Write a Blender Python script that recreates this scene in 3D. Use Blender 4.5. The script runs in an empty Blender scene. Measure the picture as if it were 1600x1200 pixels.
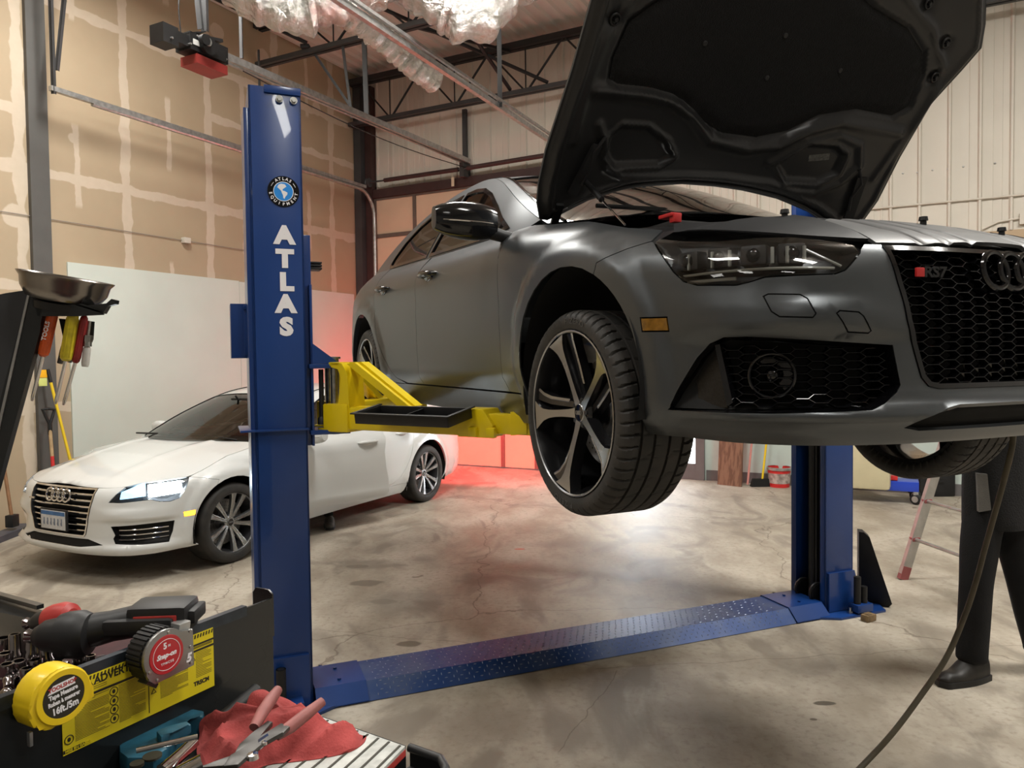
import bpy, bmesh, math, random
import numpy as np
from mathutils import Vector, Matrix, Euler, Quaternion
from mathutils.geometry import delaunay_2d_cdt
random.seed(7)
C = bpy.context.scene.collection
SC = bpy.context.scene
# ------------------------------------------------------------------ camera
FPX, PITCH, ROLL, EYE = 1170.0, math.radians(1.93), 0.0123, Vector((0, 0, 1.68))
_F = Vector((0, math.cos(PITCH), -math.sin(PITCH)))
_U0 = Vector((0, math.sin(PITCH), math.cos(PITCH))); _R0 = Vector((1, 0, 0))
_R = _R0*math.cos(ROLL)-_U0*math.sin(ROLL); _U = _U0*math.cos(ROLL)+_R0*math.sin(ROLL)
cam = bpy.data.cameras.new('camera'); camo = bpy.data.objects.new('camera', cam); C.objects.link(camo)
cam.sensor_fit = 'HORIZONTAL'; cam.sensor_width = 36.0; cam.lens = FPX/1600*36.0; cam.clip_start = .02; cam.clip_end = 200
camo.matrix_world = Matrix(((_R.x, _U.x, -_F.x, EYE.x), (_R.y, _U.y, -_F.y, EYE.y), (_R.z, _U.z, -_F.z, EYE.z), (0, 0, 0, 1)))
SC.camera = camo
def ray(px, py): return _F+_R*((px-800)/FPX)-_U*((py-600)/FPX)
def at_z(px, py, z=0.0):
    d = ray(px, py); return EYE+d*((z-EYE.z)/d.z)
def at_y(px, py, Y):
    d = ray(px, py); return EYE+d*(Y/d.y)
def at_plane(px, py, p0, n):
    d = ray(px, py); return EYE+d*((Vector(p0)-EYE).dot(n)/d.dot(n))
# ------------------------------------------------------------------ world, exposure
w = bpy.data.worlds.new('world'); SC.world = w; w.use_nodes = True
w.node_tree.nodes['Background'].inputs[0].default_value = (.80, .88, 1.0, 1)
w.node_tree.nodes['Background'].inputs[1].default_value = 0.35
SC.view_settings.view_transform = 'Standard'; SC.view_settings.look = 'None'
SC.view_settings.exposure = 0.10; SC.view_settings.gamma = 1.0; SC.view_settings.use_curve_mapping = False
# ------------------------------------------------------------------ room frame: corner of the two walls in view
CORNER = Vector((-2.48, 12.74, 0))
D1 = Vector((-math.sin(math.radians(27.2)), -math.cos(math.radians(27.2)), 0))     # along the left wall, towards the camera
D2 = Vector((math.cos(math.radians(27.2)), -math.sin(math.radians(27.2)), 0))      # along the back wall, to the right
CEIL = 6.35
def lamp(p, size, sy, power, col=(1, .93, .82), rot=(0, 0, 0), name='lamp_light', spread=None):
    l = bpy.data.lights.new(name, 'AREA'); l.shape = 'RECTANGLE'; l.size = size; l.size_y = sy; l.energy = power; l.color = col
    if spread: l.spread = math.radians(spread)
    o = bpy.data.objects.new(name, l); C.objects.link(o); o.location = p; o.rotation_euler = rot
    return o
def wallpos(a, b, z): return CORNER+D1*a+D2*b+Vector((0, 0, z))
LZ = 6.0
LAMPS = [(a, b) for a in (5.6, 10.2, 14.8) for b in (2.2, 5.6, 10.0)]+[(4.6, 10.6)]
LAMPW = {5.6: 200, 10.2: 92, 14.8: 22, 4.6: 165}
for _a, _b in LAMPS:
    lamp(wallpos(_a, _b, LZ), 1.5, .6, LAMPW[_a]*(.5 if (_a, _b) == (10.2, 2.2) else .8 if _b == 2.2 else 1), (1, .975, .915), rot=(0, 0, math.radians(-27.2)))
for _a, _b in LAMPS[:3]+LAMPS[3:6]+LAMPS[9:]:      # upward lights added above the closed housings to brighten the roof deck
    lamp(wallpos(_a, _b, LZ+.12), 1.4, .5, LAMPW[_a]*.22, (1, .975, .915), rot=(math.pi, 0, math.radians(27.2)), name='added_uplight')
# daylight that comes through the glazed door in the back wall
lamp(wallpos(.10, 4.55, 1.15), .85, 2.0, 95, (.86, .94, 1.0), rot=(math.radians(90), 0, math.radians(-27.2)), name='door_daylight')
# ------------------------------------------------------------------ materials
MATS = {}
def mat(name, col=(.5, .5, .5), rough=.5, metal=0.0, coat=0.0, emit=None, es=0.0, trans=0.0, spec=.5, var=0.0, vscale=6.0, bump=0.0, bscale=80.0, alpha=None, col2=None, coords='Object', vdetail=4.0, lo=.35, hi=.65, ior=1.45, rvar=0.0):
    if name in MATS: return MATS[name]
    m = bpy.data.materials.new(name); m.use_nodes = True; MATS[name] = m
    nt = m.node_tree; b = nt.nodes['Principled BSDF']
    b.inputs['Base Color'].default_value = (*col, 1); b.inputs['Roughness'].default_value = rough; b.inputs['Metallic'].default_value = metal
    b.inputs['Coat Weight'].default_value = coat; b.inputs['Coat Roughness'].default_value = .04
    b.inputs['Specular IOR Level'].default_value = spec; b.inputs['Transmission Weight'].default_value = trans; b.inputs['IOR'].default_value = ior
    if emit: b.inputs['Emission Color'].default_value = (*emit, 1); b.inputs['Emission Strength'].default_value = es
    if alpha is not None: b.inputs['Alpha'].default_value = alpha
    tc = nt.nodes.new('ShaderNodeTexCoord')
    n = nt.nodes.new('ShaderNodeTexNoise'); n.inputs['Scale'].default_value = vscale; n.inputs['Detail'].default_value = vdetail
    nt.links.new(tc.outputs[coords], n.inputs['Vector'])
    if var > 0 or col2:
        r = nt.nodes.new('ShaderNodeValToRGB')
        c2 = col2 or tuple(c*(1-var) for c in col)
        r.color_ramp.elements[0].position = lo; r.color_ramp.elements[1].position = hi
        r.color_ramp.elements[0].color = (*c2, 1); r.color_ramp.elements[1].color = (*col, 1)
        nt.links.new(n.outputs['Fac'], r.inputs['Fac']); nt.links.new(r.outputs['Color'], b.inputs['Base Color'])
    if rvar > 0:
        mr = nt.nodes.new('ShaderNodeMapRange'); mr.inputs['To Min'].default_value = max(rough-rvar, .02); mr.inputs['To Max'].default_value = rough+rvar
        nt.links.new(n.outputs['Fac'], mr.inputs['Value']); nt.links.new(mr.outputs['Result'], b.inputs['Roughness'])
    if bump > 0:
        n2 = nt.nodes.new('ShaderNodeTexNoise'); n2.inputs['Scale'].default_value = bscale; n2.inputs['Detail'].default_value = 3
        nt.links.new(tc.outputs[coords], n2.inputs['Vector'])
        bp = nt.nodes.new('ShaderNodeBump'); bp.inputs['Strength'].default_value = bump; bp.inputs['Distance'].default_value = .01
        nt.links.new(n2.outputs['Fac'], bp.inputs['Height']); nt.links.new(bp.outputs['Normal'], b.inputs['Normal'])
    return m
def thin_glass(name, tint=(.8, .85, .85), refl=.12, rough=.02):
    m = bpy.data.materials.new(name); m.use_nodes = True; nt = m.node_tree; nt.nodes.clear(); MATS[name] = m
    o = nt.nodes.new('ShaderNodeOutputMaterial'); mx = nt.nodes.new('ShaderNodeMixShader'); t = nt.nodes.new('ShaderNodeBsdfTransparent'); g = nt.nodes.new('ShaderNodeBsdfGlossy')
    t.inputs[0].default_value = (*tint, 1); g.inputs['Roughness'].default_value = rough
    lw = nt.nodes.new('ShaderNodeFresnel'); lw.inputs['IOR'].default_value = 1.5
    mr = nt.nodes.new('ShaderNodeMapRange'); mr.inputs['To Min'].default_value = refl*.4; mr.inputs['To Max'].default_value = 1.0
    nt.links.new(lw.outputs[0], mr.inputs['Value']); nt.links.new(mr.outputs[0], mx.inputs[0])
    nt.links.new(t.outputs[0], mx.inputs[1]); nt.links.new(g.outputs[0], mx.inputs[2]); nt.links.new(mx.outputs[0], o.inputs[0])
    return m
# ------------------------------------------------------------------ mesh builder
def _basis(d):
    d = Vector(d).normalized(); a = Vector((0, 0, 1)) if abs(d.z) < .9 else Vector((1, 0, 0))
    x = a.cross(d).normalized(); return x, d.cross(x), d
class MB:
    def __init__(s): s.v = []; s.f = []; s.mi = []; s.sm = []; s.M = Matrix.Identity(4)
    def _add(s, vs, fs, mi=0, sm=False):
        n = len(s.v); M = s.M
        s.v += [tuple(M @ Vector(v)) for v in vs]
        s.f += [tuple(i+n for i in f) for f in fs]; s.mi += [mi]*len(fs); s.sm += [sm]*len(fs); return s
    def box(s, c, d, bev=0.0, rot=None, mi=0):
        bm = bmesh.new(); bmesh.ops.create_cube(bm, size=1); bmesh.ops.scale(bm, vec=Vector(d), verts=bm.verts)
        if bev > 0: bmesh.ops.bevel(bm, geom=bm.edges[:], offset=min(bev, min(d)*.45), segments=2, profile=.6, affect='EDGES')
        T = Matrix.Translation(Vector(c)) @ (rot.to_matrix().to_4x4() if rot is not None else Matrix.Identity(4))
        bm.transform(T); bm.verts.index_update()
        s._add([v.co[:] for v in bm.verts], [[v.index for v in f.verts] for f in bm.faces], mi, False); bm.free(); return s
    def hexa(s, p, mi=0):   # 8 corners: bottom 4 ccw, top 4 ccw
        return s._add(p, [(3, 2, 1, 0), (4, 5, 6, 7), (0, 1, 5, 4), (1, 2, 6, 5), (2, 3, 7, 6), (3, 0, 4, 7)], mi)
    def bar(s, a, b, w, h=None, up=(0, 0, 1), mi=0):
        h = h or w; a = Vector(a); b = Vector(b); d = (b-a).normalized(); u = Vector(up)
        if abs(d.dot(u)) > .98: u = Vector((0, 1, 0)) if abs(d.y) < .9 else Vector((1, 0, 0))
        x = d.cross(u).normalized(); u = x.cross(d)
        P = [q+x*(sx*w/2)+u*(sz*h/2) for q in (a, b) for sx, sz in ((-1, -1), (1, -1), (1, 1), (-1, 1))]
        return s._add([tuple(p) for p in P], [(0, 1, 2, 3), (7, 6, 5, 4), (0, 4, 5, 1), (1, 5, 6, 2), (2, 6, 7, 3), (3, 7, 4, 0)], mi)
    def cyl(s, a, b, r, r2=None, n=20, mi=0, caps=True):
        r2 = r if r2 is None else r2; a = Vector(a); b = Vector(b); x, y, d = _basis(b-a); vs = []
        for q, rr in ((a, r), (b, r2)):
            for i in range(n):
                t = 2*math.pi*i/n; vs.append(tuple(q+x*(rr*math.cos(t))+y*(rr*math.sin(t))))
        s._add(vs, [(i, (i+1) % n, n+(i+1) % n, n+i) for i in range(n)], mi, True)
        if caps: s._add(vs, [tuple(range(n-1, -1, -1)), tuple(range(n, 2*n))], mi, False)
        return s
    def tube(s, pts, r, n=10, mi=0, closed=False, rs=None):
        P = [Vector(p) for p in pts]; m = len(P); vs = []; px = None
        for i, p in enumerate(P):
            if closed: d = P[(i+1) % m]-P[i-1]
            else: d = (P[min(i+1, m-1)]-P[max(i-1, 0)])
            d.normalize()
            if px is None: px, py, _ = _basis(d)
            else:
                px = (px-d*px.dot(d)).normalized(); py = d.cross(px)
            rr = rs[i] if rs else r
            for k in range(n):
                t = 2*math.pi*k/n; vs.append(tuple(p+px*(rr*math.cos(t))+py*(rr*math.sin(t))))
        fs = []
        for i in range(m if closed else m-1):
            j = (i+1) % m
            for k in range(n): fs.append((i*n+k, i*n+(k+1) % n, j*n+(k+1) % n, j*n+k))
        s._add(vs, fs, mi, True)
        if not closed: s._add(vs, [tuple(range(n-1, -1, -1)), tuple(range((m-1)*n, m*n))], mi, False)
        return s
    def lathe(s, prof, a=(0, 0, 0), d=(0, 0, 1), n=32, mi=0, cap=True, sm=True, sx=1.0, sy=1.0):   # prof: (radius, height)
        x, y, dd = _basis(d); a = Vector(a); vs = []; m = len(prof)
        for r, h in prof:
            for i in range(n):
                t = 2*math.pi*i/n; vs.append(tuple(a+dd*h+x*(r*sx*math.cos(t))+y*(r*sy*math.sin(t))))
        fs = [(j*n+i, j*n+(i+1) % n, (j+1)*n+(i+1) % n, (j+1)*n+i) for j in range(m-1) for i in range(n)]
        s._add(vs, fs, mi, sm)
        if cap:
            if prof[0][0] > 1e-5: s._add(vs[:n], [tuple(range(n-1, -1, -1))], mi)
            if prof[-1][0] > 1e-5: s._add(vs[-n:], [tuple(range(n))], mi)
        return s
    def ball(s, c, r, n=16, mi=0, rot=None):
        r = (r, r, r) if isinstance(r, (int, float)) else r; vs = []; m = n//2
        R = rot.to_matrix() if rot is not None else Matrix.Identity(3)
        for j in range(m+1):
            p = math.pi*j/m
            for i in range(n):
                t = 2*math.pi*i/n; vs.append(tuple(Vector(c)+R @ Vector((r[0]*math.sin(p)*math.cos(t), r[1]*math.sin(p)*math.sin(t), r[2]*math.cos(p)))))
        return s._add(vs, [(j*n+i, (j+1)*n+i, (j+1)*n+(i+1) % n, j*n+(i+1) % n) for j in range(m) for i in range(n)], mi, True)
    def torus(s, c, d, R, r, n=36, k=10, mi=0):
        x, y, dd = _basis(d); c = Vector(c)
        return s.tube([c+x*(R*math.cos(2*math.pi*i/n))+y*(R*math.sin(2*math.pi*i/n)) for i in range(n)], r, k, mi, True)
    def prism(s, poly, h0, h1, mi=0, frame=None, bev=0.0):   # polygon in xy (or frame=(origin, ex, ey, en)), extruded
        o, ex, ey, en = frame if frame else (Vector((0, 0, 0)), Vector((1, 0, 0)), Vector((0, 1, 0)), Vector((0, 0, 1)))
        o, ex, ey, en = map(Vector, (o, ex, ey, en)); n = len(poly)
        ar = sum(poly[i][0]*poly[(i+1) % n][1]-poly[(i+1) % n][0]*poly[i][1] for i in range(n))
        if ar < 0: poly = poly[::-1]
        if h1 < h0: h0, h1 = h1, h0
        vs = [tuple(o+ex*p[0]+ey*p[1]+en*h) for h in (h0, h1) for p in poly]
        bm = bmesh.new(); V = [bm.verts.new(v) for v in vs]
        bm.faces.new(V[:n][::-1]); bm.faces.new(V[n:])
        for i in range(n): bm.faces.new((V[i], V[(i+1) % n], V[n+(i+1) % n], V[n+i]))
        if bev > 0:
            try: bmesh.ops.bevel(bm, geom=bm.edges[:], offset=bev, segments=2, profile=.6, affect='EDGES', clamp_overlap=True)
            except Exception: pass
        bmesh.ops.recalc_face_normals(bm, faces=bm.faces[:])
        bmesh.ops.triangulate(bm, faces=[f for f in bm.faces if len(f.verts) > 4])
        bm.verts.index_update(); s._add([v.co[:] for v in bm.verts], [[v.index for v in f.verts] for f in bm.faces], mi); bm.free(); return s
    def grid(s, fn, nu, nv, mi=0, sm=True, thick=0.0):
        vs = [fn(i/nu, j/nv) for j in range(nv+1) for i in range(nu+1)]
        fs = [(j*(nu+1)+i, j*(nu+1)+i+1, (j+1)*(nu+1)+i+1, (j+1)*(nu+1)+i) for j in range(nv) for i in range(nu)]
        return s._add(vs, fs, mi, sm)
    def build(s, name, mats, parent=None, loc=None, ang=40, subd=0):
        me = bpy.data.meshes.new(name); me.from_pydata(s.v, [], s.f)
        if not isinstance(mats, (list, tuple)): mats = [mats]
        for m in mats: me.materials.append(m)
        me.polygons.foreach_set('material_index', s.mi); me.polygons.foreach_set('use_smooth', [True]*len(s.f))
        me.update(); me.validate()
        try: me.set_sharp_from_angle(angle=math.radians(ang))
        except Exception: pass
        o = bpy.data.objects.new(name, me); C.objects.link(o)
        if parent: o.parent = parent
        if loc is not None: o.location = loc
        if subd:
            md = o.modifiers.new('s', 'SUBSURF'); md.levels = md.render_levels = subd
        return o
def thing(name, label, cat, loc=(0, 0, 0), rz=0.0, group=None):
    o = bpy.data.objects.new(name, None); C.objects.link(o); o.location = loc; o.rotation_euler = (0, 0, rz); o.empty_display_size = .1
    o['label'] = label; o['category'] = cat
    if group: o['group'] = group
    return o
def tag(o, label=None, cat=None, group=None, kind=None):
    if label: o['label'] = label
    if cat: o['category'] = cat
    if group: o['group'] = group
    if kind: o['kind'] = kind
    return o
def struct(o): o['kind'] = 'structure'; return o
def copy_tree(o, parent=None):
    c = o.copy(); C.objects.link(c)
    if parent: c.parent = parent
    for ch in list(o.children): copy_tree(ch, c)
    return c
def text_mb(txt, size, depth=.001, bold=0.0, align='CENTER', sx=1.0, spacing=1.0):
    cu = bpy.data.curves.new('t', 'FONT'); cu.body = txt; cu.size = size; cu.extrude = depth; cu.offset = bold; cu.align_x = align; cu.align_y = 'CENTER'; cu.space_character = spacing; cu.resolution_u = 3
    o = bpy.data.objects.new('t', cu); C.objects.link(o)
    bpy.context.view_layer.update()
    me = bpy.data.meshes.new_from_object(o.evaluated_get(bpy.context.evaluated_depsgraph_get()))
    vs = [(v.co.x*sx, v.co.y, v.co.z) for v in me.vertices]; fs = [tuple(p.vertices) for p in me.polygons]
    bpy.data.objects.remove(o); bpy.data.curves.remove(cu); bpy.data.meshes.remove(me)
    return vs, fs
def put_text(mb, txt, size, o, ex, ey, mi=0, depth=.001, bold=0.0, align='CENTER', sx=1.0, spacing=1.0, fn=None):
    vs, fs = text_mb(txt, size, depth, bold, align, sx, spacing); o = Vector(o); ex = Vector(ex).normalized(); ey = Vector(ey).normalized(); en = ex.cross(ey)
    if fn: vs = [fn(v) for v in vs]
    mb._add([tuple(o+ex*v[0]+ey*v[1]+en*v[2]) for v in vs], fs, mi); return mb
# ------------------------------------------------------------------ trimmed curved panels
def inside(p, poly):
    x, y = p; c = False; n = len(poly); j = n-1
    for i in range(n):
        xi, yi = poly[i]; xj, yj = poly[j]
        if (yi > y) != (yj > y) and x < (xj-xi)*(y-yi)/(yj-yi)+xi: c = not c
        j = i
    return c
def resample(poly, step):
    out = []
    for i in range(len(poly)):
        a = poly[i]; b = poly[(i+1) % len(poly)]; d = math.dist(a, b); k = max(1, int(round(d/step)))
        for q in range(k): out.append((a[0]+(b[0]-a[0])*q/k, a[1]+(b[1]-a[1])*q/k))
    return out
def smooth_poly(poly, it=1):     # chaikin corner cutting, closed
    for _ in range(it):
        out = []
        for i in range(len(poly)):
            a = poly[i]; b = poly[(i+1) % len(poly)]
            out += [(.75*a[0]+.25*b[0], .75*a[1]+.25*b[1]), (.25*a[0]+.75*b[0], .25*a[1]+.75*b[1])]
        poly = out
    return poly
def inset(poly, d):
    n = len(poly); ar = sum(poly[i][0]*poly[(i+1) % n][1]-poly[(i+1) % n][0]*poly[i][1] for i in range(n)); s = 1 if ar > 0 else -1; out = []
    for i in range(n):
        p0 = poly[i-1]; p1 = poly[i]; p2 = poly[(i+1) % n]
        a = (p1[0]-p0[0], p1[1]-p0[1]); b = (p2[0]-p1[0], p2[1]-p1[1]); la = math.hypot(*a) or 1e-9; lb = math.hypot(*b) or 1e-9
        na = (-a[1]/la*s, a[0]/la*s); nb = (-b[1]/lb*s, b[0]/lb*s); m = (na[0]+nb[0], na[1]+nb[1]); l = m[0]**2+m[1]**2
        k = 2*d/l if l > .35 else d*2; out.append((p1[0]+m[0]*k, p1[1]+m[1]*k))
    return out
def _ctr(p): return Vector((min(max(p[0], -3.4), .25), 0, .55))
def panel(name, outer, fn, mats, parent, holes=(), step=.035, thick=.006, gap=.0015, flip=False, ref=None, face_mat=None):
    """trimmed piece of the surface fn(a, b); closed rim and inner skin, normals taken from the surface itself"""
    outer = resample(inset(outer, gap), step) if gap else resample(outer, step)
    hs = [resample(inset(h, -gap), step) if gap else resample(h, step) for h in holes]
    pts = list(outer); edges = [(i, (i+1) % len(outer)) for i in range(len(outer))]
    for h in hs:
        n0 = len(pts); pts += h; edges += [(n0+i, n0+(i+1) % len(h)) for i in range(len(h))]
    bnd = np.array(pts); xs = [p[0] for p in outer]; ys = [p[1] for p in outer]
    y = min(ys)+step/2; row = 0
    while y < max(ys):
        x = min(xs)+(step/2 if row % 2 else 0)
        while x < max(xs):
            if inside((x, y), outer) and not any(inside((x, y), h) for h in hs) and np.min(np.hypot(bnd[:, 0]-x, bnd[:, 1]-y)) > step*.45: pts.append((x, y))
            x += step
        y += step*.87; row += 1
    r = delaunay_2d_cdt([Vector(p) for p in pts], edges, [], 0, 1e-6)
    V2 = [(v.x, v.y) for v in r[0]]; T = []
    for f in r[2]:
        c = (sum(V2[i][0] for i in f)/3, sum(V2[i][1] for i in f)/3)
        if inside(c, outer) and not any(inside(c, h) for h in hs):
            a, b_, c_ = [V2[i] for i in f[:3]]
            if abs((b_[0]-a[0])*(c_[1]-a[1])-(c_[0]-a[0])*(b_[1]-a[1])) > 1e-9: T.append(tuple(f))
    P = [Vector(fn(*v)) for v in V2]; N = []; e = 2e-3
    for v, p in zip(V2, P):
        n = (Vector(fn(v[0]+e, v[1]))-Vector(fn(v[0]-e, v[1]))).cross(Vector(fn(v[0], v[1]+e))-Vector(fn(v[0], v[1]-e)))
        if n.length < 1e-12: n = Vector((0, 0, 1))
        n.normalize(); q = (ref(p) if ref else p-_ctr(p))
        if n.dot(q) < 0: n = -n
        N.append(-n if flip else n)
    f0 = []
    for t in T:
        g = (P[t[1]]-P[t[0]]).cross(P[t[2]]-P[t[0]])
        f0.append(t if g.dot(N[t[0]]+N[t[1]]+N[t[2]]) > 0 else t[::-1])
    n = len(P); verts = P[:]; faces = list(f0); nrm = [tuple(x) for x in N]
    if thick > 0:
        I = [p-m*thick for p, m in zip(P, N)]
        verts += I; nrm += [(0, 0, 0)]*n; faces += [tuple(i+n for i in t[::-1]) for t in f0]
        cnt = {}
        for t in f0:
            for k in range(3): cnt[(t[k], t[(k+1) % 3])] = 1
        for (a, b_) in list(cnt):
            if (b_, a) not in cnt:
                k = len(verts); verts += [P[a], P[b_], I[b_], I[a]]; nrm += [(0, 0, 0)]*4; faces.append((k+1, k, k+3, k+2))
    me = bpy.data.meshes.new(name); me.from_pydata([tuple(v) for v in verts], [], faces)
    for m in (mats if isinstance(mats, (list, tuple)) else [mats]): me.materials.append(m)
    me.polygons.foreach_set('use_smooth', [True]*len(faces)); me.update()
    me.normals_split_custom_set_from_vertices(nrm)
    o = bpy.data.objects.new(name, me); C.objects.link(o)
    if parent: o.parent = parent
    return o
# ------------------------------------------------------------------ car materials
M_WRAP = mat('satin_dark_grey_wrap', (.098, .106, .113), .33, metal=.72, var=.05, vscale=1.2)
M_WHITE = mat('glossy_white_paint', (.68, .70, .695), .28, coat=1.0, var=.02, vscale=1.0)
M_GBLACK = mat('gloss_black_trim', (.005, .005, .006), .10, coat=.3, var=.1)
M_PLAST = mat('black_plastic', (.012, .012, .013), .5, var=.3, vscale=12)
M_CARB = mat('woven_dark_trim', (.02, .019, .018), .28, var=.6, vscale=160)
M_RUB = mat('tyre_rubber', (.017, .017, .016), .66, var=.35, vscale=9, col2=(.035, .031, .027))
M_RIMD = mat('black_rim_paint', (.012, .012, .013), .22, coat=.4, var=.2)
M_POL = mat('machined_aluminium', (.46, .47, .48), .26, metal=1.0, var=.2, vscale=5, rvar=.06)
M_SILR = mat('silver_rim_paint', (.36, .37, .38), .3, metal=.9, var=.15)
M_DISC = mat('brake_disc_steel', (.33, .33, .34), .35, metal=1.0, var=.2)
M_CHR = mat('chrome', (.75, .75, .75), .08, metal=1.0, var=.05)
M_SEAL = mat('seam_black', (.004, .004, .004), .8, var=.1)
M_WGL = thin_glass('windscreen_glass', (.72, .76, .74), 1.25)
M_DGL = thin_glass('smoked_windscreen', (.30, .31, .30), .10)
M_SGL = thin_glass('tinted_side_glass', (.10, .10, .095), .16)
M_LENS = thin_glass('headlamp_lens', (.90, .92, .92), .05)
M_GUIDE = mat('light_guide_plastic', (.62, .60, .54), .25, coat=.5, var=.1)
M_LAMPIN = mat('headlamp_inside', (.09, .09, .095), .3, metal=.7, var=.4, vscale=14)
M_INT = mat('dark_cabin_fabric', (.015, .015, .016), .8, var=.3)
M_AMB = mat('amber_reflector', (.22, .10, .008), .2, coat=.8, var=.35, vscale=60)
M_AMBON = mat('amber_lamp_lit', (.9, .4, .03), .3, emit=(1, .38, .02), es=6, var=.1)
M_HLON = mat('headlamp_lit', (1, 1, 1), .3, emit=(.80, .93, 1.0), es=26, var=.02)
M_HLDIM = mat('headlamp_glow', (.5, .7, .9), .2, emit=(.45, .75, 1.0), es=1.6, var=.2, vscale=30)
M_TAIL = mat('tail_lamp_lit', (.8, .02, .02), .3, emit=(1, .03, .03), es=30, var=.05)
M_RED = mat('red_plastic', (.62, .03, .03), .4, var=.2, vscale=20)
M_GREYPL = mat('grey_engine_cover', (.10, .10, .10), .42, var=.2, vscale=8)
M_PAD = mat('hood_insulation_felt', (.006, .006, .0065), .95, var=.4, vscale=60, bump=.4, bscale=200)
M_HUNDER = mat('hood_inner_dark_paint', (.034, .034, .035), .34, metal=.45, var=.1)
# ------------------------------------------------------------------ the building
def nodes(m): return m.node_tree, m.node_tree.nodes, m.node_tree.links
class NG:
    def __init__(s, m): s.nt = m.node_tree; s.n = s.nt.nodes; s.l = s.nt.links
    def val(s, x, sock):
        if isinstance(x, (int, float)): sock.default_value = x
        else: s.l.new(x, sock)
    def m(s, op, a, b=None, c=None):
        n = s.n.new('ShaderNodeMath'); n.operation = op; s.val(a, n.inputs[0])
        if b is not None: s.val(b, n.inputs[1])
        if c is not None: s.val(c, n.inputs[2])
        return n.outputs[0]
    def noise(s, vec, scale, detail=3, rough=.5):
        n = s.n.new('ShaderNodeTexNoise'); n.inputs['Scale'].default_value = scale; n.inputs['Detail'].default_value = detail; n.inputs['Roughness'].default_value = rough
        if vec is not None: s.l.new(vec, n.inputs['Vector'])
        return n.outputs['Fac']
    def step(s, x, a, b):
        n = s.n.new('ShaderNodeMapRange'); n.interpolation_type = 'SMOOTHSTEP'; s.val(x, n.inputs['Value']); n.inputs['From Min'].default_value = a; n.inputs['From Max'].default_value = b; return n.outputs[0]
    def mix(s, f, a, b):
        n = s.n.new('ShaderNodeMix'); n.data_type = 'RGBA'; s.val(f, n.inputs[0])
        for x, k in ((a, 6), (b, 7)):
            if isinstance(x, tuple): n.inputs[k].default_value = (*x, 1)
            else: s.l.new(x, n.inputs[k])
        return n.outputs[2]
def drywall_mat():
    m = mat('drywall_with_joint_compound', (.5, .4, .3), .75); g = NG(m); b = g.n['Principled BSDF']
    tc = g.n.new('ShaderNodeTexCoord').outputs['Object']; sp = g.n.new('ShaderNodeSeparateXYZ'); g.l.new(tc, sp.inputs[0]); X, Z = sp.outputs[0], sp.outputs[2]
    n1 = g.noise(tc, 2.2, 3); n2 = g.noise(tc, 3.5, 3, .55); n3 = g.noise(tc, 1.1, 2); wob = g.m('MULTIPLY_ADD', n2, .09, -.045)
    wid = g.m('MULTIPLY_ADD', n1, .13, -.012)
    def line(coord, c, w, gate=None):
        d = g.m('ABSOLUTE', g.m('SUBTRACT', g.m('ADD', coord, wob), c)); v = g.m('SUBTRACT', 1.0, g.step(g.m('SUBTRACT', d, g.m('MULTIPLY', wid, w)), -.004, .012))
        return g.m('MULTIPLY', v, gate) if gate is not None else v
    acc = None
    gates = g.step(n3, .42, .50)
    L = [line(X, c, 1.0) for c in (.02, .78, 1.97, 3.19, 4.38, 5.58, 6.8, 8.0, 9.2, 10.4)]
    L += [line(X, c, .55, g.step(g.m('SINE', g.m('MULTIPLY_ADD', Z, 3.1, c*1.7)), .1, .3)) for c in (2.6, 3.79, 4.98, 1.32)]
    L += [line(Z, 3.71, 1.0), line(Z, 5.54, .9), line(Z, 2.50, .8), line(Z, 4.90, .8, g.step(X, 3.2, 3.12)), line(Z, 1.22, .9), line(Z, 4.30, .9, g.step(X, 5.55, 5.6))]
    # round patches
    for (cx, cz, r) in ((5.01, 4.15, .055), (1.1, 5.6, .10), (2.2, 6.0, .12), (3.0, 6.05, .11), (5.65, 3.2, .12), (5.62, 1.9, .13)):
        d = g.m('SQRT', g.m('ADD', g.m('POWER', g.m('SUBTRACT', X, cx), 2), g.m('POWER', g.m('SUBTRACT', Z, cz), 2)))
        L.append(g.m('SUBTRACT', 1.0, g.step(g.m('ADD', d, g.m('MULTIPLY', wob, 1.0)), r-.01, r+.01)))
    acc = L[0]
    for q in L[1:]: acc = g.m('MAXIMUM', acc, q)
    pv = g.mix(n1, (.385, .30, .20), (.45, .355, .24)); mud = g.mix(g.noise(tc, 12, 4), (.53, .44, .335), (.60, .51, .405))
    col = g.mix(acc, pv, mud); g.l.new(col, b.inputs['Base Color'])
    return m
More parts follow.
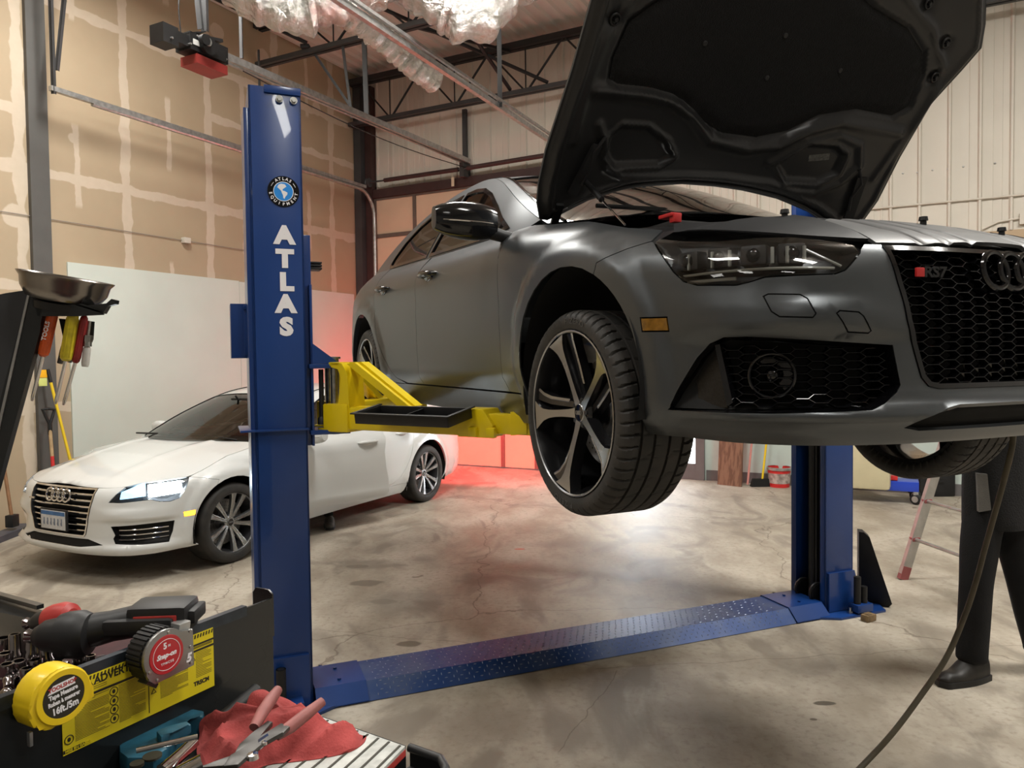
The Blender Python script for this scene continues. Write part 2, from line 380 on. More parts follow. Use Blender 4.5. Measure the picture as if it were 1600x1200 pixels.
def floor_mat():
    m = mat('stained_concrete', (.4, .36, .3), .5); g = NG(m); b = g.n['Principled BSDF']
    tc = g.n.new('ShaderNodeTexCoord').outputs['Object']
    mp = g.n.new('ShaderNodeMapping'); g.l.new(tc, mp.inputs[0]); mp.inputs['Scale'].default_value = (1, .55, 1); mp.inputs['Rotation'].default_value = (0, 0, .5)
    w = g.n.new('ShaderNodeTexNoise'); w.inputs['Scale'].default_value = .8; g.l.new(tc, w.inputs['Vector'])
    big = g.noise(mp.outputs[0], .55, 5, .6); mid = g.noise(mp.outputs[0], 2.6, 6, .65); fine = g.noise(tc, 26, 4, .6); fl = g.noise(tc, 95, 2)
    sw = g.n.new('ShaderNodeTexNoise'); sw.inputs['Scale'].default_value = 1.5; sw.inputs['Detail'].default_value = 5; sw.inputs['Distortion'].default_value = 1.8; g.l.new(mp.outputs[0], sw.inputs['Vector'])
    c = g.mix(g.step(mid, .30, .70), (.285, .245, .190), (.45, .405, .335))
    c = g.mix(g.m('MULTIPLY', g.step(sw.outputs['Fac'], .50, .66), .75), c, (.195, .168, .136))
    c = g.mix(g.m('MULTIPLY', g.step(big, .54, .72), .35), c, (.52, .48, .41))
    c = g.mix(g.m('MULTIPLY', g.step(fine, .48, .72), .55), c, (.24, .20, .155))
    # swirl marks of the trowel
    wv = g.n.new('ShaderNodeTexWave'); wv.wave_type = 'RINGS'; wv.inputs['Scale'].default_value = 5; wv.inputs['Distortion'].default_value = 14; wv.inputs['Detail'].default_value = 3; wv.inputs['Detail Scale'].default_value = .7; g.l.new(tc, wv.inputs['Vector'])
    c = g.mix(g.m('MULTIPLY', g.m('MULTIPLY', g.step(wv.outputs['Fac'], .80, .97), g.step(mid, .50, .62)), .10), c, (.19, .155, .115))
    # dark drips
    vo = g.n.new('ShaderNodeTexVoronoi'); vo.inputs['Scale'].default_value = 1.9; vo.inputs['Randomness'].default_value = 1; mp2 = g.n.new('ShaderNodeMapping'); mp2.inputs['Scale'].default_value = (1.4, .9, 1); g.l.new(tc, mp2.inputs[0])
    av = g.n.new('ShaderNodeVectorMath'); av.operation = 'ADD'; g.l.new(mp2.outputs[0], av.inputs[0]); nn = g.n.new('ShaderNodeTexNoise'); nn.inputs['Scale'].default_value = 5; g.l.new(tc, nn.inputs['Vector'])
    sc_ = g.n.new('ShaderNodeVectorMath'); sc_.operation = 'SCALE'; sc_.inputs['Scale'].default_value = .32; g.l.new(nn.outputs['Color'], sc_.inputs[0]); g.l.new(sc_.outputs[0], av.inputs[1]); g.l.new(av.outputs[0], vo.inputs['Vector'])
    c = g.mix(g.m('MULTIPLY', g.m('SUBTRACT', 1, g.step(vo.outputs['Distance'], .035, .085)), g.m('MULTIPLY', g.step(g.noise(tc, .9, 2), .44, .56), .72)), c, (.13, .10, .072))
    v2 = g.n.new('ShaderNodeTexVoronoi'); v2.inputs['Scale'].default_value = 6.5; g.l.new(tc, v2.inputs['Vector'])
    c = g.mix(g.m('MULTIPLY', g.m('SUBTRACT', 1, g.step(v2.outputs['Distance'], .02, .05)), g.m('MULTIPLY', g.step(g.noise(tc, 2.3, 2), .56, .60), .8)), c, (.09, .07, .05))
    # hairline cracks
    vc = g.n.new('ShaderNodeTexVoronoi'); vc.feature = 'DISTANCE_TO_EDGE'; vc.inputs['Scale'].default_value = .34; av2 = g.n.new('ShaderNodeVectorMath'); av2.operation = 'ADD'
    g.l.new(tc, av2.inputs[0]); s2 = g.n.new('ShaderNodeVectorMath'); s2.operation = 'SCALE'; s2.inputs['Scale'].default_value = .45; n4 = g.n.new('ShaderNodeTexNoise'); n4.inputs['Scale'].default_value = 2.2; n4.inputs['Detail'].default_value = 6; g.l.new(tc, n4.inputs['Vector']); g.l.new(n4.outputs['Color'], s2.inputs[0]); g.l.new(s2.outputs[0], av2.inputs[1]); g.l.new(av2.outputs[0], vc.inputs['Vector'])
    c = g.mix(g.m('MULTIPLY', g.m('SUBTRACT', 1, g.step(vc.outputs['Distance'], .0006, .0028)), .62), c, (.12, .095, .07))
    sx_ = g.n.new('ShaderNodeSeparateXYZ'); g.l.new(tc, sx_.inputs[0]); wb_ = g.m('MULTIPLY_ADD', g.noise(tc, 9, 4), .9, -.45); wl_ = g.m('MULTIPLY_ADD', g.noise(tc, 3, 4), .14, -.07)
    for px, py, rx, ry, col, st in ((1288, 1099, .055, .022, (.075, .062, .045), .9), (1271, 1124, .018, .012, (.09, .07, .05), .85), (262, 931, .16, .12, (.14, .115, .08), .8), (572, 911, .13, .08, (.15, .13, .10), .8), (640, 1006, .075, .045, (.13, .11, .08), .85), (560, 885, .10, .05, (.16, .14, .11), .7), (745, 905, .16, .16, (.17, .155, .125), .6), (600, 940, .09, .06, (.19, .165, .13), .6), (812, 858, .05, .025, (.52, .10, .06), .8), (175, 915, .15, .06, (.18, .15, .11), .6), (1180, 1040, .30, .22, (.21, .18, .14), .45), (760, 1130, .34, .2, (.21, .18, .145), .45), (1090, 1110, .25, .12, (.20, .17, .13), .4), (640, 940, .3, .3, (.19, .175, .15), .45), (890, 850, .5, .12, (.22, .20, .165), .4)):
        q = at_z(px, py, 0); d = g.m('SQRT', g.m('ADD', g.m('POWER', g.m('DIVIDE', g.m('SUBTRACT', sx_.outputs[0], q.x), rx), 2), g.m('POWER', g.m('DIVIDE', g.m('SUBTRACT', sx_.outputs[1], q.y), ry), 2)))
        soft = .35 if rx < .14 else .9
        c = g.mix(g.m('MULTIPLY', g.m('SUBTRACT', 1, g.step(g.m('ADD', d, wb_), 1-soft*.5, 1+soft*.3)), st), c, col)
    for (ax, ay), (bx, by) in (((965, 1048), (872, 1175)), ((790, 1000), (925, 1040)), ((930, 1045), (1600, 1008)), ((0, 925), (420, 960)), ((500, 985), (800, 1012))):
        A = at_z(ax, ay, 0); B = at_z(bx, by, 0); dx, dy = B.x-A.x, B.y-A.y; L = math.hypot(dx, dy); dx /= L; dy /= L
        rx_ = g.m('SUBTRACT', sx_.outputs[0], A.x); ry_ = g.m('SUBTRACT', sx_.outputs[1], A.y)
        al = g.m('ADD', g.m('MULTIPLY', rx_, dx), g.m('MULTIPLY', ry_, dy)); ac = g.m('ABSOLUTE', g.m('ADD', g.m('SUBTRACT', g.m('MULTIPLY', rx_, dy), g.m('MULTIPLY', ry_, dx)), wl_))
        gate = g.m('MULTIPLY', g.step(al, -.02, .02), g.m('SUBTRACT', 1, g.step(al, L-.02, L+.02)))
        c = g.mix(g.m('MULTIPLY', g.m('MULTIPLY', g.m('SUBTRACT', 1, g.step(ac, .001, .0045)), gate), .6), c, (.12, .095, .07))
    g.l.new(c, b.inputs['Base Color'])
    mr = g.n.new('ShaderNodeMapRange'); g.l.new(mid, mr.inputs['Value']); mr.inputs['To Min'].default_value = .46; mr.inputs['To Max'].default_value = .64; b.inputs['Specular IOR Level'].default_value = .35; g.l.new(mr.outputs[0], b.inputs['Roughness'])
    bp = g.n.new('ShaderNodeBump'); bp.inputs['Strength'].default_value = .12; bp.inputs['Distance'].default_value = .004; g.l.new(fl, bp.inputs['Height']); g.l.new(bp.outputs[0], b.inputs['Normal'])
    return m
M_LET0 = mat('white_label', (.75, .75, .72), .5, var=.1)
M_DRY = drywall_mat(); M_FLOOR = floor_mat()
M_PANEL = mat('white_painted_board', (.60, .655, .60), .55, var=.06, vscale=1.5)
M_CREAM = mat('cream_corrugated_steel', (.62, .575, .50), .5, var=.05, vscale=2)
M_DECK = mat('cream_roof_deck', (.66, .61, .56), .6, var=.08, vscale=2)
M_STEEL = mat('dark_grey_steel', (.052, .052, .054), .5, var=.2, vscale=5)
M_REDST = mat('red_primer_steel', (.052, .024, .022), .55, var=.3, vscale=5)
M_GALV = mat('galvanised_steel', (.50, .50, .49), .36, metal=.75, var=.3, vscale=20)
M_BARBLK = mat('black_bar_steel', (.02, .02, .022), .55, var=.2)
M_TANB = mat('tan_insulation_board', (.62, .47, .33), .7, var=.08, vscale=2)
M_TRIMD = mat('grey_vinyl_baseboard', (.14, .13, .13), .5, var=.15)
M_GRN = mat('pale_green_paint', (.50, .58, .54), .6, var=.05)
RWALL = Matrix((( -D1.x, D2.x, 0, 0), (-D1.y, D2.y, 0, 0), (0, 0, 1, 0), (0, 0, 0, 1)))
def wbox(mb, a0, a1, b0, b1, z0, z1, mi=0):      # box in room axes: a along the left wall, b along the back wall
    P = [wallpos(a, b, z) for z in (z0, z1) for a, b in ((a0, b0), (a1, b0), (a1, b1), (a0, b1))]
    return mb.hexa([tuple(p) for p in P], mi)
fl = MB(); P = [wallpos(a, b, 0) for a, b in ((-.3, -.3), (17.5, -.3), (17.5, 14), (-.3, 14))]
fl.hexa([tuple(p+Vector((0, 0, -.15))) for p in P]+[tuple(p) for p in P]); struct(fl.build('floor', M_FLOOR))
# left wall: local x along the wall so that the joints of the boards fall where they are
wl = MB(); wl.box((8.6, -.08, 3.22), (17.6, .16, 6.44)); o = struct(wl.build('wall_left', M_DRY)); o.matrix_world = Matrix.Translation(CORNER) @ Matrix(((D1.x, D2.x, 0, 0), (D1.y, D2.y, 0, 0), (0, 0, 1, 0), (0, 0, 0, 1)))
# back wall: corrugated steel above, board below, garage opening
wb = MB()
def ribprof(b):
    q = b % .305; d = 0
    if q < .05: d = .03*min(q/.015, 1, (.05-q)/.015)
    elif .13 < q < .155 or .22 < q < .245: d = .007
    return max(d, 0)
def corr(b0, b1, z0, z1):
    bs = []; b = b0
    while b < b1:
        k = math.floor(b/.305)*.305
        for q in (0, .015, .035, .05, .13, .135, .15, .155, .22, .225, .24, .245):
            if b0 <= k+q <= b1: bs.append(k+q)
        b = k+.3051
    bs = sorted(set([b0]+bs+[b1])); vs = []
    for z in (z0, z1):
        for bb in bs: vs.append(tuple(wallpos(.0+ribprof(bb), bb, z)))
    n = len(bs); wb._add(vs, [(i, i+1, n+i+1, n+i) for i in range(n-1)], 0, False)
corr(0, 14, 4.42, 6.44); corr(4.05, 14, 3.07, 4.42)
wbox(wb, -.12, -.02, -.3, 14, 4.42, 6.46); wbox(wb, -.12, -.02, 4.05, 14, 3.0, 4.42); wbox(wb, -.12, -.02, -.3, .26, 0, 4.42)
wbox(wb, -.12, .0, 4.05, 4.50, 0, 3.07, 1); wbox(wb, -.12, .0, 5.72, 14, 0, 3.07, 2); wbox(wb, -.12, .0, 4.50, 5.72, 2.25, 3.07, 1)
struct(wb.build('wall_back', [M_CREAM, M_DRY, M_GRN]))
ub = MB(); wbox(ub, .0, .02, 5.0, 14, 1.35, 3.07); struct(ub.build('trim_1', mat('unpainted_board', (.46, .34, .22), .7, var=.08)))
bb = MB(); wbox(bb, .0, .015, 5.74, 14, 0, .14); struct(bb.build('baseboard_back', M_TRIMD))
# right and rear walls, out of the frame, close the room
wr = MB(); wbox(wr, -.3, 17.5, 13.9, 14.0, 0, 6.44); struct(wr.build('wall_right', mat('grey_side_wall', (.36, .35, .33), .6, var=.05)))
wr = MB(); wbox(wr, 17.4, 17.5, -.3, 14.0, 0, 6.44); struct(wr.build('wall_rear', MATS['grey_side_wall']))
# roof deck, ribs run along the left wall
dk = MB(); bs = []; b = -.2
while b < 14:
    bs += [(b, 0), (b+.03, .035), (b+.09, .035), (b+.12, 0)]; b += .20
vs = [tuple(wallpos(a, bb_, 6.44-dz)) for a in (-.2, 17.5) for bb_, dz in bs]; n = len(bs)
dk._add(vs, [(i, i+1, n+i+1, n+i) for i in range(n-1)], 0, False); wbox(dk, -.2, 17.5, -.3, 14, 6.46, 6.55); struct(dk.build('ceiling', M_DECK))
# white boards on the left wall
pn = MB(); wbox(pn, .30, 2.74, .0, .018, .0, 2.78); wbox(pn, 2.745, 5.13, .0, .018, .0, 2.79); struct(pn.build('trim_2', M_PANEL))
# steel columns
cl = MB(); wbox(cl, 5.31, 5.51, .0, .05, 0, 6.44); struct(cl.build('trim_3', mat('grey_painted_column', (.10, .097, .092), .55, var=.12, vscale=4)))
cl = MB(); wbox(cl, .02, .24, .02, .16, 0, 6.3); struct(cl.build('trim_4', M_STEEL))
cl = MB(); wbox(cl, .02, .14, .17, .30, 0, 6.2); wbox(cl, .02, .12, .17, 4.2, 4.36, 4.50); wbox(cl, .02, .14, 4.04, 4.16, 0, 4.5); struct(cl.build('trim_5', M_REDST))
cl = MB(); wbox(cl, .04, .09, 2.02, 2.09, 4.45, 5.55); struct(cl.build('trim_6', M_STEEL))
# sectional garage door
gd = thing('garage_door', 'tan insulated sectional garage door at the back left, lit red near the floor', 'garage door', wallpos(.06, 2.15, 0))
off_ = -Vector(wallpos(.06, 2.15, 0))
def loc_mb(): m = MB(); m.M = Matrix.Translation(off_); return m
for k in range(7):
    z0 = .02+k*.62; z1 = z0+.62 if k < 6 else 4.36
    s_ = loc_mb(); wbox(s_, .03, .07, .26, 4.04, z0, z1-.004, 0); so = s_.build('door_section', M_TANB, gd)
    r_ = loc_mb()
    wbox(r_, .07, .085, .28, 4.02, z1-.035, z1+.03 if k < 6 else z1, 0)
    for b_ in (.28, 1.07, 2.63 if k < 3 else 2.1, 3.2, 3.95): wbox(r_, .07, .09, b_, b_+.06, z0, z1, 0)
    r_.build('section_stile', mat('door_stile_steel', (.16, .13, .11), .5, metal=.3, var=.2), so)
# door tracks
tk = thing('door_track', 'galvanised left track of the garage door, vertical then running along the left wall', 'track', wallpos(.2, .33, 0))
tm = MB(); tm.M = Matrix.Translation(-Vector(wallpos(.2, .33, 0)))
pts = [wallpos(.13, .33, z) for z in (.05, 1, 2, 3, 3.95)]+[wallpos(.13+.38*(1-math.cos(t)), .33, 4.05+.40*math.sin(t)) for t in np.linspace(.15, 1.57, 8)]+[wallpos(a, .33, 4.45+.005*(a-.6)) for a in (1.2, 2.5, 5.0)]
tm.tube(pts, .028, 8); tm.build('curved_track', M_GALV, tk)
tm = MB(); tm.M = Matrix.Translation(-Vector(wallpos(.2, .33, 0)))
tm.bar(wallpos(.35, .33, 4.50), wallpos(5.45, .33, 4.50), .05, .05); tm.build('support_angle', M_GALV, tk)
tk = thing('door_track', 'galvanised right track of the garage door, seen above the dark car', 'track', wallpos(.2, 3.95, 0))
tm = MB(); tm.M = Matrix.Translation(-Vector(wallpos(.2, 3.95, 0)))
tm.bar(wallpos(.2, 3.92, 4.55), wallpos(5.6, 3.92, 4.66), .05, .055); tm.bar(wallpos(.2, 3.97, 4.60), wallpos(5.6, 3.97, 4.71), .03, .03); tm.build('support_angle', M_GALV, tk)
tm = MB(); tm.M = Matrix.Translation(-Vector(wallpos(.2, 3.95, 0)))
for z0, z1 in ((.05, 4.0),): tm.bar(wallpos(.13, 3.95, z0), wallpos(.13, 3.95, z1), .05, .05)
tm.build('curved_track', M_GALV, tk)
def hanger(p, q, w, label, grp=None, per=True):
    m = MB(); p = Vector(p); q = Vector(q); m.M = Matrix.Translation(-p); m.bar(p, q, w, .005); m.bar(p+Vector((w/2, 0, 0)), q+Vector((w/2, 0, 0)), .005, w)
    o = m.build('hanger_angle', M_STEEL); o.location = p; return tag(o, label, 'hanger', grp)
hanger(wallpos(5.42, .33, 6.44), wallpos(5.42, .33, 4.45), .04, 'dark vertical steel hanger at the far left, holding the end of the door track')
hanger(wallpos(5.15, .33, 6.44), wallpos(5.38, .33, 4.70), .04, 'dark slanted steel hanger meeting the leftmost vertical one')
hanger(wallpos(2.60, .33, 5.9), wallpos(2.60, .33, 4.45), .025, 'thin dark steel rod hanger just left of the blue lift column')
hanger(wallpos(2.33, 1.90, 5.80), wallpos(2.33, 1.92, 4.78), .06, 'perforated dark steel hanger dropping from the joist to the opener rail')
hanger(wallpos(2.33, 1.55, 5.80), wallpos(2.33, 1.68, 4.85), .035, 'thin steel hanger left of the perforated one above the opener rail')
hanger(wallpos(2.33, 1.05, 5.80), wallpos(2.1, 1.62, 4.88), .035, 'slanted steel brace running down to the opener rail')
hanger(wallpos(2.48, 3.95, 6.4), wallpos(2.48, 3.95, 4.58), .05, 'perforated grey hanger holding the right door track, beside the foil duct')
hanger(wallpos(5.05, 2.12, 6.4), wallpos(5.05, 2.12, 4.85), .06, 'perforated hanger above the garage door opener, right of the pair')
hanger(wallpos(5.25, 2.12, 6.4), wallpos(5.10, 2.12, 4.85), .05, 'slanted perforated hanger above the garage door opener')
hanger(wallpos(4.60, 2.12, 6.4), wallpos(4.60, 2.12, 4.75), .03, 'thin steel rod hanging to the front end of the opener rail')
# torsion spring shaft over the door
ts = thing('torsion_spring', 'dark torsion spring shaft above the garage door', 'spring', wallpos(.22, 2.1, 4.6))
tm = MB(); tm.M = Matrix.Translation(-Vector(wallpos(.22, 2.1, 4.6)))
tm.cyl(wallpos(.22, .62, 4.60), wallpos(.22, 2.02, 4.60), .034, n=16); tm.cyl(wallpos(.22, 2.18, 4.60), wallpos(.22, 3.7, 4.62), .034, n=16); tm.build('coil_spring', M_REDST, ts)
tm = MB(); tm.M = Matrix.Translation(-Vector(wallpos(.22, 2.1, 4.6)))
tm.cyl(wallpos(.22, .25, 4.60), wallpos(.22, 3.95, 4.60), .014, n=10); tm.lathe([(.03, 0), (.075, .005), (.065, .02), (.075, .05), (.03, .055)], wallpos(.22, .27, 4.60), D2, 24); wbox(tm, .04, .24, 2.05, 2.13, 4.48, 4.70); tm.build('shaft', M_STEEL, ts)
tg = MB(); wbox(tg, .20, .205, 1.88, 1.93, 4.36, 4.50); tg.tube([wallpos(.20, 1.9, 4.62), wallpos(.21, 1.905, 4.48)], .003, 6); tag(tg.build('paper_tag', mat('cream_card', (.6, .5, .36), .7, var=.1)), 'small cream tag hanging below the torsion spring', 'tag')
# garage door opener
op = thing('garage_door_opener', 'black garage door opener with a red lamp cover on a galvanised rail', 'door opener', wallpos(5.2, 2.12, 4.7))
om = MB(); T0 = Matrix.Translation(-Vector(wallpos(5.2, 2.12, 4.7))); om.M = T0
for db in (-.035, .035): om.bar(wallpos(4.95, 2.12+db, 4.68), wallpos(.10, 2.12+db, 4.73), .04, .07)
om.build('rail', M_GALV, op)
om = MB(); om.M = T0; wbox(om, 4.86, 5.30, 2.02, 2.22, 4.58, 4.74); wbox(om, 5.28, 5.46, 2.05, 2.20, 4.60, 4.70); wbox(om, 5.42, 5.58, 2.03, 2.21, 4.55, 4.72)
om.cyl(wallpos(5.12, 2.0, 4.69), wallpos(5.12, 2.25, 4.69), .075, n=24); om.cyl(wallpos(5.18, 2.24, 4.69), wallpos(5.18, 2.29, 4.69), .05, n=20); om.bar(wallpos(5.2, 2.12, 4.74), wallpos(4.9, 2.12, 4.80), .16, .03)
for a_ in (4.84, 4.92, 5.0): om.cyl(wallpos(a_, 2.0, 4.70), wallpos(a_, 2.02, 4.70), .012, n=10)
om.build('motor_housing', M_PLAST, op)
om = MB(); om.M = T0; wbox(om, 4.88, 5.24, 2.01, 2.23, 4.47, 4.555); om.build('lamp_cover', mat('dull_red_cover', (.33, .035, .03), .45, var=.15), op)
om = MB(); om.M = T0; om.cyl(wallpos(5.14, 2.25, 4.69), wallpos(5.14, 2.275, 4.69), .055, .04, n=24); wbox(om, 5.0, 5.06, 2.0, 2.02, 4.67, 4.71); om.build('motor_cap', M_GALV, op)
for a_, z_ in ((4.89, 4.62), (4.95, 4.70), (5.03, 4.71), (5.22, 4.72), (4.90, 4.71), (5.30, 4.62), (5.50, 4.60)):
    om = MB(); om.M = T0; om.cyl(wallpos(a_, 2.20, z_), wallpos(a_, 2.232, z_), .010, n=8); om.build('housing_bolt', M_GALV, op)
om = MB(); om.M = T0; wbox(om, 5.20, 5.27, 2.22, 2.226, 4.63, 4.68); om.build('white_sticker', M_LET0, op)
om = MB(); om.M = T0; wbox(om, 4.90, 5.10, 2.225, 2.24, 4.58, 4.73); om.cyl(wallpos(5.12, 2.22, 4.66), wallpos(5.12, 2.27, 4.66), .085, n=28); om.bar(wallpos(5.30, 2.12, 4.72), wallpos(5.12, 2.12, 4.80), .20, .012); om.build('gear_plate', M_PLAST, op)
cb = MB(); pts = [wallpos(5.3+.02*math.sin(t*6), 2.10, 4.72+.75*t+.05*math.sin(t*7)) for t in np.linspace(0, 1, 14)]; cb.tube(pts, .006, 6); tag(cb.build('opener_cable', M_PLAST), 'thin black cable rising from the door opener', 'cable')
rp = MB(); rp.tube([wallpos(a, 2.14, 4.62-.10*math.sin(math.pi*(4.6-a)/4.4)) for a in np.linspace(4.6, .2, 16)], .006, 6); tag(rp.build('release_cord', M_PLAST), 'thin dark cord slung beneath the opener rail', 'cord')
# joists: two trusses parallel to the back wall
def joist(a, zc, ztop, label, b0=.05, b1=13.8, ph=0):
    o0 = Vector(wallpos(a, 3, zc)); root = thing('roof_joist', label, 'roof joist', o0, 0, 'steel roof joists'); T = Matrix.Translation(-o0)
    m = MB(); m.M = T; m.bar(wallpos(a-.04, b0, zc), wallpos(a-.04, b1, zc), .05, .06); m.bar(wallpos(a+.04, b0, zc), wallpos(a+.04, b1, zc), .05, .06); m.build('bottom_chord', M_STEEL, root)
    m = MB(); m.M = T; m.bar(wallpos(a-.05, b0, ztop), wallpos(a-.05, b1, ztop), .07, .08); m.bar(wallpos(a+.05, b0, ztop), wallpos(a+.05, b1, ztop), .07, .08); m.build('top_chord', M_BARBLK, root)
    b = b0+.2+ph; m = MB(); m.M = T; k = 0
    while b < b1-1.3:
        m.cyl(wallpos(a, b, ztop), wallpos(a, b+.6, zc), .014, n=8); m.cyl(wallpos(a, b+.62, zc), wallpos(a, b+1.2, ztop), .017, n=8); m.cyl(wallpos(a, b+.60, zc), wallpos(a, b+.60, ztop), .010, n=8); b += 1.2
    m.build('web_bar', M_BARBLK, root); return root
joist(.35, 5.53, 6.20, 'dark steel roof joist close to the back wall')
joist(2.33, 5.83, 6.36, 'dark steel roof joist in front of the one at the back wall', ph=.55)
def brace(p, q, label, w=.04):
    m = MB(); p = Vector(p); q = Vector(q); m.M = Matrix.Translation(-p); m.bar(p, q, w, w*.9); o = m.build('joist_brace', M_BARBLK); o.location = p; tag(o, label, 'brace')
brace(wallpos(2.33, 1.9, 6.32), wallpos(.35, 3.6, 5.60), 'dark diagonal brace crossing between the joists, sloping down to the right')
brace(wallpos(2.33, 3.0, 6.30), wallpos(.35, 3.0, 5.6), 'dark diagonal brace under the end of the big foil duct')
brace(wallpos(2.33, 2.6, 5.85), wallpos(.35, 3.0, 6.15), 'dark diagonal brace rising towards the back wall joist')
brace(wallpos(4.6, .10, 6.38), wallpos(2.45, 1.05, 5.90), 'thin dark brace along the ceiling edge above the left wall')
cp = MB(); q = Vector(wallpos(2.40, .98, 5.88)); cp.box((0, 0, 0), (.12, .10, .05), .01)
o = cp.build('brace_clip', M_BARBLK); o.location = q; tag(o, 'dark clip where the ceiling brace meets the joist', 'clip')
# foil flexible ducts
def foil_mat():
    m = mat('crinkled_foil', (.80, .80, .79), .13, metal=1.0); g = NG(m); b = g.n['Principled BSDF']; tc = g.n.new('ShaderNodeTexCoord').outputs['Object']
    v = g.n.new('ShaderNodeTexVoronoi'); v.inputs['Scale'].default_value = 2.5; v.feature = 'DISTANCE_TO_EDGE'; nz_ = g.n.new('ShaderNodeTexNoise'); nz_.inputs['Scale'].default_value = 4; g.l.new(tc, nz_.inputs['Vector']); va = g.n.new('ShaderNodeVectorMath'); va.operation = 'ADD'; g.l.new(tc, va.inputs[0]); g.l.new(nz_.outputs['Color'], va.inputs[1]); g.l.new(va.outputs[0], v.inputs['Vector']); n = g.noise(tc, 13, 6, .7); n2 = g.noise(tc, 2.0, 2)
    c = g.mix(g.m('MULTIPLY', g.step(n2, .56, .66), .5), (.74, .73, .70), (.72, .40, .36)); g.l.new(c, b.inputs['Base Color'])
    bp = g.n.new('ShaderNodeBump'); bp.inputs['Strength'].default_value = 1.0; bp.inputs['Distance'].default_value = .05; g.l.new(g.m('ADD', v.outputs['Distance'], n), bp.inputs['Height']); g.l.new(bp.outputs[0], b.inputs['Normal'])
    return m
M_FOIL = foil_mat()
def duct(pts, r, label, seed, rs=None, ring=0.12):
    rnd = random.Random(seed); P = [Vector(p) for p in pts]; Q = []; n = 16
    for i in range(len(P)-1):
        p0 = P[max(i-1, 0)]; p1 = P[i]; p2 = P[i+1]; p3 = P[min(i+2, len(P)-1)]
        for k in range(n): t = k/n; Q.append(.5*((2*p1)+(p2-p0)*t+(2*p0-5*p1+4*p2-p3)*t*t+(3*p1-p0-3*p2+p3)*t**3))
    Q.append(P[-1]); o0 = Q[0].copy(); m = MB(); m.M = Matrix.Translation(-o0); L = 0; R = []
    for i, q in enumerate(Q):
        if i: L += (q-Q[i-1]).length
        base = rs[0]+(rs[1]-rs[0])*i/len(Q) if rs else r
        R.append(base*(1+.07*math.sin(L*2*math.pi/ring)+.05*math.sin(L*7+seed)+rnd.uniform(-.05, .05)))
    m.tube(Q, r, 32, rs=R); V = m.v
    for i in range(len(V)):
        v = Vector(V[i]); d = .055*r*(math.sin(v.x*19+seed)*math.sin(v.y*15)+math.sin(v.z*23+v.x*9)); c = Q[min(i//32, len(Q)-1)]-o0; dd = (v-c)
        V[i] = tuple(v+dd.normalized()*d if dd.length > 1e-6 else v)
    o = m.build('foil_duct', M_FOIL, ang=60); o.location = o0; return tag(o, label, 'duct')
W_ = lambda px, py, Y: at_y(px, py, Y)
duct([W_(330, -60, 6.6), W_(400, -8, 6.7), W_(465, 8, 6.8), W_(540, -10, 6.9), W_(600, -45, 7.0), W_(640, -90, 7.1)], .23, 'crumpled silver foil duct at the top left under the roof', 3)
duct([W_(560, -70, 7.0), W_(640, -38, 7.0), W_(700, 8, 7.0), W_(742, 22, 7.05), W_(775, -18, 7.15), W_(830, -50, 7.3)], .25, 'large silver foil duct bulging down at the top centre', 5)
duct([W_(540, 15, 7.3), W_(575, 42, 7.5), W_(620, 78, 7.8), W_(655, 108, 8.0), W_(682, 130, 8.2)], .14, 'thin silver foil duct slanting down to an open end', 8, rs=(.14, .115), ring=.08)
# glazed door in the back wall
dr = thing('door_1', 'glazed exterior door with a grey frame, bright with daylight', 'door', wallpos(0, 5.1, 0)); dr['kind'] = 'structure'
T0 = Matrix.Translation(-Vector(wallpos(0, 5.1, 0)))
m = MB(); m.M = T0; wbox(m, -.02, .05, 4.50, 4.60, 0, 2.22); wbox(m, -.02, .05, 5.60, 5.72, 0, 2.22); wbox(m, -.02, .05, 4.50, 5.72, 2.15, 2.25); wbox(m, -.02, .04, 4.60, 5.60, 0, .22); m.build('door_frame', M_TRIMD, dr)
m = MB(); m.M = T0; wbox(m, -.01, .01, 4.60, 5.60, .22, 2.15); m.build('glass_pane', mat('daylight_glass', (.9, .95, 1), .2, emit=(.86, .94, 1.0), es=3.2), dr)
# wall items
cd = MB(); cd.tube([wallpos(.03, b, 3.45-.0*b) for b in (6.5, 8, 9.5, 13)], .012, 8); tag(cd.build('conduit', M_CREAM), 'thin cream conduit running along the upper back wall at the right', 'conduit')
cd = MB(); cd.tube([wallpos(.03, 8.9, 3.10), wallpos(.03, 9.05, 3.17), wallpos(.03, 9.25, 3.19)], .010, 8); wbox(cd, 0, .06, 9.25, 9.34, 3.12, 3.24); tag(cd.build('junction_box', M_CREAM), 'cream junction box with a bent conduit on the back wall at the right edge', 'junction box')
sc = MB()
for k in range(26):
    c = wallpos(.008, 7.0+.155*k, 3.83+.01*(k % 2)); sc.lathe([(.012, 0), (.008, .008), (0, .01)], c, D1, 10)
sc = sc.build('screw_row', M_GALV); tag(sc, 'row of screw heads across the cream upper wall', 'screws', kind='stuff')
cd = MB(); cd.tube([wallpos(a, .012, 3.225) for a in (10, 6, 3.65)], .005, 6); cd.tube([wallpos(a, .012, 3.225) for a in (3.55, 2.0)], .005, 6); tag(cd.build('wall_cable', mat('grey_cable', (.3, .26, .22), .6, var=.1)), 'thin cable stapled along the left drywall', 'cable')
jb = MB(); q = Vector(wallpos(3.60, .03, 3.225)); jb.box((0, 0, 0), (.07, .10, .07), .008, Euler((0, 0, math.radians(-27)))); o = jb.build('junction_box', M_CREAM); o.location = q; tag(o, 'small white junction box on the left drywall cable', 'junction box')
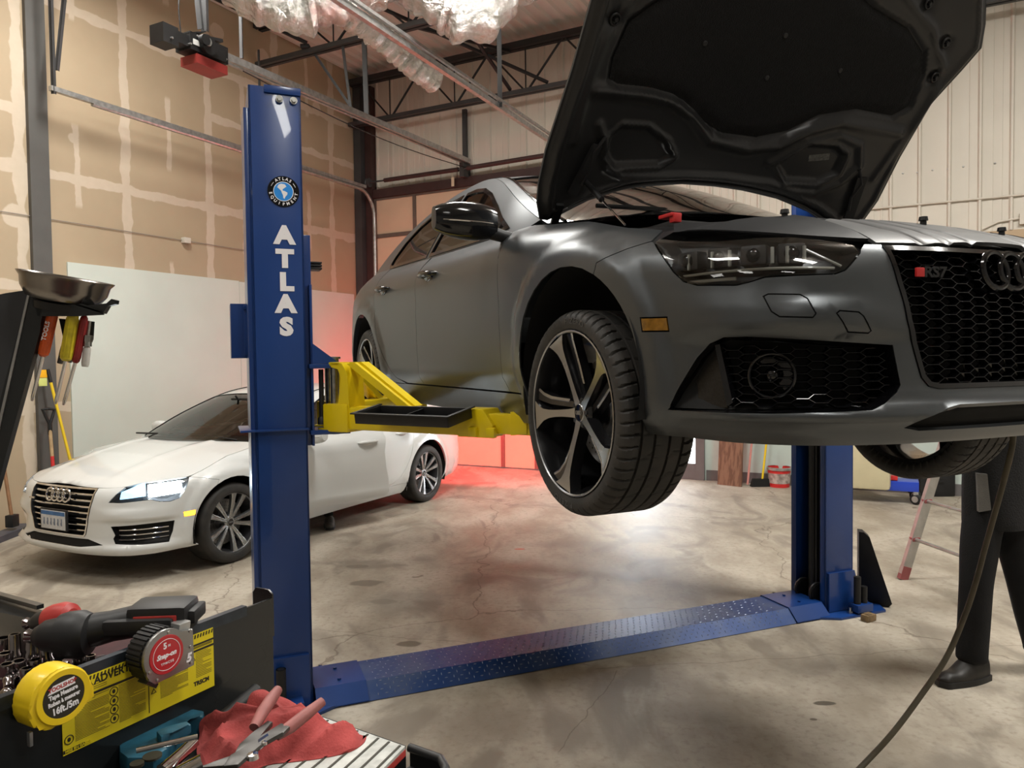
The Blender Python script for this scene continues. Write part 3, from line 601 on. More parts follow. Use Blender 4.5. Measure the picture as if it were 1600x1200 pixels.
# ceiling lights (the lamps themselves)
for k, (a_, b_) in enumerate(LAMPS):
    o0 = Vector(wallpos(a_, b_, LZ+.035)); rt = thing('ceiling_light', 'white high bay ceiling light, %s row, %s' % (('row over the dark car', 'row over the camera', 'rear', 'row beside the left wall')[(5.6, 10.2, 14.8, 4.6).index(a_)], {2.2: 'by the left wall', 5.6: 'in the middle', 10.0: 'over the right half', 10.6: 'far right'}[b_]), 'ceiling light', o0, math.radians(-27.2), 'high bay lights hung under the roof')
    m = MB(); m.box((0, 0, .02), (1.56, .64, .05), .01); m.build('housing', M_CREAM, rt)
    m = MB()
    for sx in (-.6, .6): m.cyl((sx, 0, .04), (sx, 0, CEIL+.05-LZ), .004, n=6)
    m.build('cable', M_GALV, rt)
# ------------------------------------------------------------------ car body surface (car frame: x forward, y left, z up)
def pchip(xs, ys):
    xs = np.array(xs, float); ys = np.array(ys, float)
    h = np.diff(xs); d = np.diff(ys)/h; m = np.zeros(len(xs))
    for i in range(1, len(xs)-1):
        if d[i-1]*d[i] > 0:
            w1 = 2*h[i]+h[i-1]; w2 = h[i]+2*h[i-1]
            m[i] = (w1+w2)/(w1/d[i-1]+w2/d[i])
    m[0] = d[0]; m[-1] = d[-1]
    def f(x):
        x = min(max(float(x), xs[0]), xs[-1])
        i = min(max(int(np.searchsorted(xs, x))-1, 0), len(xs)-2)
        t = (x-xs[i])/h[i]
        return ((2*t**3-3*t*t+1)*ys[i]+(t**3-2*t*t+t)*h[i]*m[i]+(-2*t**3+3*t*t)*ys[i+1]+(t**3-t*t)*h[i]*m[i+1])
    return f
PLAN = [(.93,0),(.925,.25),(.895,.45),(.84,.62),(.765,.735),(.64,.825),(.45,.885),(.25,.925),(.02,.95),(-.4,.95),(-.8,.943),(-1.5,.94),
        (-2.2,.945),(-2.7,.957),(-3.0,.957),(-3.3,.935),(-3.6,.89),(-3.85,.80),(-4.0,.65),(-4.06,.4),(-4.08,0)]
def _catmull(P, n=24):
    P = [np.array(p, float) for p in P]; out = []
    Q = [np.array([P[0][0], -P[1][1]])]+P+[np.array([P[-1][0], -P[-2][1]])]
    for i in range(1, len(Q)-2):
        p0, p1, p2, p3 = Q[i-1:i+3]
        for k in range(n):
            t = k/n
            out.append(.5*((2*p1)+(-p0+p2)*t+(2*p0-5*p1+4*p2-p3)*t*t+(-p0+3*p1-3*p2+p3)*t**3))
    out.append(P[-1]); return np.array(out)
_PL = _catmull(PLAN)
for _ in range(30): _PL[1:-1] = .25*_PL[:-2]+.5*_PL[1:-1]+.25*_PL[2:]
_PS = np.concatenate([[0], np.cumsum(np.linalg.norm(np.diff(_PL, axis=0), axis=1))])
_PT = np.gradient(_PL, axis=0); _PT /= np.linalg.norm(_PT, axis=1)[:, None]
UMAX = _PS[-1]
def plan(u):
    s = 1 if u >= 0 else -1; a = min(abs(u), UMAX)
    x = np.interp(a, _PS, _PL[:, 0]); y = np.interp(a, _PS, _PL[:, 1])
    tx = np.interp(a, _PS, _PT[:, 0]); ty = np.interp(a, _PS, _PT[:, 1])
    n = math.hypot(tx, ty)
    return x, s*y, ty/n, s*(-tx)/n       # outward normal
def U(x): return float(np.interp(-x, -_PL[:, 0], _PS))       # arc length at side station x
def Uy(y): return float(np.interp(y, _PL[:150, 1], _PS[:150]))
STN = [
 (0.0,  [(.15,.12),(.185,.05),(.215,.02),(.245,-.004),(.262,-.020),(.276,-.018),(.300,.004),(.34,.015),(.45,.015),(.60,.03),(.68,.05),(.715,.07),(.74,.11),(.80,.26)]),
 (.42,  [(.15,.12),(.185,.05),(.215,.02),(.245,-.004),(.262,-.022),(.276,-.020),(.300,.006),(.34,.022),(.45,.02),(.50,.012),(.55,.015),(.62,.03),(.68,.05),(.715,.075),(.74,.11),(.80,.26)]),
 (.62,  [(.15,.12),(.185,.055),(.215,.02),(.245,-.002),(.262,-.020),(.276,-.018),(.300,.010),(.34,.032),(.45,.038),(.495,.004),(.53,.0),(.58,.02),(.64,.03),(.70,.06),(.74,.11),(.80,.24)]),
 (.86,  [(.15,.12),(.185,.07),(.215,.03),(.245,.006),(.262,-.012),(.276,-.010),(.300,.012),(.34,.030),(.45,.034),(.50,-.002),(.54,.0),(.60,.015),(.66,.025),(.72,.06),(.76,.11),(.80,.2)]),
 (1.15, [(.15,.12),(.18,.085),(.22,.03),(.26,.012),(.32,.005),(.45,.0),(.55,.0),(.66,.008),(.72,.022),(.76,.05),(.80,.10),(.84,.18)]),
 (1.35, [(.15,.12),(.22,.05),(.30,.012),(.45,.0),(.60,.0),(.68,.002),(.74,.014),(.79,.045),(.83,.085),(.86,.14),(.89,.2)]),
 (U(0), [(.15,.10),(.3,.02),(.5,0),(.66,0),(.74,.005),(.80,.022),(.85,.052),(.885,.09),(.91,.14),(.94,.22)]),
 (U(-.5),[(.15,.10),(.22,.07),(.3,.05),(.38,.025),(.5,.012),(.62,.002),(.74,0),(.82,.006),(.87,.022),(.91,.05),(.945,.09),(.98,.15)]),
 (U(-1.5),[(.15,.12),(.2,.09),(.26,.065),(.30,.05),(.36,.032),(.40,.03),(.5,.018),(.62,.005),(.72,0),(.80,0),(.84,.004),(.88,.015),(.92,.04),(.965,.085),(1.0,.12)]),
 (U(-2.4),[(.15,.12),(.2,.09),(.26,.065),(.30,.05),(.36,.03),(.5,.015),(.62,.004),(.72,0),(.82,0),(.86,.004),(.90,.018),(.94,.042),(.99,.09),(1.03,.13)]),
 (U(-2.95),[(.15,.10),(.3,.03),(.5,0),(.7,0),(.82,0),(.88,.008),(.94,.03),(1.0,.08),(1.05,.14)]),
 (U(-3.6),[(.15,.12),(.3,.02),(.5,0),(.75,.01),(.86,.02),(.95,.06),(1.0,.12),(1.05,.2)]),
 (UMAX,  [(.15,.14),(.22,.08),(.3,.01),(.5,0),(.7,.03),(.85,.05),(.95,.05),(1.0,.08),(1.04,.2)]),
]
_STF = [(u, pchip([a for a, b in p], [b for a, b in p])) for u, p in STN]
_ZG = np.linspace(.15, 1.05, 181)
_us = [u for u, _ in _STF]
_UG = np.linspace(0, UMAX, 240)
_OFF = np.zeros((len(_UG), len(_ZG)))
for _j, _z in enumerate(_ZG):
    _f = pchip(_us, [f(_z) for _, f in _STF])
    _OFF[:, _j] = [_f(u) for u in _UG]
def sstep(a, b, x):
    t = min(max((x-a)/(b-a), 0), 1); return t*t*(3-2*t)
def off(u, z):
    a = min(abs(u), UMAX)/UMAX*(len(_UG)-1); b = (min(max(z, .15), 1.05)-.15)/.9*(len(_ZG)-1)
    i = min(int(a), len(_UG)-2); j = min(int(b), len(_ZG)-2); fa = a-i; fb = b-j
    o = (_OFF[i, j]*(1-fa)*(1-fb)+_OFF[i+1, j]*fa*(1-fb)+_OFF[i, j+1]*(1-fa)*fb+_OFF[i+1, j+1]*fa*fb)
    x = np.interp(abs(u), _PS, _PL[:, 0])
    for xc in (0, -2.915):
        d = math.hypot(x-xc, z-.35)
        if d < .52: o -= .016*(1-sstep(.435, .50, d))
    return o
def wrap(u, z, extra=0.0):
    x, y, nx, ny = plan(u); o = off(u, z)-extra
    return (x-nx*o, y-ny*o, z)
def zb(x): return float(np.interp(x, [-3.3, -2.7, -1.6, -.9, -.4], [1.06, 1.025, .985, .965, .95]))
def yg(x, z):
    d = z-.96
    y = .845-.45*d-.28*d*d
    if x > -.9: y -= .16*((x+.9)/.5)**2*.55
    if x < -2.3: y -= .05*((x+2.3)/1.0)**2
    return y
EDGE = [(-.47,.965),(-.62,1.04),(-.8,1.13),(-1.0,1.222),(-1.2,1.305),(-1.4,1.365),(-1.65,1.40),(-1.95,1.412),(-2.3,1.395),(-2.7,1.335),(-3.1,1.24),(-3.5,1.13),(-3.8,1.04)]
CENT = [(-.12,.985),(-.35,1.075),(-.62,1.185),(-.88,1.285),(-1.10,1.355),(-1.35,1.405),(-1.65,1.432),(-1.95,1.44),(-2.3,1.425),(-2.7,1.37),(-3.15,1.265),(-3.6,1.14),(-3.95,1.04)]
_ev = list(range(len(EDGE)))
_fex = pchip(_ev, [e[0] for e in EDGE]); _fez = pchip(_ev, [e[1] for e in EDGE]); _fcx = pchip(_ev, [e[0] for e in CENT]); _fcz = pchip(_ev, [e[1] for e in CENT])
def top(v, t):
    ex, ez = _fex(v), _fez(v); ey = yg(ex, ez); cx, cz = _fcx(v), _fcz(v)
    k = 1-abs(t)**2.2
    return (ex+(cx-ex)*k, ey*t, ez+(cz-ez)*k)
def side(x, z, s=-1): return (x, s*yg(x, z), z)
# hood edge (shut line with fender) in wrap coordinates
ZHK = ['rs']
def zh(u):
    if ZHK[0] == 'rs': return float(np.interp(abs(u), [0, .5, .72, .9, 1.15, 1.35, U(0), U(-.45)], [.722, .724, .742, .765, .80, .835, .892, .953]))
    return float(np.interp(abs(u), [0, .5, .655, .818, 1.05, 1.192, 1.30, 1.42, U(0), U(-.45)], [.720, .722, .731, .757, .767, .772, .803, .842, .892, .953]))
# ------------------------------------------------------------------ tyre, wheels (wheel frame: plane xy, outside = +z)
def tyre_mesh(R=.349, ri=.268, w=.1375, deep=True, nt=560):
    prof = [(ri, w*.90), (ri+.006, w*.97), (ri+.020, w), (R-.028, w*.995), (R-.016, w*.95), (R-.006, w*.86), (R-.001, w*.76)]
    g = [.56, .20, -.20, -.56]
    zs = sorted(set([w*.70]+[w*(c+d) for c in g for d in (.04, .028, -.028, -.04)]+[w*q for q in (.38, .30, .0, .08, -.08, -.30, -.38, -.70)]), reverse=True)
    prof += [(R, z) for z in zs]+[(R-.001, -w*.76), (R-.006, -w*.86), (R-.016, -w*.95), (R-.03, -w*.995), (ri+.03, -w), (ri+.012, -w*.94), (ri, -w*.84)]
    P = 56 if deep else 1; vs = []
    for i in range(nt):
        t = 2*math.pi*i/nt
        for r, z in prof:
            a = z/w; rr = r
            if deep and abs(a) < .96:
                for c in g:
                    if abs(a-c) < .03: rr = R-.0085
                ph = (t*P/(2*math.pi)+(.5*a*a if a > 0 else -.5*a*a)+(.35 if a < 0 else 0)) % 1
                if (.60 < abs(a) < .96) and ph < .17: rr = min(rr, r-.0075)
                if (.24 < abs(a) < .52) and (t*P*.5/(2*math.pi)+a*1.6) % 1 < .07: rr = min(rr, r-.0045)
                if abs(a) < .17 and (t*P/(2*math.pi)+a*2) % 1 < .09 and a > 0: rr = min(rr, r-.003)
            vs.append((rr*math.cos(t), rr*math.sin(t), z))
    m = len(prof); fs = [(i*m+j, i*m+j+1, ((i+1) % nt)*m+j+1, ((i+1) % nt)*m+j) for i in range(nt) for j in range(m-1)]
    return vs, fs
def spoke(mb, stations, ang, depth, mi_top, mi_side, twist=0.0):
    """stations: (radius, left, right, height): machined top face and painted flanks"""
    n = len(stations); T = []; B = []
    for k, (r, l, rt, h) in enumerate(stations):
        for q, lst, hh, ex in ((l, T, h, 0), (rt, T, h, 0), (l, B, h-depth, -.006), (rt, B, h-depth, .006)):
            y = q+ex; x = math.sqrt(max(r*r-y*y, 1e-6)); a = ang+twist*r
            lst.append((x*math.cos(a)-y*math.sin(a), x*math.sin(a)+y*math.cos(a), hh))
    ft = [(2*i, 2*i+2, 2*i+3, 2*i+1) for i in range(n-1)]; mb._add(T, ft, mi_top)
    V = T+B; N = len(T); fs = []
    for i in range(n-1):
        fs += [(2*i, N+2*i, N+2*i+2, 2*i+2), (2*i+1, 2*i+3, N+2*i+3, N+2*i+1)]
    fs += [(2*(n-1), 2*(n-1)+1, N+2*(n-1)+1, N+2*(n-1))]
    mb._add(V, fs, mi_side)
def rings(mb, c, ex, ey, en, R, r, gapk=1.42, mi=0):
    for k in range(4):
        o = Vector(c)+Vector(ex)*((k-1.5)*R*gapk); mb.torus(o, en, R, r, 32, 8, mi)
def make_wheel(kind, parent):
    mb = MB()
    if kind == 'rs':
        mb.lathe([(.2815, .126), (.2815, .135), (.2775, .1365), (.2740, .133), (.2735, .126)], n=96, mi=1, cap=False)
        mb.lathe([(.2735, .126), (.267, .095), (.260, .02), (.250, -.06), (.262, -.112), (.280, -.118), (.2815, .126)], n=96, mi=0, cap=False)
        for i in range(5):
            a = math.radians(112-72*i)
            S = [(.035, -.017, .017, .096), (.07, -.0135, .014, .100), (.115, -.0125, .012, .105), (.16, -.0125, .013, .110), (.195, -.014, .0165, .115), (.226, -.018, .025, .120), (.250, -.028, .040, .124), (.264, -.040, .050, .127), (.2740, -.050, .058, .130)]
            spoke(mb, S, a, .040, 1, 0)
            S2 = [(.05, -.036, -.017, .078), (.10, -.043, -.022, .082), (.16, -.050, -.028, .088), (.21, -.057, -.034, .096), (.250, -.072, -.045, .108), (.2735, -.090, -.055, .118)]
            spoke(mb, S2, a, .035, 0, 0)
            # bright edge on the rear prong
            spoke(mb, [(r, l, l+.0028, h+.0008) for r, l, q, h in S2[1:]], a, .002, 1, 1)
        mb.lathe([(.062, -.02), (.060, .080), (.052, .092), (.030, .096)], n=40, mi=0, cap=False)
        for i in range(5):
            a = math.radians(112+36-72*i); c = Vector((.043*math.cos(a), .043*math.sin(a), .084)); mb.cyl(c, c+Vector((0, 0, .012)), .009, .008, 12, 2)
        c = Vector((.20*math.cos(2.75), .20*math.sin(2.75), -.01)); mb.cyl(c+Vector((.035*math.cos(2.75), .035*math.sin(2.75), 0)), c+Vector((0, 0, .02)), .005, .004, 10, 0)
        rim = mb.build('wheel', [M_RIMD, M_POL, M_PLAST], parent, ang=30)
    else:
        mb.lathe([(.252, .100), (.252, .108), (.247, .110), (.243, .104), (.242, .096)], n=80, mi=1, cap=False)
        mb.lathe([(.242, .096), (.236, .07), (.228, 0), (.222, -.06), (.235, -.1), (.25, -.105), (.252, .1)], n=80, mi=0, cap=False)
        for i in range(10):
            a = math.radians(90+36*i+(4.5 if i % 2 else -4.5))
            S = [(.040, -.008, .008, .066), (.09, -.009, .009, .080), (.15, -.011, .011, .092), (.20, -.014, .014, .099), (.236, -.019, .019, .103), (.244, -.022, .022, .105)]
            spoke(mb, S, a, .03, 1, 1)
            spoke(mb, [(r, q-.003, q, h+.002) for r, l, q, h in S], a, .004, 2, 2); spoke(mb, [(r, l, l+.003, h+.002) for r, l, q, h in S], a, .004, 2, 2)
        mb.lathe([(.055, -.02), (.055, .058), (.045, .068), (.0, .070)], n=40, mi=1, cap=False)
        rim = mb.build('wheel', [mat('grey_rim_barrel', (.06, .06, .065), .35, metal=.6, var=.2), M_SILR, M_POL], parent, ang=30)
    R = .349 if kind == 'rs' else .336
    vs, fs = tyre_mesh(R, .2805 if kind == 'rs' else .25, .1375 if kind == 'rs' else .125, kind == 'rs', 560 if kind == 'rs' else 160)
    t = MB(); t._add(vs, fs, 0, True)
    if kind == 'rs':
        def bend(rad, a0):
            def f(v): a = a0-v[0]/rad; r = rad+v[1]; return (r*math.cos(a), r*math.sin(a), .1372+v[2])
            return f
        for a0 in (math.radians(82), math.radians(262)):
            tv, tf = text_mb('P ZERO', .026, .0012, .0006, spacing=1.25, sx=1.25)
            fn = bend(.311, a0); t._add([fn(v) for v in tv], tf, 1)
    t.build('tyre', [M_RUB, mat('tyre_lettering', (.05, .048, .045), .5, var=.1)], rim, ang=35)
    b = MB(); z0 = -.02
    b.lathe([(.085, z0+.01), (.19, z0+.01), (.19, z0-.02), (.085, z0-.02)], n=64, mi=0, cap=False)
    b.lathe([(.0, z0+.035), (.07, z0+.035), (.085, z0+.01)], n=40, mi=0, cap=False)
    for k in range(40):
        for q, rr in enumerate((.110, .135, .165)):
            a = 2*math.pi*k/40+q*.09; c = Vector((rr*math.cos(a), rr*math.sin(a), z0+.0095)); b.cyl(c, c+Vector((0, 0, .0012)), .0035, n=8, mi=1)
    b.build('brake_disc', [M_DISC, M_SEAL], rim, ang=30)
    ca = MB()
    for a in (2.6,):
        P = [(rr*math.cos(a+d), rr*math.sin(a+d)) for rr, ds in ((.205, (-.45, -.2, 0, .2, .45)), (.125, (.45, .2, 0, -.2, -.45))) for d in ds]
        ca.prism(P, z0-.06, z0+.045, bev=.006)
    ca.build('brake_caliper', M_PLAST, rim)
    cc = MB(); h = .096 if kind == 'rs' else .071
    cc.lathe([(.031, h-.012), (.031, h), (.0285, h+.002)], n=40, mi=1, cap=False); cc.lathe([(.0285, h+.0015), (0, h+.0035)], n=40, mi=0, cap=False)
    rings(cc, (0, 0, h+.0035), (1, 0, 0), (0, 1, 0), (0, 0, 1), .0062, .0011, mi=1)
    cc.build('center_cap', [M_GBLACK, M_POL], rim)
    return rim
WR = Matrix(((1, 0, 0), (0, 0, -1), (0, 1, 0))).to_4x4(); WL = Matrix(((-1, 0, 0), (0, 0, 1), (0, 1, 0))).to_4x4()
# ------------------------------------------------------------------ shared outlines in wrap coordinates (|u|, z)
def arc_u(xc, zc, r, a0, a1, n=14):
    return [(U(xc+r*math.cos(a0+(a1-a0)*i/n)), zc+r*math.sin(a0+(a1-a0)*i/n)) for i in range(n+1)]
UB = U(-.45); UA = U(-.66)
ARC_F = arc_u(0, .345, .385, math.radians(203), math.radians(62))       # rear bottom over the top to the bumper seam
ARC_FB = arc_u(0, .345, .385, math.radians(62), math.radians(-22))      # the bumper's share
ARC_R = arc_u(-2.915, .35, .39, math.radians(205), math.radians(-25), 22)
SEAM = [(U(.385*math.cos(math.radians(62))), .345+.385*math.sin(math.radians(62))), (1.389, .722), (1.286, .755), (1.204, .769)]
def hedge(u0, u1, n=14): return [(u0+(u1-u0)*i/n, zh(u0+(u1-u0)*i/n)) for i in range(n+1)]
UF = lambda x: U(x)
D_FRONT = [(2.17, .288), (2.205, .35), (2.19, .427), (2.16, .636), (2.17, .80), (2.20, zb(-.6)+.006)]
D_MID = [(3.355, .288), (3.395, .33), (3.375, .47), (3.335, .60), (3.315, .75), (3.345, .90), (3.36, 1.0)]
D_REAR = [(3.66, .288), (3.858, .315), (3.97, .376), (4.029, .437), (4.10, .561), (4.18, .731), (4.20, .899), (4.215, 1.04)]
def belt_line(u0, u1, n=10):
    out = []
    for i in range(n+1):
        u = u0+(u1-u0)*i/n; x = float(np.interp(u, _PS, _PL[:, 0])); out.append((u, zb(x)))
    return out
GRILLE_RS = [(-.466, .712), (-.455, .612), (-.438, .512), (-.385, .363), (-.362, .340), (-.33, .333), (.33, .333), (.362, .340), (.385, .363), (.438, .512), (.455, .612), (.466, .712)]
INT_RS = [(1.10, .275), (1.072, .33), (1.010, .42), (.972, .458), (.926, .474), (.856, .474), (.471, .447), (.448, .345), (.46, .327), (.505, .30), (.552, .285), (.805, .277)]
HL_RS = [(1.192, .765), (1.136, .716), (1.088, .664), (1.051, .634), (1.005, .620), (.892, .612), (.857, .618), (.815, .629), (.63, .632), (.60, .642), (.545, .690), (.553, .712), (.60, .724), (.708, .740), (.93, .770), (1.05, .788), (1.155, .795)]
def lens_obj(kind, s, poly, root):
    fn = lambda u, z: wrap(s*u, z)
    inn = lambda u, z: wrap(s*u, z, -.075)
    hb = MB(); P = resample(inset(poly, .002), .03); n = len(P)
    vs = [fn(*p) for p in P]+[inn(*p) for p in inset(P, .012)]
    hb._add([Vector(wrap(s*p[0], p[1], -.004)) for p in P]+vs[n:], [(i, (i+1) % n, n+(i+1) % n, n+i) for i in range(n)], 0)
    lamp_o = hb.build('headlight', [M_LAMPIN], root)
    panel('housing', inset(poly, .012), inn, [M_LAMPIN], lamp_o, gap=0, thick=0, step=.05)
    return lamp_o, fn
def build_car(name, label, group, paint, kind, loc, fwd, z_wheel, hood_open=False, door_open=0.0, wheel_kind='rs'):
    root = thing(name, label, 'car', loc, math.atan2(fwd[1], fwd[0])); ZHK[0] = kind
    RS = kind == 'rs'
    P = lambda nm, poly, s=1, mats=paint, par=root, **k: panel(nm, poly, (lambda u, z: wrap(s*u, z)), mats, par, **k)
    # dark inner shell so that no seam shows daylight
    for s in (1, -1):
        P('inner_shell', [(UMAX, .24), (UMAX, .95), (U(-2.9), .98), (UA+.3, .93), (UA, .90)]+[(u, z-.03) for u, z in hedge(UB, 1.2)][::1]+[(1.2, .60)]+arc_u(0, .345, .42, math.radians(58), math.radians(200))+[(U(-.5), .24), (U(-2.4), .24)]+arc_u(-2.915, .35, .42, math.radians(-10), math.radians(190)), s, [M_SEAL], gap=0, step=.09, thick=0) if False else None
    # ---- bumper, grille, lamps
    if RS:
        half = [(.95, .19), (.55, .188), (.3, .188)]
        right = ([(1.24, .195)]+[(u, z) for u, z in ARC_FB[::-1]]+SEAM[1:]+[(1.192, .765)]+HL_RS[1:11]+[(.540, .700), (.52, .716), (.466, .716)]+[(-p[0], p[1]) for p in GRILLE_RS[1:6]])
        outer = [(-a, b) for a, b in right]+[(a, b) for a, b in right[::-1]]+[(.9, .186), (.3, .186), (-.3, .186), (-.9, .186)]
        low = [(-.447, .235), (-.411, .257), (-.326, .284), (-.281, .290), (.281, .290), (.326, .284), (.411, .257), (.447, .235), (.40, .226), (-.40, .226)]
        wash = [(.818, .579), (.806, .585), (.725, .581), (.707, .570), (.689, .530), (.697, .520), (.777, .524), (.797, .538)]
        wash2 = [(.638, .530), (.630, .537), (.580, .533), (.566, .522), (.541, .485), (.546, .479), (.603, .482)]
        holes = [INT_RS, [(-a, b) for a, b in INT_RS], low]
        for s in (1, -1):
            holes += [[(s*a, b) for a, b in wash], [(s*a, b) for a, b in wash2], [(s*a, b) for a, b in [(1.189, .540), (1.102, .538), (1.095, .497), (1.182, .499)]]]
        bump = P('front_bumper', outer, holes=holes, step=.028, thick=.012)
        for s in (1, -1):
            for w_ in (wash, wash2): P('washer_cover', w_, s, par=bump, step=.03, thick=.004, gap=.0022)
            P('side_marker', [(1.189, .540), (1.102, .538), (1.095, .497), (1.182, .499)], s, [M_AMB], bump, step=.03, thick=.006, gap=.003)
            # the thin seam floor behind the covers
            P('seam', inset(wash, -.006), s, [M_SEAL], bump, step=.05, thick=0, gap=0).data.transform(Matrix.Translation((-.006, 0, 0)))
            P('seam', inset(wash2, -.006), s, [M_SEAL], bump, step=.05, thick=0, gap=0).data.transform(Matrix.Translation((-.006, 0, 0)))
            # lower intake
            it = MB(); Q = resample(INT_RS, .03); n = len(Q)
            it._add([wrap(s*a, b, -.001) for a, b in Q]+[wrap(s*a, b, -.09) for a, b in inset(Q, .006)], [(i, (i+1) % n, n+(i+1) % n, n+i) for i in range(n)], 0)
            fin = [(.965, .455), (.950, .458), (.905, .300), (.918, .290)]
            q = [wrap(s*a, b, e) for e in (-.09, -.012) for a, b in fin]
            it.hexa(q, 0)
            q = [wrap(s*a, b, e) for e in (-.085, -.035) for a, b in [(1.085, .285), (.925, .285), (.955, .450), (.975, .450)]]; it.hexa(q, 2)
            # fog ring
            c = Vector(wrap(s*.80, .372, -.03)); nx = Vector(wrap(s*.80, .372, 0))-Vector(wrap(s*.80, .372, -.1)); nx.normalize()
            it.torus(c+nx*.012, nx, .058, .004, 40, 8, 0); it.lathe([(.058, .012), (.05, -.03), (.0, -.035)], c, nx, 36, 0, cap=False)
            it.ball(c-nx*.015+Vector((0, -.0, 0)), .022, 16, 0)
            intake = it.build('air_intake', [M_GBLACK, M_SEAL, M_CARB], root)
            hm = MB(); hexmesh(hm, lambda u, z: wrap(s*u, z, -.022), lambda u, z: wrap(s*u, z, -.04), [(.95, .455), (.90, .29), (.55, .29), (.46, .335), (.478, .440)], .068, .0215, .0055)
            hm2 = hm.build('honeycomb', [M_GBLACK], intake)
            P('intake_back', inset(INT_RS, .004), s, [M_SEAL], intake, gap=0, step=.06, thick=0).data.transform(Matrix.Translation((-.085, 0, 0)))
        # centre grille
        g = MB(); Q = resample(GRILLE_RS, .03); n = len(Q)
        for e0, e1, i0, i1 in ((.004, .004, 0, .013), (.004, -.03, .013, .018)):
            g._add([wrap(a, b, e0) for a, b in inset(Q, i0)]+[wrap(a, b, e1) for a, b in inset(Q, i1)], [(i, (i+1) % n, n+(i+1) % n, n+i) for i in range(n)], 0)
        g._add([wrap(a, b, .004) for a, b in Q]+[wrap(a, b, -.05) for a, b in Q], [(i, (i+1) % n, n+(i+1) % n, n+i) for i in range(n)], 0)
        gr = g.build('grille', [M_GBLACK], root)
        hm = MB(); hexmesh(hm, lambda u, z: wrap(u, z, -.010), lambda u, z: wrap(u, z, -.036), inset(GRILLE_RS, .014), .0745, .0240, .0062); hm.build('honeycomb', [M_GBLACK], gr)
        P('grille_back', GRILLE_RS, 1, [M_SEAL], gr, gap=0, step=.08, thick=0).data.transform(Matrix.Translation((-.07, 0, 0)))
        P('lower_grille', inset(low, -.008), 1, [M_SEAL], bump, gap=0, step=.06, thick=0).data.transform(Matrix.Translation((-.03, 0, 0)))
        em = MB(); c = Vector(wrap(0, .650, .012)); en = Vector((.985, 0, .17)); ey = Vector((-.17, 0, .985)); rings(em, c, (0, 1, 0), ey, en, .0505, .0085, 1.40); em.build('ring_emblem', [M_GBLACK], gr)
        bd = MB(); c = Vector(wrap(-.345, .638, .004)); ex = (Vector(wrap(-.30, .638))-Vector(wrap(-.39, .638))).normalized()
        put_text(bd, 'RS7', .038, c+ex*.012, ex, (0, 0, 1), 1, .004, .0012, sx=1.25); bd.box(c-ex*.036, (.008, .026, .024), .002, Euler((0, 0, math.atan2(ex.y, ex.x)-math.pi/2)), 0)
        bd.build('model_badge', [M_RED, M_PLAST], gr)
    else:
        GA = [(-.405, .722), (-.395, .64), (-.375, .53), (-.33, .37), (-.31, .352), (.31, .352), (.33, .37), (.375, .53), (.395, .64), (.405, .722)]
        IA = [(.555, .436), (.80, .448), (1.045, .452), (1.03, .37), (.998, .295), (.80, .300), (.60, .31), (.575, .345), (.59, .37)]
        HA = [(.545, .623), (.60, .685), (.655, .731), (.818, .757), (1.05, .767), (1.192, .772), (1.15, .70), (1.09, .622), (1.02, .606), (.941, .614), (.87, .636), (.76, .630), (.655, .622)]
        LA = [(-.50, .300), (-.35, .335), (.35, .335), (.50, .300), (.30, .282), (-.30, .282)]
        seam2 = [(SEAM[0][0], SEAM[0][1]), (1.42, .724), (1.30, .752), (1.204, .770)]
        right = ([(1.24, .225)]+[(u, z) for u, z in ARC_FB[::-1]][1:]+seam2[1:]+[(1.192, .765)]+HA[6:]+[(.545, .623)]+HA[1:3]+[(.818, .757), (.80, .761), (.62, .736), (.5, .727), (.43, .726)]+[(.405, .722), (.395, .64), (.375, .53), (.33, .37), (.31, .352)])
        right = ([(1.24, .225)]+[(u, z) for u, z in ARC_FB[::-1]][1:]+seam2[1:]+[(1.192, .772)]+HA[6:]+[(.545, .623)]+HA[1:3]+[(.62, .731), (.5, .724), (.405, .722)]+[(.395, .64), (.375, .53), (.33, .37), (.31, .352)])
        outer = [(-a, b) for a, b in right]+[(a, b) for a, b in right[::-1]]+[(.9, .215), (.3, .215), (-.3, .215), (-.9, .215)]
        MK = [(1.112, .510), (1.205, .514), (1.20, .474), (1.115, .472)]
        holes = [IA, [(-a, b) for a, b in IA], LA, MK, [(-a, b) for a, b in MK]]
        bump = P('front_bumper', outer, holes=holes, step=.035, thick=.012)
        for s in (1, -1):
            P('side_marker', MK, s, [M_AMBON], bump, step=.04, thick=.006, gap=.002)
            it = MB(); Q = resample(IA, .04); n = len(Q)
            it._add([wrap(s*a, b, -.001) for a, b in Q]+[wrap(s*a, b, -.06) for a, b in inset(Q, .006)], [(i, (i+1) % n, n+(i+1) % n, n+i) for i in range(n)], 0)
            for k, z in enumerate((.335, .372, .410)):
                A_ = [(1.02, z), (.61, z-.004)]
                it.tube([wrap(s*(1.01-(.40)*t), z-.004*t, -.022) for t in np.linspace(0, 1, 12)], .006, 8, 1)
            intake = it.build('air_intake', [M_PLAST, M_CHR], root)
            P('intake_back', inset(IA, .004), s, [M_SEAL], intake, gap=0, step=.06, thick=0).data.transform(Matrix.Translation((-.05, 0, 0)))
            # headlight, lit
            lo, fn = lens_obj(kind, s, HA, root)
            q = MB(); q.grid(lambda a, b: wrap(s*(.86+.27*a), .648+.090*b+.012*a, -.03), 10, 4); q.build('lit_reflector', [M_HLON], lo)
            q = MB(); q.grid(lambda a, b: wrap(s*(.62+.22*a), .640+.02*a+(.055+.05*a)*b, -.03), 10, 4); q.build('daytime_strip', [M_HLDIM], lo)
            P('lens', HA, s, [M_LENS], lo, thick=0, step=.04)
        g = MB(); Q = resample(GA, .04); n = len(Q)
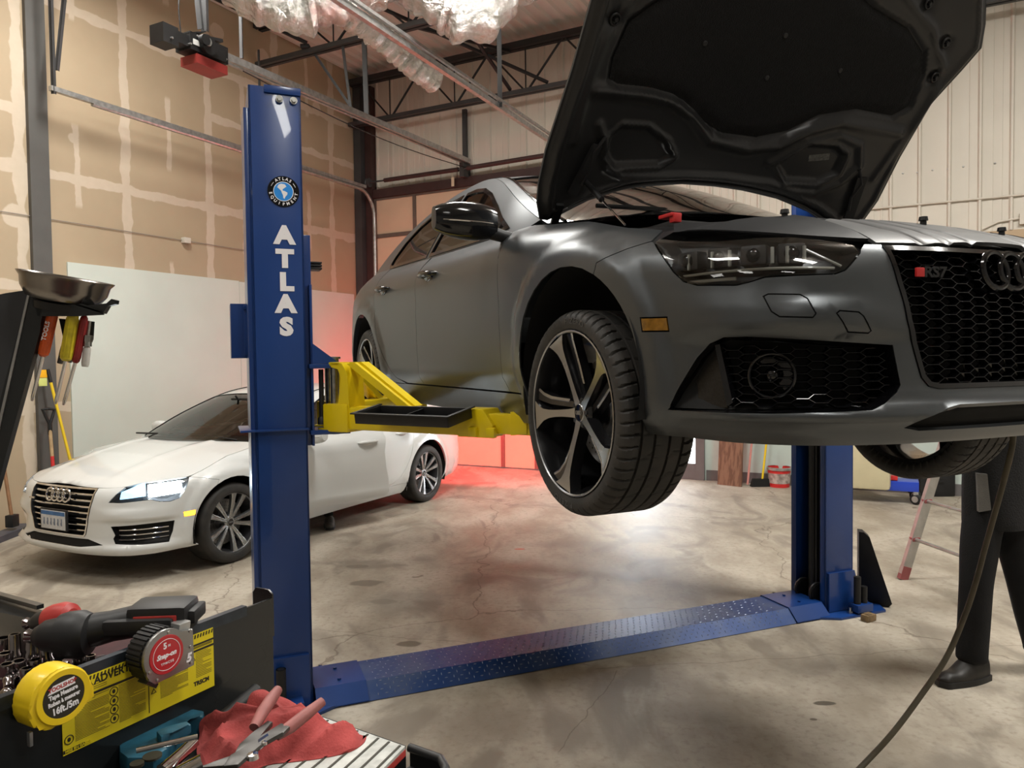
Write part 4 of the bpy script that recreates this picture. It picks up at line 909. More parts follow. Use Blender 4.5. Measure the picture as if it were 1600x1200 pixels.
        g._add([wrap(a, b, .006) for a, b in Q]+[wrap(a, b, .006) for a, b in inset(Q, .012)], [(i, (i+1) % n, n+(i+1) % n, n+i) for i in range(n)], 1)
        g._add([wrap(a, b, .006) for a, b in inset(Q, .012)]+[wrap(a, b, -.05) for a, b in inset(Q, .014)], [(i, (i+1) % n, n+(i+1) % n, n+i) for i in range(n)], 0)
        for k in range(7):
            z = .395+k*.046; hw = float(np.interp(z, [.352, .53, .64, .722], [.30, .362, .382, .39]))
            g.grid(lambda a, b: wrap(-hw+2*hw*a, z+(-.007+.014*b), -.008-.006*abs(b-.5)), 14, 2, 1)
            g.grid(lambda a, b: wrap(-hw+2*hw*a, z-.007-.008*b, -.010-.03*b), 14, 1, 0)
        gr = g.build('grille', [M_PLAST, M_CHR], root)
        P('grille_back', GA, 1, [M_SEAL], gr, gap=0, step=.08, thick=0).data.transform(Matrix.Translation((-.055, 0, 0)))
        P('lower_grille', inset(LA, -.005), 1, [M_SEAL], bump, gap=0, step=.08, thick=0).data.transform(Matrix.Translation((-.02, 0, 0)))
        em = MB(); c = Vector(wrap(0, .655, .012)); en = Vector((.985, 0, .17)); ey = Vector((-.17, 0, .985)); rings(em, c, (0, 1, 0), ey, en, .048, .0085, 1.42); em.build('ring_emblem', [M_CHR], gr)
        pl = MB(); pl.box((.937, .0, .468), (.016, .335, .165), .004, mi=0); pl.box((.9465, 0, .466), (.004, .305, .145), .002, mi=1)
        pl.box((.9487, 0, .518), (.002, .300, .030), 0, mi=2)
        pl.box((.9487, 0, .455), (.001, .28, .07), 0, mi=1)
        for k, wd in enumerate((.03, .036, .03, .04, .034, .03)): pl.box((.9492, -.11+k*.044, .452), (.0012, wd*.5, .055), .0004, mi=3); pl.box((.9492, -.118+k*.044, .440), (.0012, wd*.35, .02), .0003, mi=3)
        pl.build('number_plate', [M_PLAST, mat('plate_white', (.62, .64, .66), .4, var=.2, vscale=30), mat('plate_blue', (.05, .17, .42), .4, var=.3, vscale=20), mat('plate_characters', (.20, .24, .32), .5, var=.2)], root)
        pb = MB(); pb.box((.925, -.30, .618), (.01, .07, .014), .003); pb.build('model_badge', [M_CHR], gr)
    # ---- headlights of the dark car
    if RS:
        for s in (1, -1):
            lo, fn = lens_obj(kind, s, HL_RS, root)
            q = MB()
            for u in (.70, .755, .80, .93, .985, 1.06): q.box(wrap(s*u, .690, -.026), (.007, .007, .046), .001, mi=1)
            for u, r_ in ((.74, .030), (.86, .034), (.97, .032), (1.07, .026)):
                c = Vector(wrap(s*u, .695, -.055)); nx = (Vector(wrap(s*u, .695))-c).normalized()
                q.box(c, (.05, .070, .055), .008, Euler((0, 0, math.atan2(nx.y, nx.x))), 0); q.ball(c+nx*.016, (.022, .022, .022), 14, 2)
            q.tube([wrap(s*(.62+.48*t), .650+.004*math.sin(t*3), -.022) for t in np.linspace(0, 1, 16)], .004, 8, 1)
            q.tube([wrap(s*(.60+.10*t), .655+.05*t, -.02) for t in np.linspace(0, 1, 6)], .004, 8, 1)
            q.tube([wrap(s*(.90+.15*t), .632, -.020) for t in np.linspace(0, 1, 6)], .005, 8, 1)
            q.grid(lambda a, b: wrap(s*(.64+.50*a), .668+.004*b, -.02-.045*b), 10, 1, 0)
            q.build('lamp_unit', [M_LAMPIN, M_GUIDE, M_GBLACK], lo)
            P('lens', HL_RS, s, [M_LENS], lo, thick=0, step=.035)
    # ---- sides
    doors = {}
    for s in (1, -1):
        tip = (1.204, .769)
        fend = [p for p in ARC_F]+(SEAM[1:] if RS else [(1.42, .724), (1.30, .752), (1.204, .770)])
        fend += [(1.20, zh(1.2)-.002)]+hedge(1.25, UB, 16)+[(UA-.12, zb(-.55)+.004), (2.20, zb(-.6)+.006)]+D_FRONT[::-1][1:]+[(2.05, .286)]
        P('front_fender', fend, s, step=.032)
        # doors
        fd = D_FRONT+belt_line(2.23, 3.34)+D_MID[::-1][1:]
        fd = D_FRONT+belt_line(2.25, 3.33)+[p for p in D_MID[::-1] if p[1] < .95]
        do = door_open if s == 1 else 0
        dpar = P('front_door', fd, s, step=.04, thick=.03 if do else .01)
        rd = [p for p in D_MID if p[1] < .95]+belt_line(3.36, 4.20)+[p for p in D_REAR[::-1] if p[1] < 1.0]
        rpar = P('rear_door', rd, s, step=.04)
        doors[s] = dpar
        for par, x in ((dpar, -1.53), (rpar, -2.40)):
            h = MB(); y = wrap(s*U(x), .87)[1]; sg = 1 if y > 0 else -1
            h.tube([(x-.115, y-sg*.002, .872), (x-.10, y+sg*.022, .873), (x-.03, y+sg*.036, .872), (x+.05, y+sg*.034, .869), (x+.105, y+sg*.016, .866), (x+.115, y-sg*.004, .866)], .013, 10, rs=[.010, .014, .016, .016, .013, .009])
            h.ball((x, y+sg*.004, .862), (.07, .012, .030), 16)
            h.build('door_handle', [M_GBLACK if RS else paint], par)
        UQ = U(-3.78)
        q_ = [p for p in D_REAR if p[1] < 1.0]+[(4.21, 1.028)]+[(U(-2.9), 1.035), (U(-3.3), 1.03), (U(-3.6), 1.0), (UQ, .965), (UQ, .80), (UQ-.04, .74), (U(-3.55), .22)]+ARC_R[:0]
        arR = [p for p in ARC_R]
        q_ = [(3.66, .288), (3.858, .315)][:0]+[p for p in D_REAR if .30 < p[1] < 1.0]+[(4.21, 1.028), (U(-2.9), 1.035), (U(-3.3), 1.03), (U(-3.6), 1.0), (UQ, .965), (UQ, .78), (UQ-.03, .60), (U(-3.50), .22), (U(-3.28), .20)]+arR+[(U(-2.52), .285), (3.70, .285)]
        P('rear_quarter', q_, s, step=.045)
        rk = [(U(-.375), .283), (U(-2.53), .283), (U(-2.50), .20), (U(-2.48), .17), (U(-.42), .16), (U(-.385), .19)]
        P('rocker_panel', rk, s, step=.045, thick=.02)
        # greenhouse side
        W1 = [(-.735, .990), (-.86, 1.055), (-1.03, 1.150), (-1.22, 1.245), (-1.40, 1.310), (-1.58, 1.345), (-1.74, 1.357), (-1.80, 1.20), (-1.84, 1.035), (-1.84, zb(-1.84)+.016), (-1.3, zb(-1.3)+.014), (-.9, zb(-.9)+.012)]
        W2 = [(-1.80, 1.359), (-2.0, 1.362), (-2.25, 1.348), (-2.5, 1.30), (-2.7, 1.225), (-2.83, 1.13), (-2.85, 1.08), (-2.80, 1.052), (-2.4, zb(-2.4)+.018), (-1.90, zb(-1.9)+.016), (-1.90, 1.035), (-1.86, 1.20)]
        edge = [(_fex(v), _fez(v)) for v in np.linspace(.35, 11.2, 44)]
        gh = [(-.60, zb(-.6)+.003)]+edge+[(-3.72, 1.03), (-3.3, 1.032), (-2.85, 1.034)]+[(x, zb(x)+.002) for x in (-2.6, -2.2, -1.8, -1.4, -1.0, -.8)]
        side_fn = lambda x, z: side(x, z, s)
        ghp = panel('window_frame', gh, side_fn, paint, root, holes=[W1, W2], step=.04, gap=0, thick=.02)
        doorW = dpar if do else root
        for wn, W_ in (('front_side_window', W1), ('rear_side_window', W2)):
            tr = MB(); Q = resample(W_, .05); n = len(Q); e = lambda p, d: tuple(Vector(side_fn(*p))+Vector((0, s*d, 0)))
            tr._add([e(p, .004) for p in inset(Q, -.004)]+[e(p, .005) for p in inset(Q, .016)], [(i, (i+1) % n, n+(i+1) % n, n+i) for i in range(n)], 0)
            tr._add([e(p, .005) for p in inset(Q, .016)]+[e(p, -.012) for p in inset(Q, .017)], [(i, (i+1) % n, n+(i+1) % n, n+i) for i in range(n)], 0)
            to = tr.build('window_trim', [M_GBLACK], ghp)
            go = panel(wn, W_, side_fn, [M_SGL if RS else M_SGL], root, step=.08, thick=0, gap=.004); go.data.transform(Matrix.Translation((0, -s*.004, 0)))
        # mirror
        mm = MB(); y0 = .915*s; mp = M_GBLACK if RS else paint
        prof = []
        def mir(a, b):
            t = a; ph = 2*math.pi*b; y = (.925+.255*t)
            hh = .078*(math.sin(math.pi*min(.20+.70*t, .95))**.45); dd = .062*(math.sin(math.pi*min(.15+.75*t, .95))**.5)
            cx = -.665-.03*t-(0 if RS else .18); cz = .990+.012*t
            cs, sn = math.cos(ph), math.sin(ph)
            xx = dd*abs(cs)**.8*(1 if cs > 0 else -.75 if cs < 0 else 0); zz = hh*abs(sn)**.8*(1 if sn > 0 else -1)
            return (cx+xx, s*y, cz+zz)
        mm.grid(mir, 18, 28, 0)
        for t in (0, 1): mm._add([mir(t, k/28) for k in range(28)], [tuple(range(28))], 0)
        mm.tube([(-.655-(0 if RS else .15), s*.84, .925), (-.655-(0 if RS else .16), s*.895, .938), (-.66-(0 if RS else .18), s*.96, .955)], .03, 10, 1, rs=[.03, .026, .03])
        mm.grid(lambda a, b: (-.720-(0 if RS else .18)-.006*math.sin(a*3), s*(.945+.20*a), .955+.085*b), 6, 4, 2)
        mm.tube([tuple(Vector(mir(.10+.8*k/12, .0))+Vector((.002, 0, -.012))) for k in range(13)], .003, 6, 2)
        mo = mm.build('side_mirror', [mp, M_PLAST, M_CHR], dpar if do else root)
        # rear lamp and bumper half
        tl = [(UQ-.02, .79), (UQ-.0, .93), (UMAX-.30, .90), (UMAX-.30, .80)]
        tlo = P('tail_light', tl, s, [M_TAIL if not RS else M_RED], step=.08)
        if not RS:
            l = lamp((-4.14, s*.60, .84), .42, .10, 50, (1, .03, .04), name='tail_lamp_light'); l.parent = root; l.rotation_euler = (math.radians(80), 0, math.radians(90))
    P('rear_bumper', [(-UMAX+.001, .24), (-UMAX+.001, .78), (-U(-3.78), .775), (-U(-3.75), .60), (-U(-3.51), .23)], 1, step=.08)
    P('rear_bumper', [(-UMAX+.001, .24), (-UMAX+.001, .78), (-U(-3.78), .775), (-U(-3.75), .60), (-U(-3.51), .23)], -1, step=.08)
    P('tailgate', [(UMAX-.001, .785), (UMAX-.001, 1.02), (UMAX-.3, 1.02), (U(-3.78), .97), (U(-3.78), .935), (UMAX-.29, .905), (UMAX-.29, .79)], 1, step=.08)
    P('tailgate', [(UMAX-.001, .785), (UMAX-.001, 1.02), (UMAX-.3, 1.02), (U(-3.78), .97), (U(-3.78), .935), (UMAX-.29, .905), (UMAX-.29, .79)], -1, step=.08)
    # ---- roof, screens
    tf = lambda a, b: top(a/.27, b/.6)
    up = lambda p: Vector((0, 0, 1)); R_ = lambda v0, v1, t0, t1: [(v0*.27, t0*.6), (v1*.27, t0*.6), (v1*.27, t1*.6), (v0*.27, t1*.6)]
    for s in (1, -1): panel('roof_pillar', R_(0.02, 11.8, .925*s, .998*s), tf, paint, root, ref=up, step=.04, thick=.02)
    ws = panel('windscreen', R_(.0, 4.0, -.925, .925), tf, [M_WGL if RS else M_DGL], root, ref=up, step=.06, thick=0)
    wt = MB()
    for s in (1, -1): wt.tube([tuple(Vector(top(v, .925*s))+Vector((0, 0, .002))) for v in np.linspace(0, 11.6, 50)], .006, 6)
    wt.tube([tuple(Vector(top(4.0, t))+Vector((0, 0, .001))) for t in np.linspace(-.92, .92, 24)], .006, 6)
    wt.build('roof_seal', [M_GBLACK], root)
    panel('roof', R_(4.0, 8.3, -.925, .925), tf, paint, root, ref=up, step=.06)
    panel('rear_window', R_(8.3, 11.6, -.925, .925), tf, [M_SGL], root, ref=up, step=.09)
    panel('tail_deck', R_(11.6, 12.0, -1, 1), tf, paint, root, ref=up, step=.09)
    # ---- hood surface and what lies under it
    ep = [wrap(u, zh(u)) for u in np.linspace(0, UB, 60)]
    ex_ = np.array([p[0] for p in ep]); ey_ = np.array([abs(p[1]) for p in ep]); ez_ = np.array([p[2] for p in ep])
    def H(x, y, d=0.0):
        ye = float(np.interp(-x, -ex_, ey_)); ze = float(np.interp(-x, -ex_, ez_)); zc = float(np.interp(x, [-.6, -.3, 0, .3, .6, .75, .83, .88], [1.03, .995, .965, .918, .840, .788, .752, .727]))
        k = min(abs(y)/max(ye, .05), 1.15)
        cr = .010*math.exp(-((abs(y)-.42)/.05)**2)*sstep(.85, .5, x)
        return (x, y, zc-(zc-ze)*k**2.6+cr+d)
    er = [(p[0], abs(p[1])) for p in ep]
    hood_out = [(x, -y) for x, y in er[::-2]][:-1]+[(x, y) for x, y in er[::2]]+[(-.40, .74), (-.33, .60), (-.24, .35), (-.20, 0), (-.24, -.35), (-.33, -.60), (-.40, -.74)]
    upn = lambda p: Vector((0, 0, 1))
    if not RS:
        panel('hood', hood_out, H, paint, root, ref=upn, step=.045, thick=.01, gap=.002)
    panel('engine_bay', inset(hood_out, .012), lambda x, y: H(x, y, -.05 if RS else -.06), [M_PLAST], root, ref=upn, step=.08, thick=0, gap=0)
    cw = MB(); cw.grid(lambda a, b: (-.18-.30*abs(2*a-1)**2.2+(-.10)*b, (2*a-1)*.74, .985+.02*(1-b)-.03*abs(2*a-1)**2+(-.02 if RS else -.02)), 24, 3); cw.build('scuttle_panel', [M_PLAST], root)
    wp = MB()
    for y0, y1, x1 in ((.62, .02, -.20), (-.05, -.66, -.26)): wp.tube([(-.34, y0, .985), (-.27, y0*.5+y1*.5, 1.015), (x1-.02, y1, 1.01)], .009, 6)
    wp.build('windscreen_wiper', [M_PLAST], root)
    if RS:
        # slam panel cover with ribs, lamp-top covers, small parts
        def rib(x, y):
            r = 0.0
            for c in (-.30, -.21, -.12, .12, .21, .30): r -= .009*math.exp(-((y-c+(.86-x)*.10*(1 if c < 0 else -1))/.011)**2)
            return H(x, y, -.006+r)
        fpts = [(p[0], p[1]) for p in [wrap(u, zh(u)) for u in np.linspace(-.47, .47, 18)]]
        panel('front_cover', [(x-.004, y) for x, y in fpts]+[(.62, .44), (.56, .30), (.54, 0), (.56, -.30), (.62, -.44)], rib, [M_GREYPL], root, ref=upn, step=.016, thick=.01)
        for s in (1, -1):
            pts = [(p[0], p[1]) for p in [wrap(s*u, zh(u)) for u in np.linspace(.49, 1.16, 14)]]
            back = [(.26, s*.70), (.40, s*.60), (.52, s*.45), (.60, s*.45)]
            panel('lamp_cover', [(x-.01, y-s*.006) for x, y in pts]+back, lambda x, y: H(x, y, -.012+.012*sstep(.3, .34, (x-.1))), [M_PLAST], root, ref=upn, step=.04, thick=.01)
        e = MB()
        e.box((.18, .0, .845), (.50, .52, .05), .02); e.box((-.06, -.42, .885), (.24, .26, .05), .02); e.box((-.10, .46, .885), (.22, .30, .05), .02)
        e.cyl((.1, .62, .90), (.1, .62, .945), .045, n=20); e.build('engine_cover', [M_PLAST], root)
        rt = MB(); rt.box((.12, -.61, .902), (.075, .045, .014), .005); rt.box((.15, -.61, .89), (.03, .03, .03), .004); rt.build('battery_terminal_cover', [M_RED], root)
        for (x, y) in ((.50, -.47), (.62, -.02), (.62, .36)):
            b = MB(); p = Vector(H(x, y)); b.cyl(p+Vector((0, 0, -.03)), p+Vector((0, 0, .008)), .010, .009, 14); b.cyl(p+Vector((0, 0, .006)), p+Vector((0, 0, .018)), .014, .012, 14); b.build('hood_bump_stop', [M_PLAST], root)
        vn = MB()
        for k in range(16): vn.bar((-.30+.01*k, .40+.022*k, 1.0-.002*k), (-.18+.0*k, .40+.022*k, .985-.002*k), .006, .02)
        vn.build('cowl_vent', [M_PLAST], root)
    # ---- liners, floor
    for xc, r_ in ((0, .40), (-2.915, .405)):
        for s in (1, -1):
            ln = MB(); ln.grid(lambda a, b: (xc+r_*math.cos(math.radians(-15+215*a)), s*(.925-.42*b), .345+r_*math.sin(math.radians(-15+215*a))), 24, 4)
            ln._add([(xc+r_*math.cos(math.radians(-15+215*k/20)), s*.50, .345+r_*math.sin(math.radians(-15+215*k/20))) for k in range(21)], [tuple(range(21))])
            ln.build('wheel_arch_liner', [M_SEAL], root)
    fl = MB()
    fl.box((.48, 0, .235), (.60, 1.2, .03), .01); fl.box((-1.45, 0, .21), (2.1, 1.62, .04), .01); fl.box((0, 0, .27), (.8, .9, .12), .03); fl.box((-2.9, 0, .33), (.9, .9, .16), .04); fl.box((-3.65, 0, .30), (.66, 1.3, .06), .02)
    for s in (1, -1):
        fl.bar((0, s*.35, .25), (.0, s*.78, z_wheel), .05, .05); fl.bar((-2.915, s*.35, .3), (-2.915, s*.78, z_wheel), .05, .05); fl.cyl((0.02, s*.60, z_wheel+.05), (-.02, s*.52, .70), .03, n=12)
    fl.build('underbody', [M_PLAST], root)
    inn = MB()
    inn.box((-.62, 0, .90), (.5, 1.42, .12), .05); inn.box((-3.1, 0, .93), (.7, 1.1, .1), .03); inn.box((-1.6, 0, .45), (2.2, 1.5, .1), .03)
    for y in (.38, -.38):
        inn.box((-1.75, y, .85), (.20, .48, .62), .07, Euler((0, -.25, 0))); inn.box((-1.85, y, 1.20), (.10, .26, .16), .05); inn.box((-1.5, y, .56), (.5, .48, .16), .06)
    inn.box((-2.75, 0, .85), (.20, 1.2, .5), .07, Euler((0, -.3, 0)))
    inn.torus((-.98, .38 if True else 0, .93), Vector((-.9, 0, .43)), .18, .016, 32, 8)
    inn.build('cabin', [M_INT], root)
    mb2 = MB(); mb2.box((-.95, 0, 1.285), (.02, .22, .07), .02); mb2.cyl((-.94, 0, 1.30), (-.9, 0, 1.345), .01); mb2.build('interior_mirror', [M_PLAST], root)
    # ---- wheels
    w0 = make_wheel(wheel_kind, root); first = True
    zr = z_wheel+(.055 if RS else 0)
    for x, s in ((0, -1), (0, 1), (-2.915, -1), (-2.915, 1)):
        wo = w0 if first else copy_tree(w0, root); first = False
        wo.matrix_parent_inverse = Matrix.Identity(4)
        T = Matrix.Translation((x, s*(.955-.1375-.012 if RS else .955-.125-.015), z_wheel if x == 0 else zr)) @ (WR if s < 0 else WL) @ Matrix.Rotation(0.0 if x == 0 else .5, 4, 'Z')
        wo.matrix_local = T
    if door_open:
        dpar = doors[1]; hx, hy = -.60, .90
        M = Matrix.Translation((hx, hy, 0)) @ Matrix.Rotation(-door_open, 4, 'Z') @ Matrix.Translation((-hx, -hy, 0)); dpar.matrix_local = M
    return root
def hexmesh(mb, f_front, f_back, poly, pw, ph, wd):
    """honeycomb bars: elongated hexagons pw wide, ph high, clipped to poly; bars have real depth"""
    us_ = [p[0] for p in poly]; zs_ = [p[1] for p in poly]; done = set()
    cw, chh = pw*.75, ph
    i0 = int(min(us_)/cw)-1; i1 = int(max(us_)/cw)+1; j0 = int(min(zs_)/chh)-1; j1 = int(max(zs_)/chh)+1
    for i in range(i0, i1+1):
        for j in range(j0, j1+1):
            cx = i*cw; cz = j*chh+(chh/2 if i % 2 else 0)
            H_ = [(cx-pw/2, cz), (cx-pw/4, cz+ph/2), (cx+pw/4, cz+ph/2), (cx+pw/2, cz), (cx+pw/4, cz-ph/2), (cx-pw/4, cz-ph/2)]
            for k in range(6):
                a, b = H_[k], H_[(k+1) % 6]; key = tuple(sorted(((round(a[0], 3), round(a[1], 3)), (round(b[0], 3), round(b[1], 3)))))
                if key in done: continue
                done.add(key)
                ia, ib = inside(a, poly), inside(b, poly)
                if not ia and not ib: continue
                if ia != ib:
                    p, q = (a, b) if ia else (b, a); lo, hi = 0.0, 1.0
                    for _ in range(10):
                        m = (lo+hi)/2; c = (p[0]+(q[0]-p[0])*m, p[1]+(q[1]-p[1])*m)
                        if inside(c, poly): lo = m
                        else: hi = m
                    a, b = p, (p[0]+(q[0]-p[0])*hi, p[1]+(q[1]-p[1])*hi)
                d = (b[0]-a[0], b[1]-a[1]); l = math.hypot(*d) or 1e-9; n = (-d[1]/l*wd/2, d[0]/l*wd/2)
                mb.hexa([f_back(a[0]+n[0], a[1]+n[1]), f_back(a[0]-n[0], a[1]-n[1]), f_back(b[0]-n[0], b[1]-n[1]), f_back(b[0]+n[0], b[1]+n[1]),
                         f_front(a[0]+n[0]*.18, a[1]+n[1]*.18), f_front(a[0]-n[0]*.18, a[1]-n[1]*.18), f_front(b[0]-n[0]*.18, b[1]-n[1]*.18), f_front(b[0]+n[0]*.18, b[1]+n[1]*.18)], 0)
# ------------------------------------------------------------------ raised hood of the dark car
TH = math.radians(52)
def hoodp(s, t, d=0.0):
    cr = .08*(1-min(abs(t)/.85, 1.2)**2); n = (-math.sin(TH), 0, math.cos(TH))
    return (-.42+math.cos(TH)*s+n[0]*(cr+d), t, 1.0+math.sin(TH)*s+n[2]*(cr+d))
def poly_dist(p, A):
    a = A; b = np.roll(A, -1, axis=0); ab = b-a; t = np.clip(((p-a)*ab).sum(1)/np.maximum((ab*ab).sum(1), 1e-12), 0, 1)
    return float(np.min(np.hypot(*(a+ab*t[:, None]-p).T)))
def build_open_hood(root, paint):
    OUT = [(-.035, -.79), (-.031, -.827), (.04, -.862), (.116, -.881), (.252, -.892), (.547, -.878), (.773, -.880), (.90, -.90), (1.0, -.87), (1.10, -.80), (1.20, -.62), (1.27, -.35), (1.29, 0), (1.27, .35), (1.20, .62), (1.10, .82), (.99, .90), (.903, .945), (.80, .915), (.653, .866), (.41, .864), (.197, .879), (.096, .866), (.02, .82), (-.02, .78),
           (.03, .70), (.085, .55), (.125, .35), (.142, .15), (.146, -.0), (.143, -.18), (.111, -.44), (.051, -.62), (-.01, -.73)]
    PAD = [(.93, -.30), (.88, -.50), (.805, -.63), (.731, -.715), (.602, -.735), (.528, -.722), (.505, -.665), (.507, -.503), (.48, -.353), (.408, -.208), (.374, -.094), (.375, .087), (.421, .228), (.506, .345), (.56, .512), (.564, .70), (.62, .76), (.757, .735), (.845, .68), (.91, .56), (.95, .35), (1.0, .2), (1.02, 0), (.99, -.18)]
    PL_ = [(.324, -.626), (.363, -.59), (.365, -.47), (.317, -.355), (.268, -.304), (.232, -.348), (.213, -.56), (.25, -.62)]
    PR_ = [(.284, .255), (.385, .367), (.397, .495), (.372, .562), (.293, .57), (.237, .50), (.225, .33)]
    RIB = [(.492, -.76), (.495, -.572), (.486, -.418), (.438, -.286), (.352, -.153), (.335, .054), (.366, .203), (.451, .321), (.506, .455), (.515, .76)]
    RB2 = [(.37, -.70), (.311, -.655), (.200, -.60), (.170, -.51), (.195, -.205), (.205, 0), (.200, .25), (.180, .42), (.185, .50), (.249, .61), (.34, .665), (.43, .61), (.45, .483), (.40, .335), (.286, .20)]
    RB3 = [(.90, -.62), (.80, -.73), (.66, -.79), (.50, -.80), (.30, -.79)]; RB4 = [(.30, .77), (.50, .80), (.66, .83), (.80, .80), (.92, .66), (1.03, .4)]
    ap, al, ar_ = np.array(PAD), np.array(PL_), np.array(PR_); ao = np.array(OUT)
    def ld(p, L):
        A = np.array(L); a = A[:-1]; b = A[1:]; ab = b-a; t = np.clip(((p-a)*ab).sum(1)/(ab*ab).sum(1), 0, 1); return float(np.min(np.hypot(*(a+ab*t[:, None]-p).T)))
    def under(s, t):
        p = np.array((s, t)); d = -.030
        dp = poly_dist(p, ap)*(-1 if inside((s, t), PAD) else 1); d += .016*sstep(.012, -.012, dp)
        for P_, A_ in ((PL_, al), (PR_, ar_)):
            q = poly_dist(p, A_)*(-1 if inside((s, t), P_) else 1); d += .018*sstep(.014, -.016, q); d -= .008*math.exp(-((q-.016)/.011)**2)
        for L, h, w_ in ((RIB, .022, .022), (RB2, .012, .016), (RB3, .010, .018), (RB4, .010, .018)):
            d -= h*math.exp(-(ld(p, L)/w_)**2)
        for (a, b) in ((.89, .754), (.758, .791), (.728, -.77), (1.003, .583)): d += .02*math.exp(-(math.hypot(s-a, t-b)/.03)**2)
        de = poly_dist(p, ao); d += .022*sstep(.05, .0, de)-.010*math.exp(-((de-.045)/.014)**2)
        return hoodp(s, t, d)
    dn = lambda p: Vector((math.sin(TH), 0, -math.cos(TH))); upv = lambda p: Vector((-math.sin(TH), 0, math.cos(TH)))
    ho = panel('hood', OUT, hoodp, paint, root, ref=upv, step=.06, thick=.008, gap=0)
    panel('inner_panel', OUT, under, [M_HUNDER], ho, ref=dn, step=.0125, thick=0, gap=.004)
    pad = inset(PAD, .010)
    def padf(s, t):
        return hoodp(s, t, -.020-.010*sstep(0, .04, poly_dist(np.array((s, t)), np.array(pad))))
    panel('insulation_pad', pad, padf, [M_PAD], ho, ref=dn, step=.03, thick=0, gap=0)
    st = MB(); S_ = [(.343, .40), (.366, .50), (.338, .512), (.315, .412)]; st._add([hoodp(a, b, -.0135) for a, b in S_]+[hoodp(a, b, -.011) for a, b in S_], [(0, 1, 2, 3), (7, 6, 5, 4), (0, 4, 5, 1), (1, 5, 6, 2), (2, 6, 7, 3), (3, 7, 4, 0)])
    st.build('sticker', [mat('printed_sticker', (.18, .18, .17), .6, var=.5, vscale=90)], ho)
    for (a, b) in ((.70, -.35), (.62, .0), (.70, .33), (.78, 0)):
        cl = MB(); p = Vector(hoodp(a, b, -.032)); cl.cyl(p, p+dn(p)*.003, .011, .008, 12); cl.build('clip', [M_PLAST], ho)
    for (a, b) in ((.89, .754), (.758, .791), (.728, -.77), (1.003, .583)):
        cl = MB(); p = Vector(hoodp(a, b, -.028)); cl.torus(p, dn(p), .018, .004, 16, 6); cl.cyl(p-dn(p)*.01, p+dn(p)*.010, .008, .007, 12); cl.build('rubber_stop', [M_PLAST], ho)
    for sg in (-1, 1):   # hinges and cabling along the rear corners
        hs_ = MB(); hs_.bar(hoodp(.05, .77*sg, -.04), (-.50, .745*sg, .93), .03, .014); hs_.bar(hoodp(.30, .69*sg, -.05), hoodp(.10, .735*sg, -.05), .045, .012)
        hs_.tube([hoodp(.33, .66*sg, -.045), hoodp(.27, .70*sg, -.055), hoodp(.2, .69*sg, -.05), hoodp(.14, .71*sg, -.055)], .007, 8)
        hs_.build('hood_hinge', [M_PLAST], root)
    gs = MB(); a = Vector(hoodp(.15, -.69, -.04)); b = Vector((-.02, -.70, .89)); m = a.lerp(b, .45)
    gs.cyl(a, m, .0115, n=12, mi=0); gs.cyl(m, b, .004, n=8, mi=1)
    gs.build('gas_strut', [M_PLAST, M_CHR], root)
    sl = MB(); sl.tube([hoodp(.150-.17*(abs(t)/.8)**2.6+.012, t, -.020) for t in np.linspace(-.72, .72, 40)], .009, 8); sl.build('rear_seal', [M_PLAST], ho)
    return ho
GCAR = build_car('sedan_car', 'dark grey satin sedan raised on the blue lift with its hood open', None, M_WRAP, 'rs', (1.05, 2.92, 1.255), (math.sin(math.radians(24.3)), -math.cos(math.radians(24.3))), .238, hood_open=True)
build_open_hood(GCAR, M_WRAP)
WCAR = build_car('sedan_car', 'white sedan parked on the floor, headlights on, driver door ajar', None, M_WHITE, 'a7', (-3.17, 6.66, 0), (-.4556, -.8902), .336, door_open=math.radians(15), wheel_kind='a7')
# ------------------------------------------------------------------ two post lift
M_BLUE = mat('blue_powder_coat', (.008, .042, .185), .30, coat=.35, var=.12, vscale=3, rvar=.05)
M_YEL = mat('yellow_powder_coat', (.74, .55, .006), .32, coat=.3, var=.10, vscale=4)
M_BOLT = mat('zinc_bolt', (.5, .5, .48), .3, metal=1.0, var=.3, vscale=40)
M_LET = mat('white_vinyl', (.80, .78, .80), .4, var=.03)
LA = math.radians(21.9)                 # lift axis: direction (cos, sin)
L1 = Vector((math.cos(LA), math.sin(LA), 0)); L2 = Vector((-math.sin(LA), math.cos(LA), 0))
LO = Vector((-.983, 3.584, 0))             # front inner corner of the near column
CW, CD, CH = .235, .305, 2.96
lift = thing('two_post_lift', 'blue two post car lift with yellow arms, holding up the dark sedan', 'car lift', LO-L1*CW/2+L2*CD/2, LA)
# lift frame: x along the lift axis, y away from the camera, origin in the middle of the near column's foot
SPAN = 3.455
def column(mirror, name):
    s = -1 if mirror else 1; t = .012; X = lambda x: s*x
    m = MB(); w, d, h = CW/2, CD/2, CH
    def b(x0, x1, y0, y1, z0, z1): m.box(((X(x0)+X(x1))/2, (y0+y1)/2, (z0+z1)/2), (abs(x1-x0), y1-y0, z1-z0), .003)
    b(-w, w, -d, -d+t, 0, h); b(-w, w, d-t, d, 0, h); b(-w, -w+t, -d, d, 0, h)          # two cheeks and the back
    b(w-t, w, -d, -d+.045, 0, h-.03); b(w-t, w, d-.045, d, 0, h-.03)                       # inner lips
    b(-w-.022, -w+.004, -d+.02, d-.02, .0, h-.1)
    return m
def ycol(x): return Matrix.Translation((x, 0, 0))
col1 = column(False, 'a').build('column', M_BLUE, lift)
m2 = column(True, 'b'); col2 = m2.build('column', M_BLUE, lift); col2.location = (SPAN, 0, 0)
FY = -CD/2
def add(name, m, mt, par, x=0): o = m.build(name, mt, par); return o
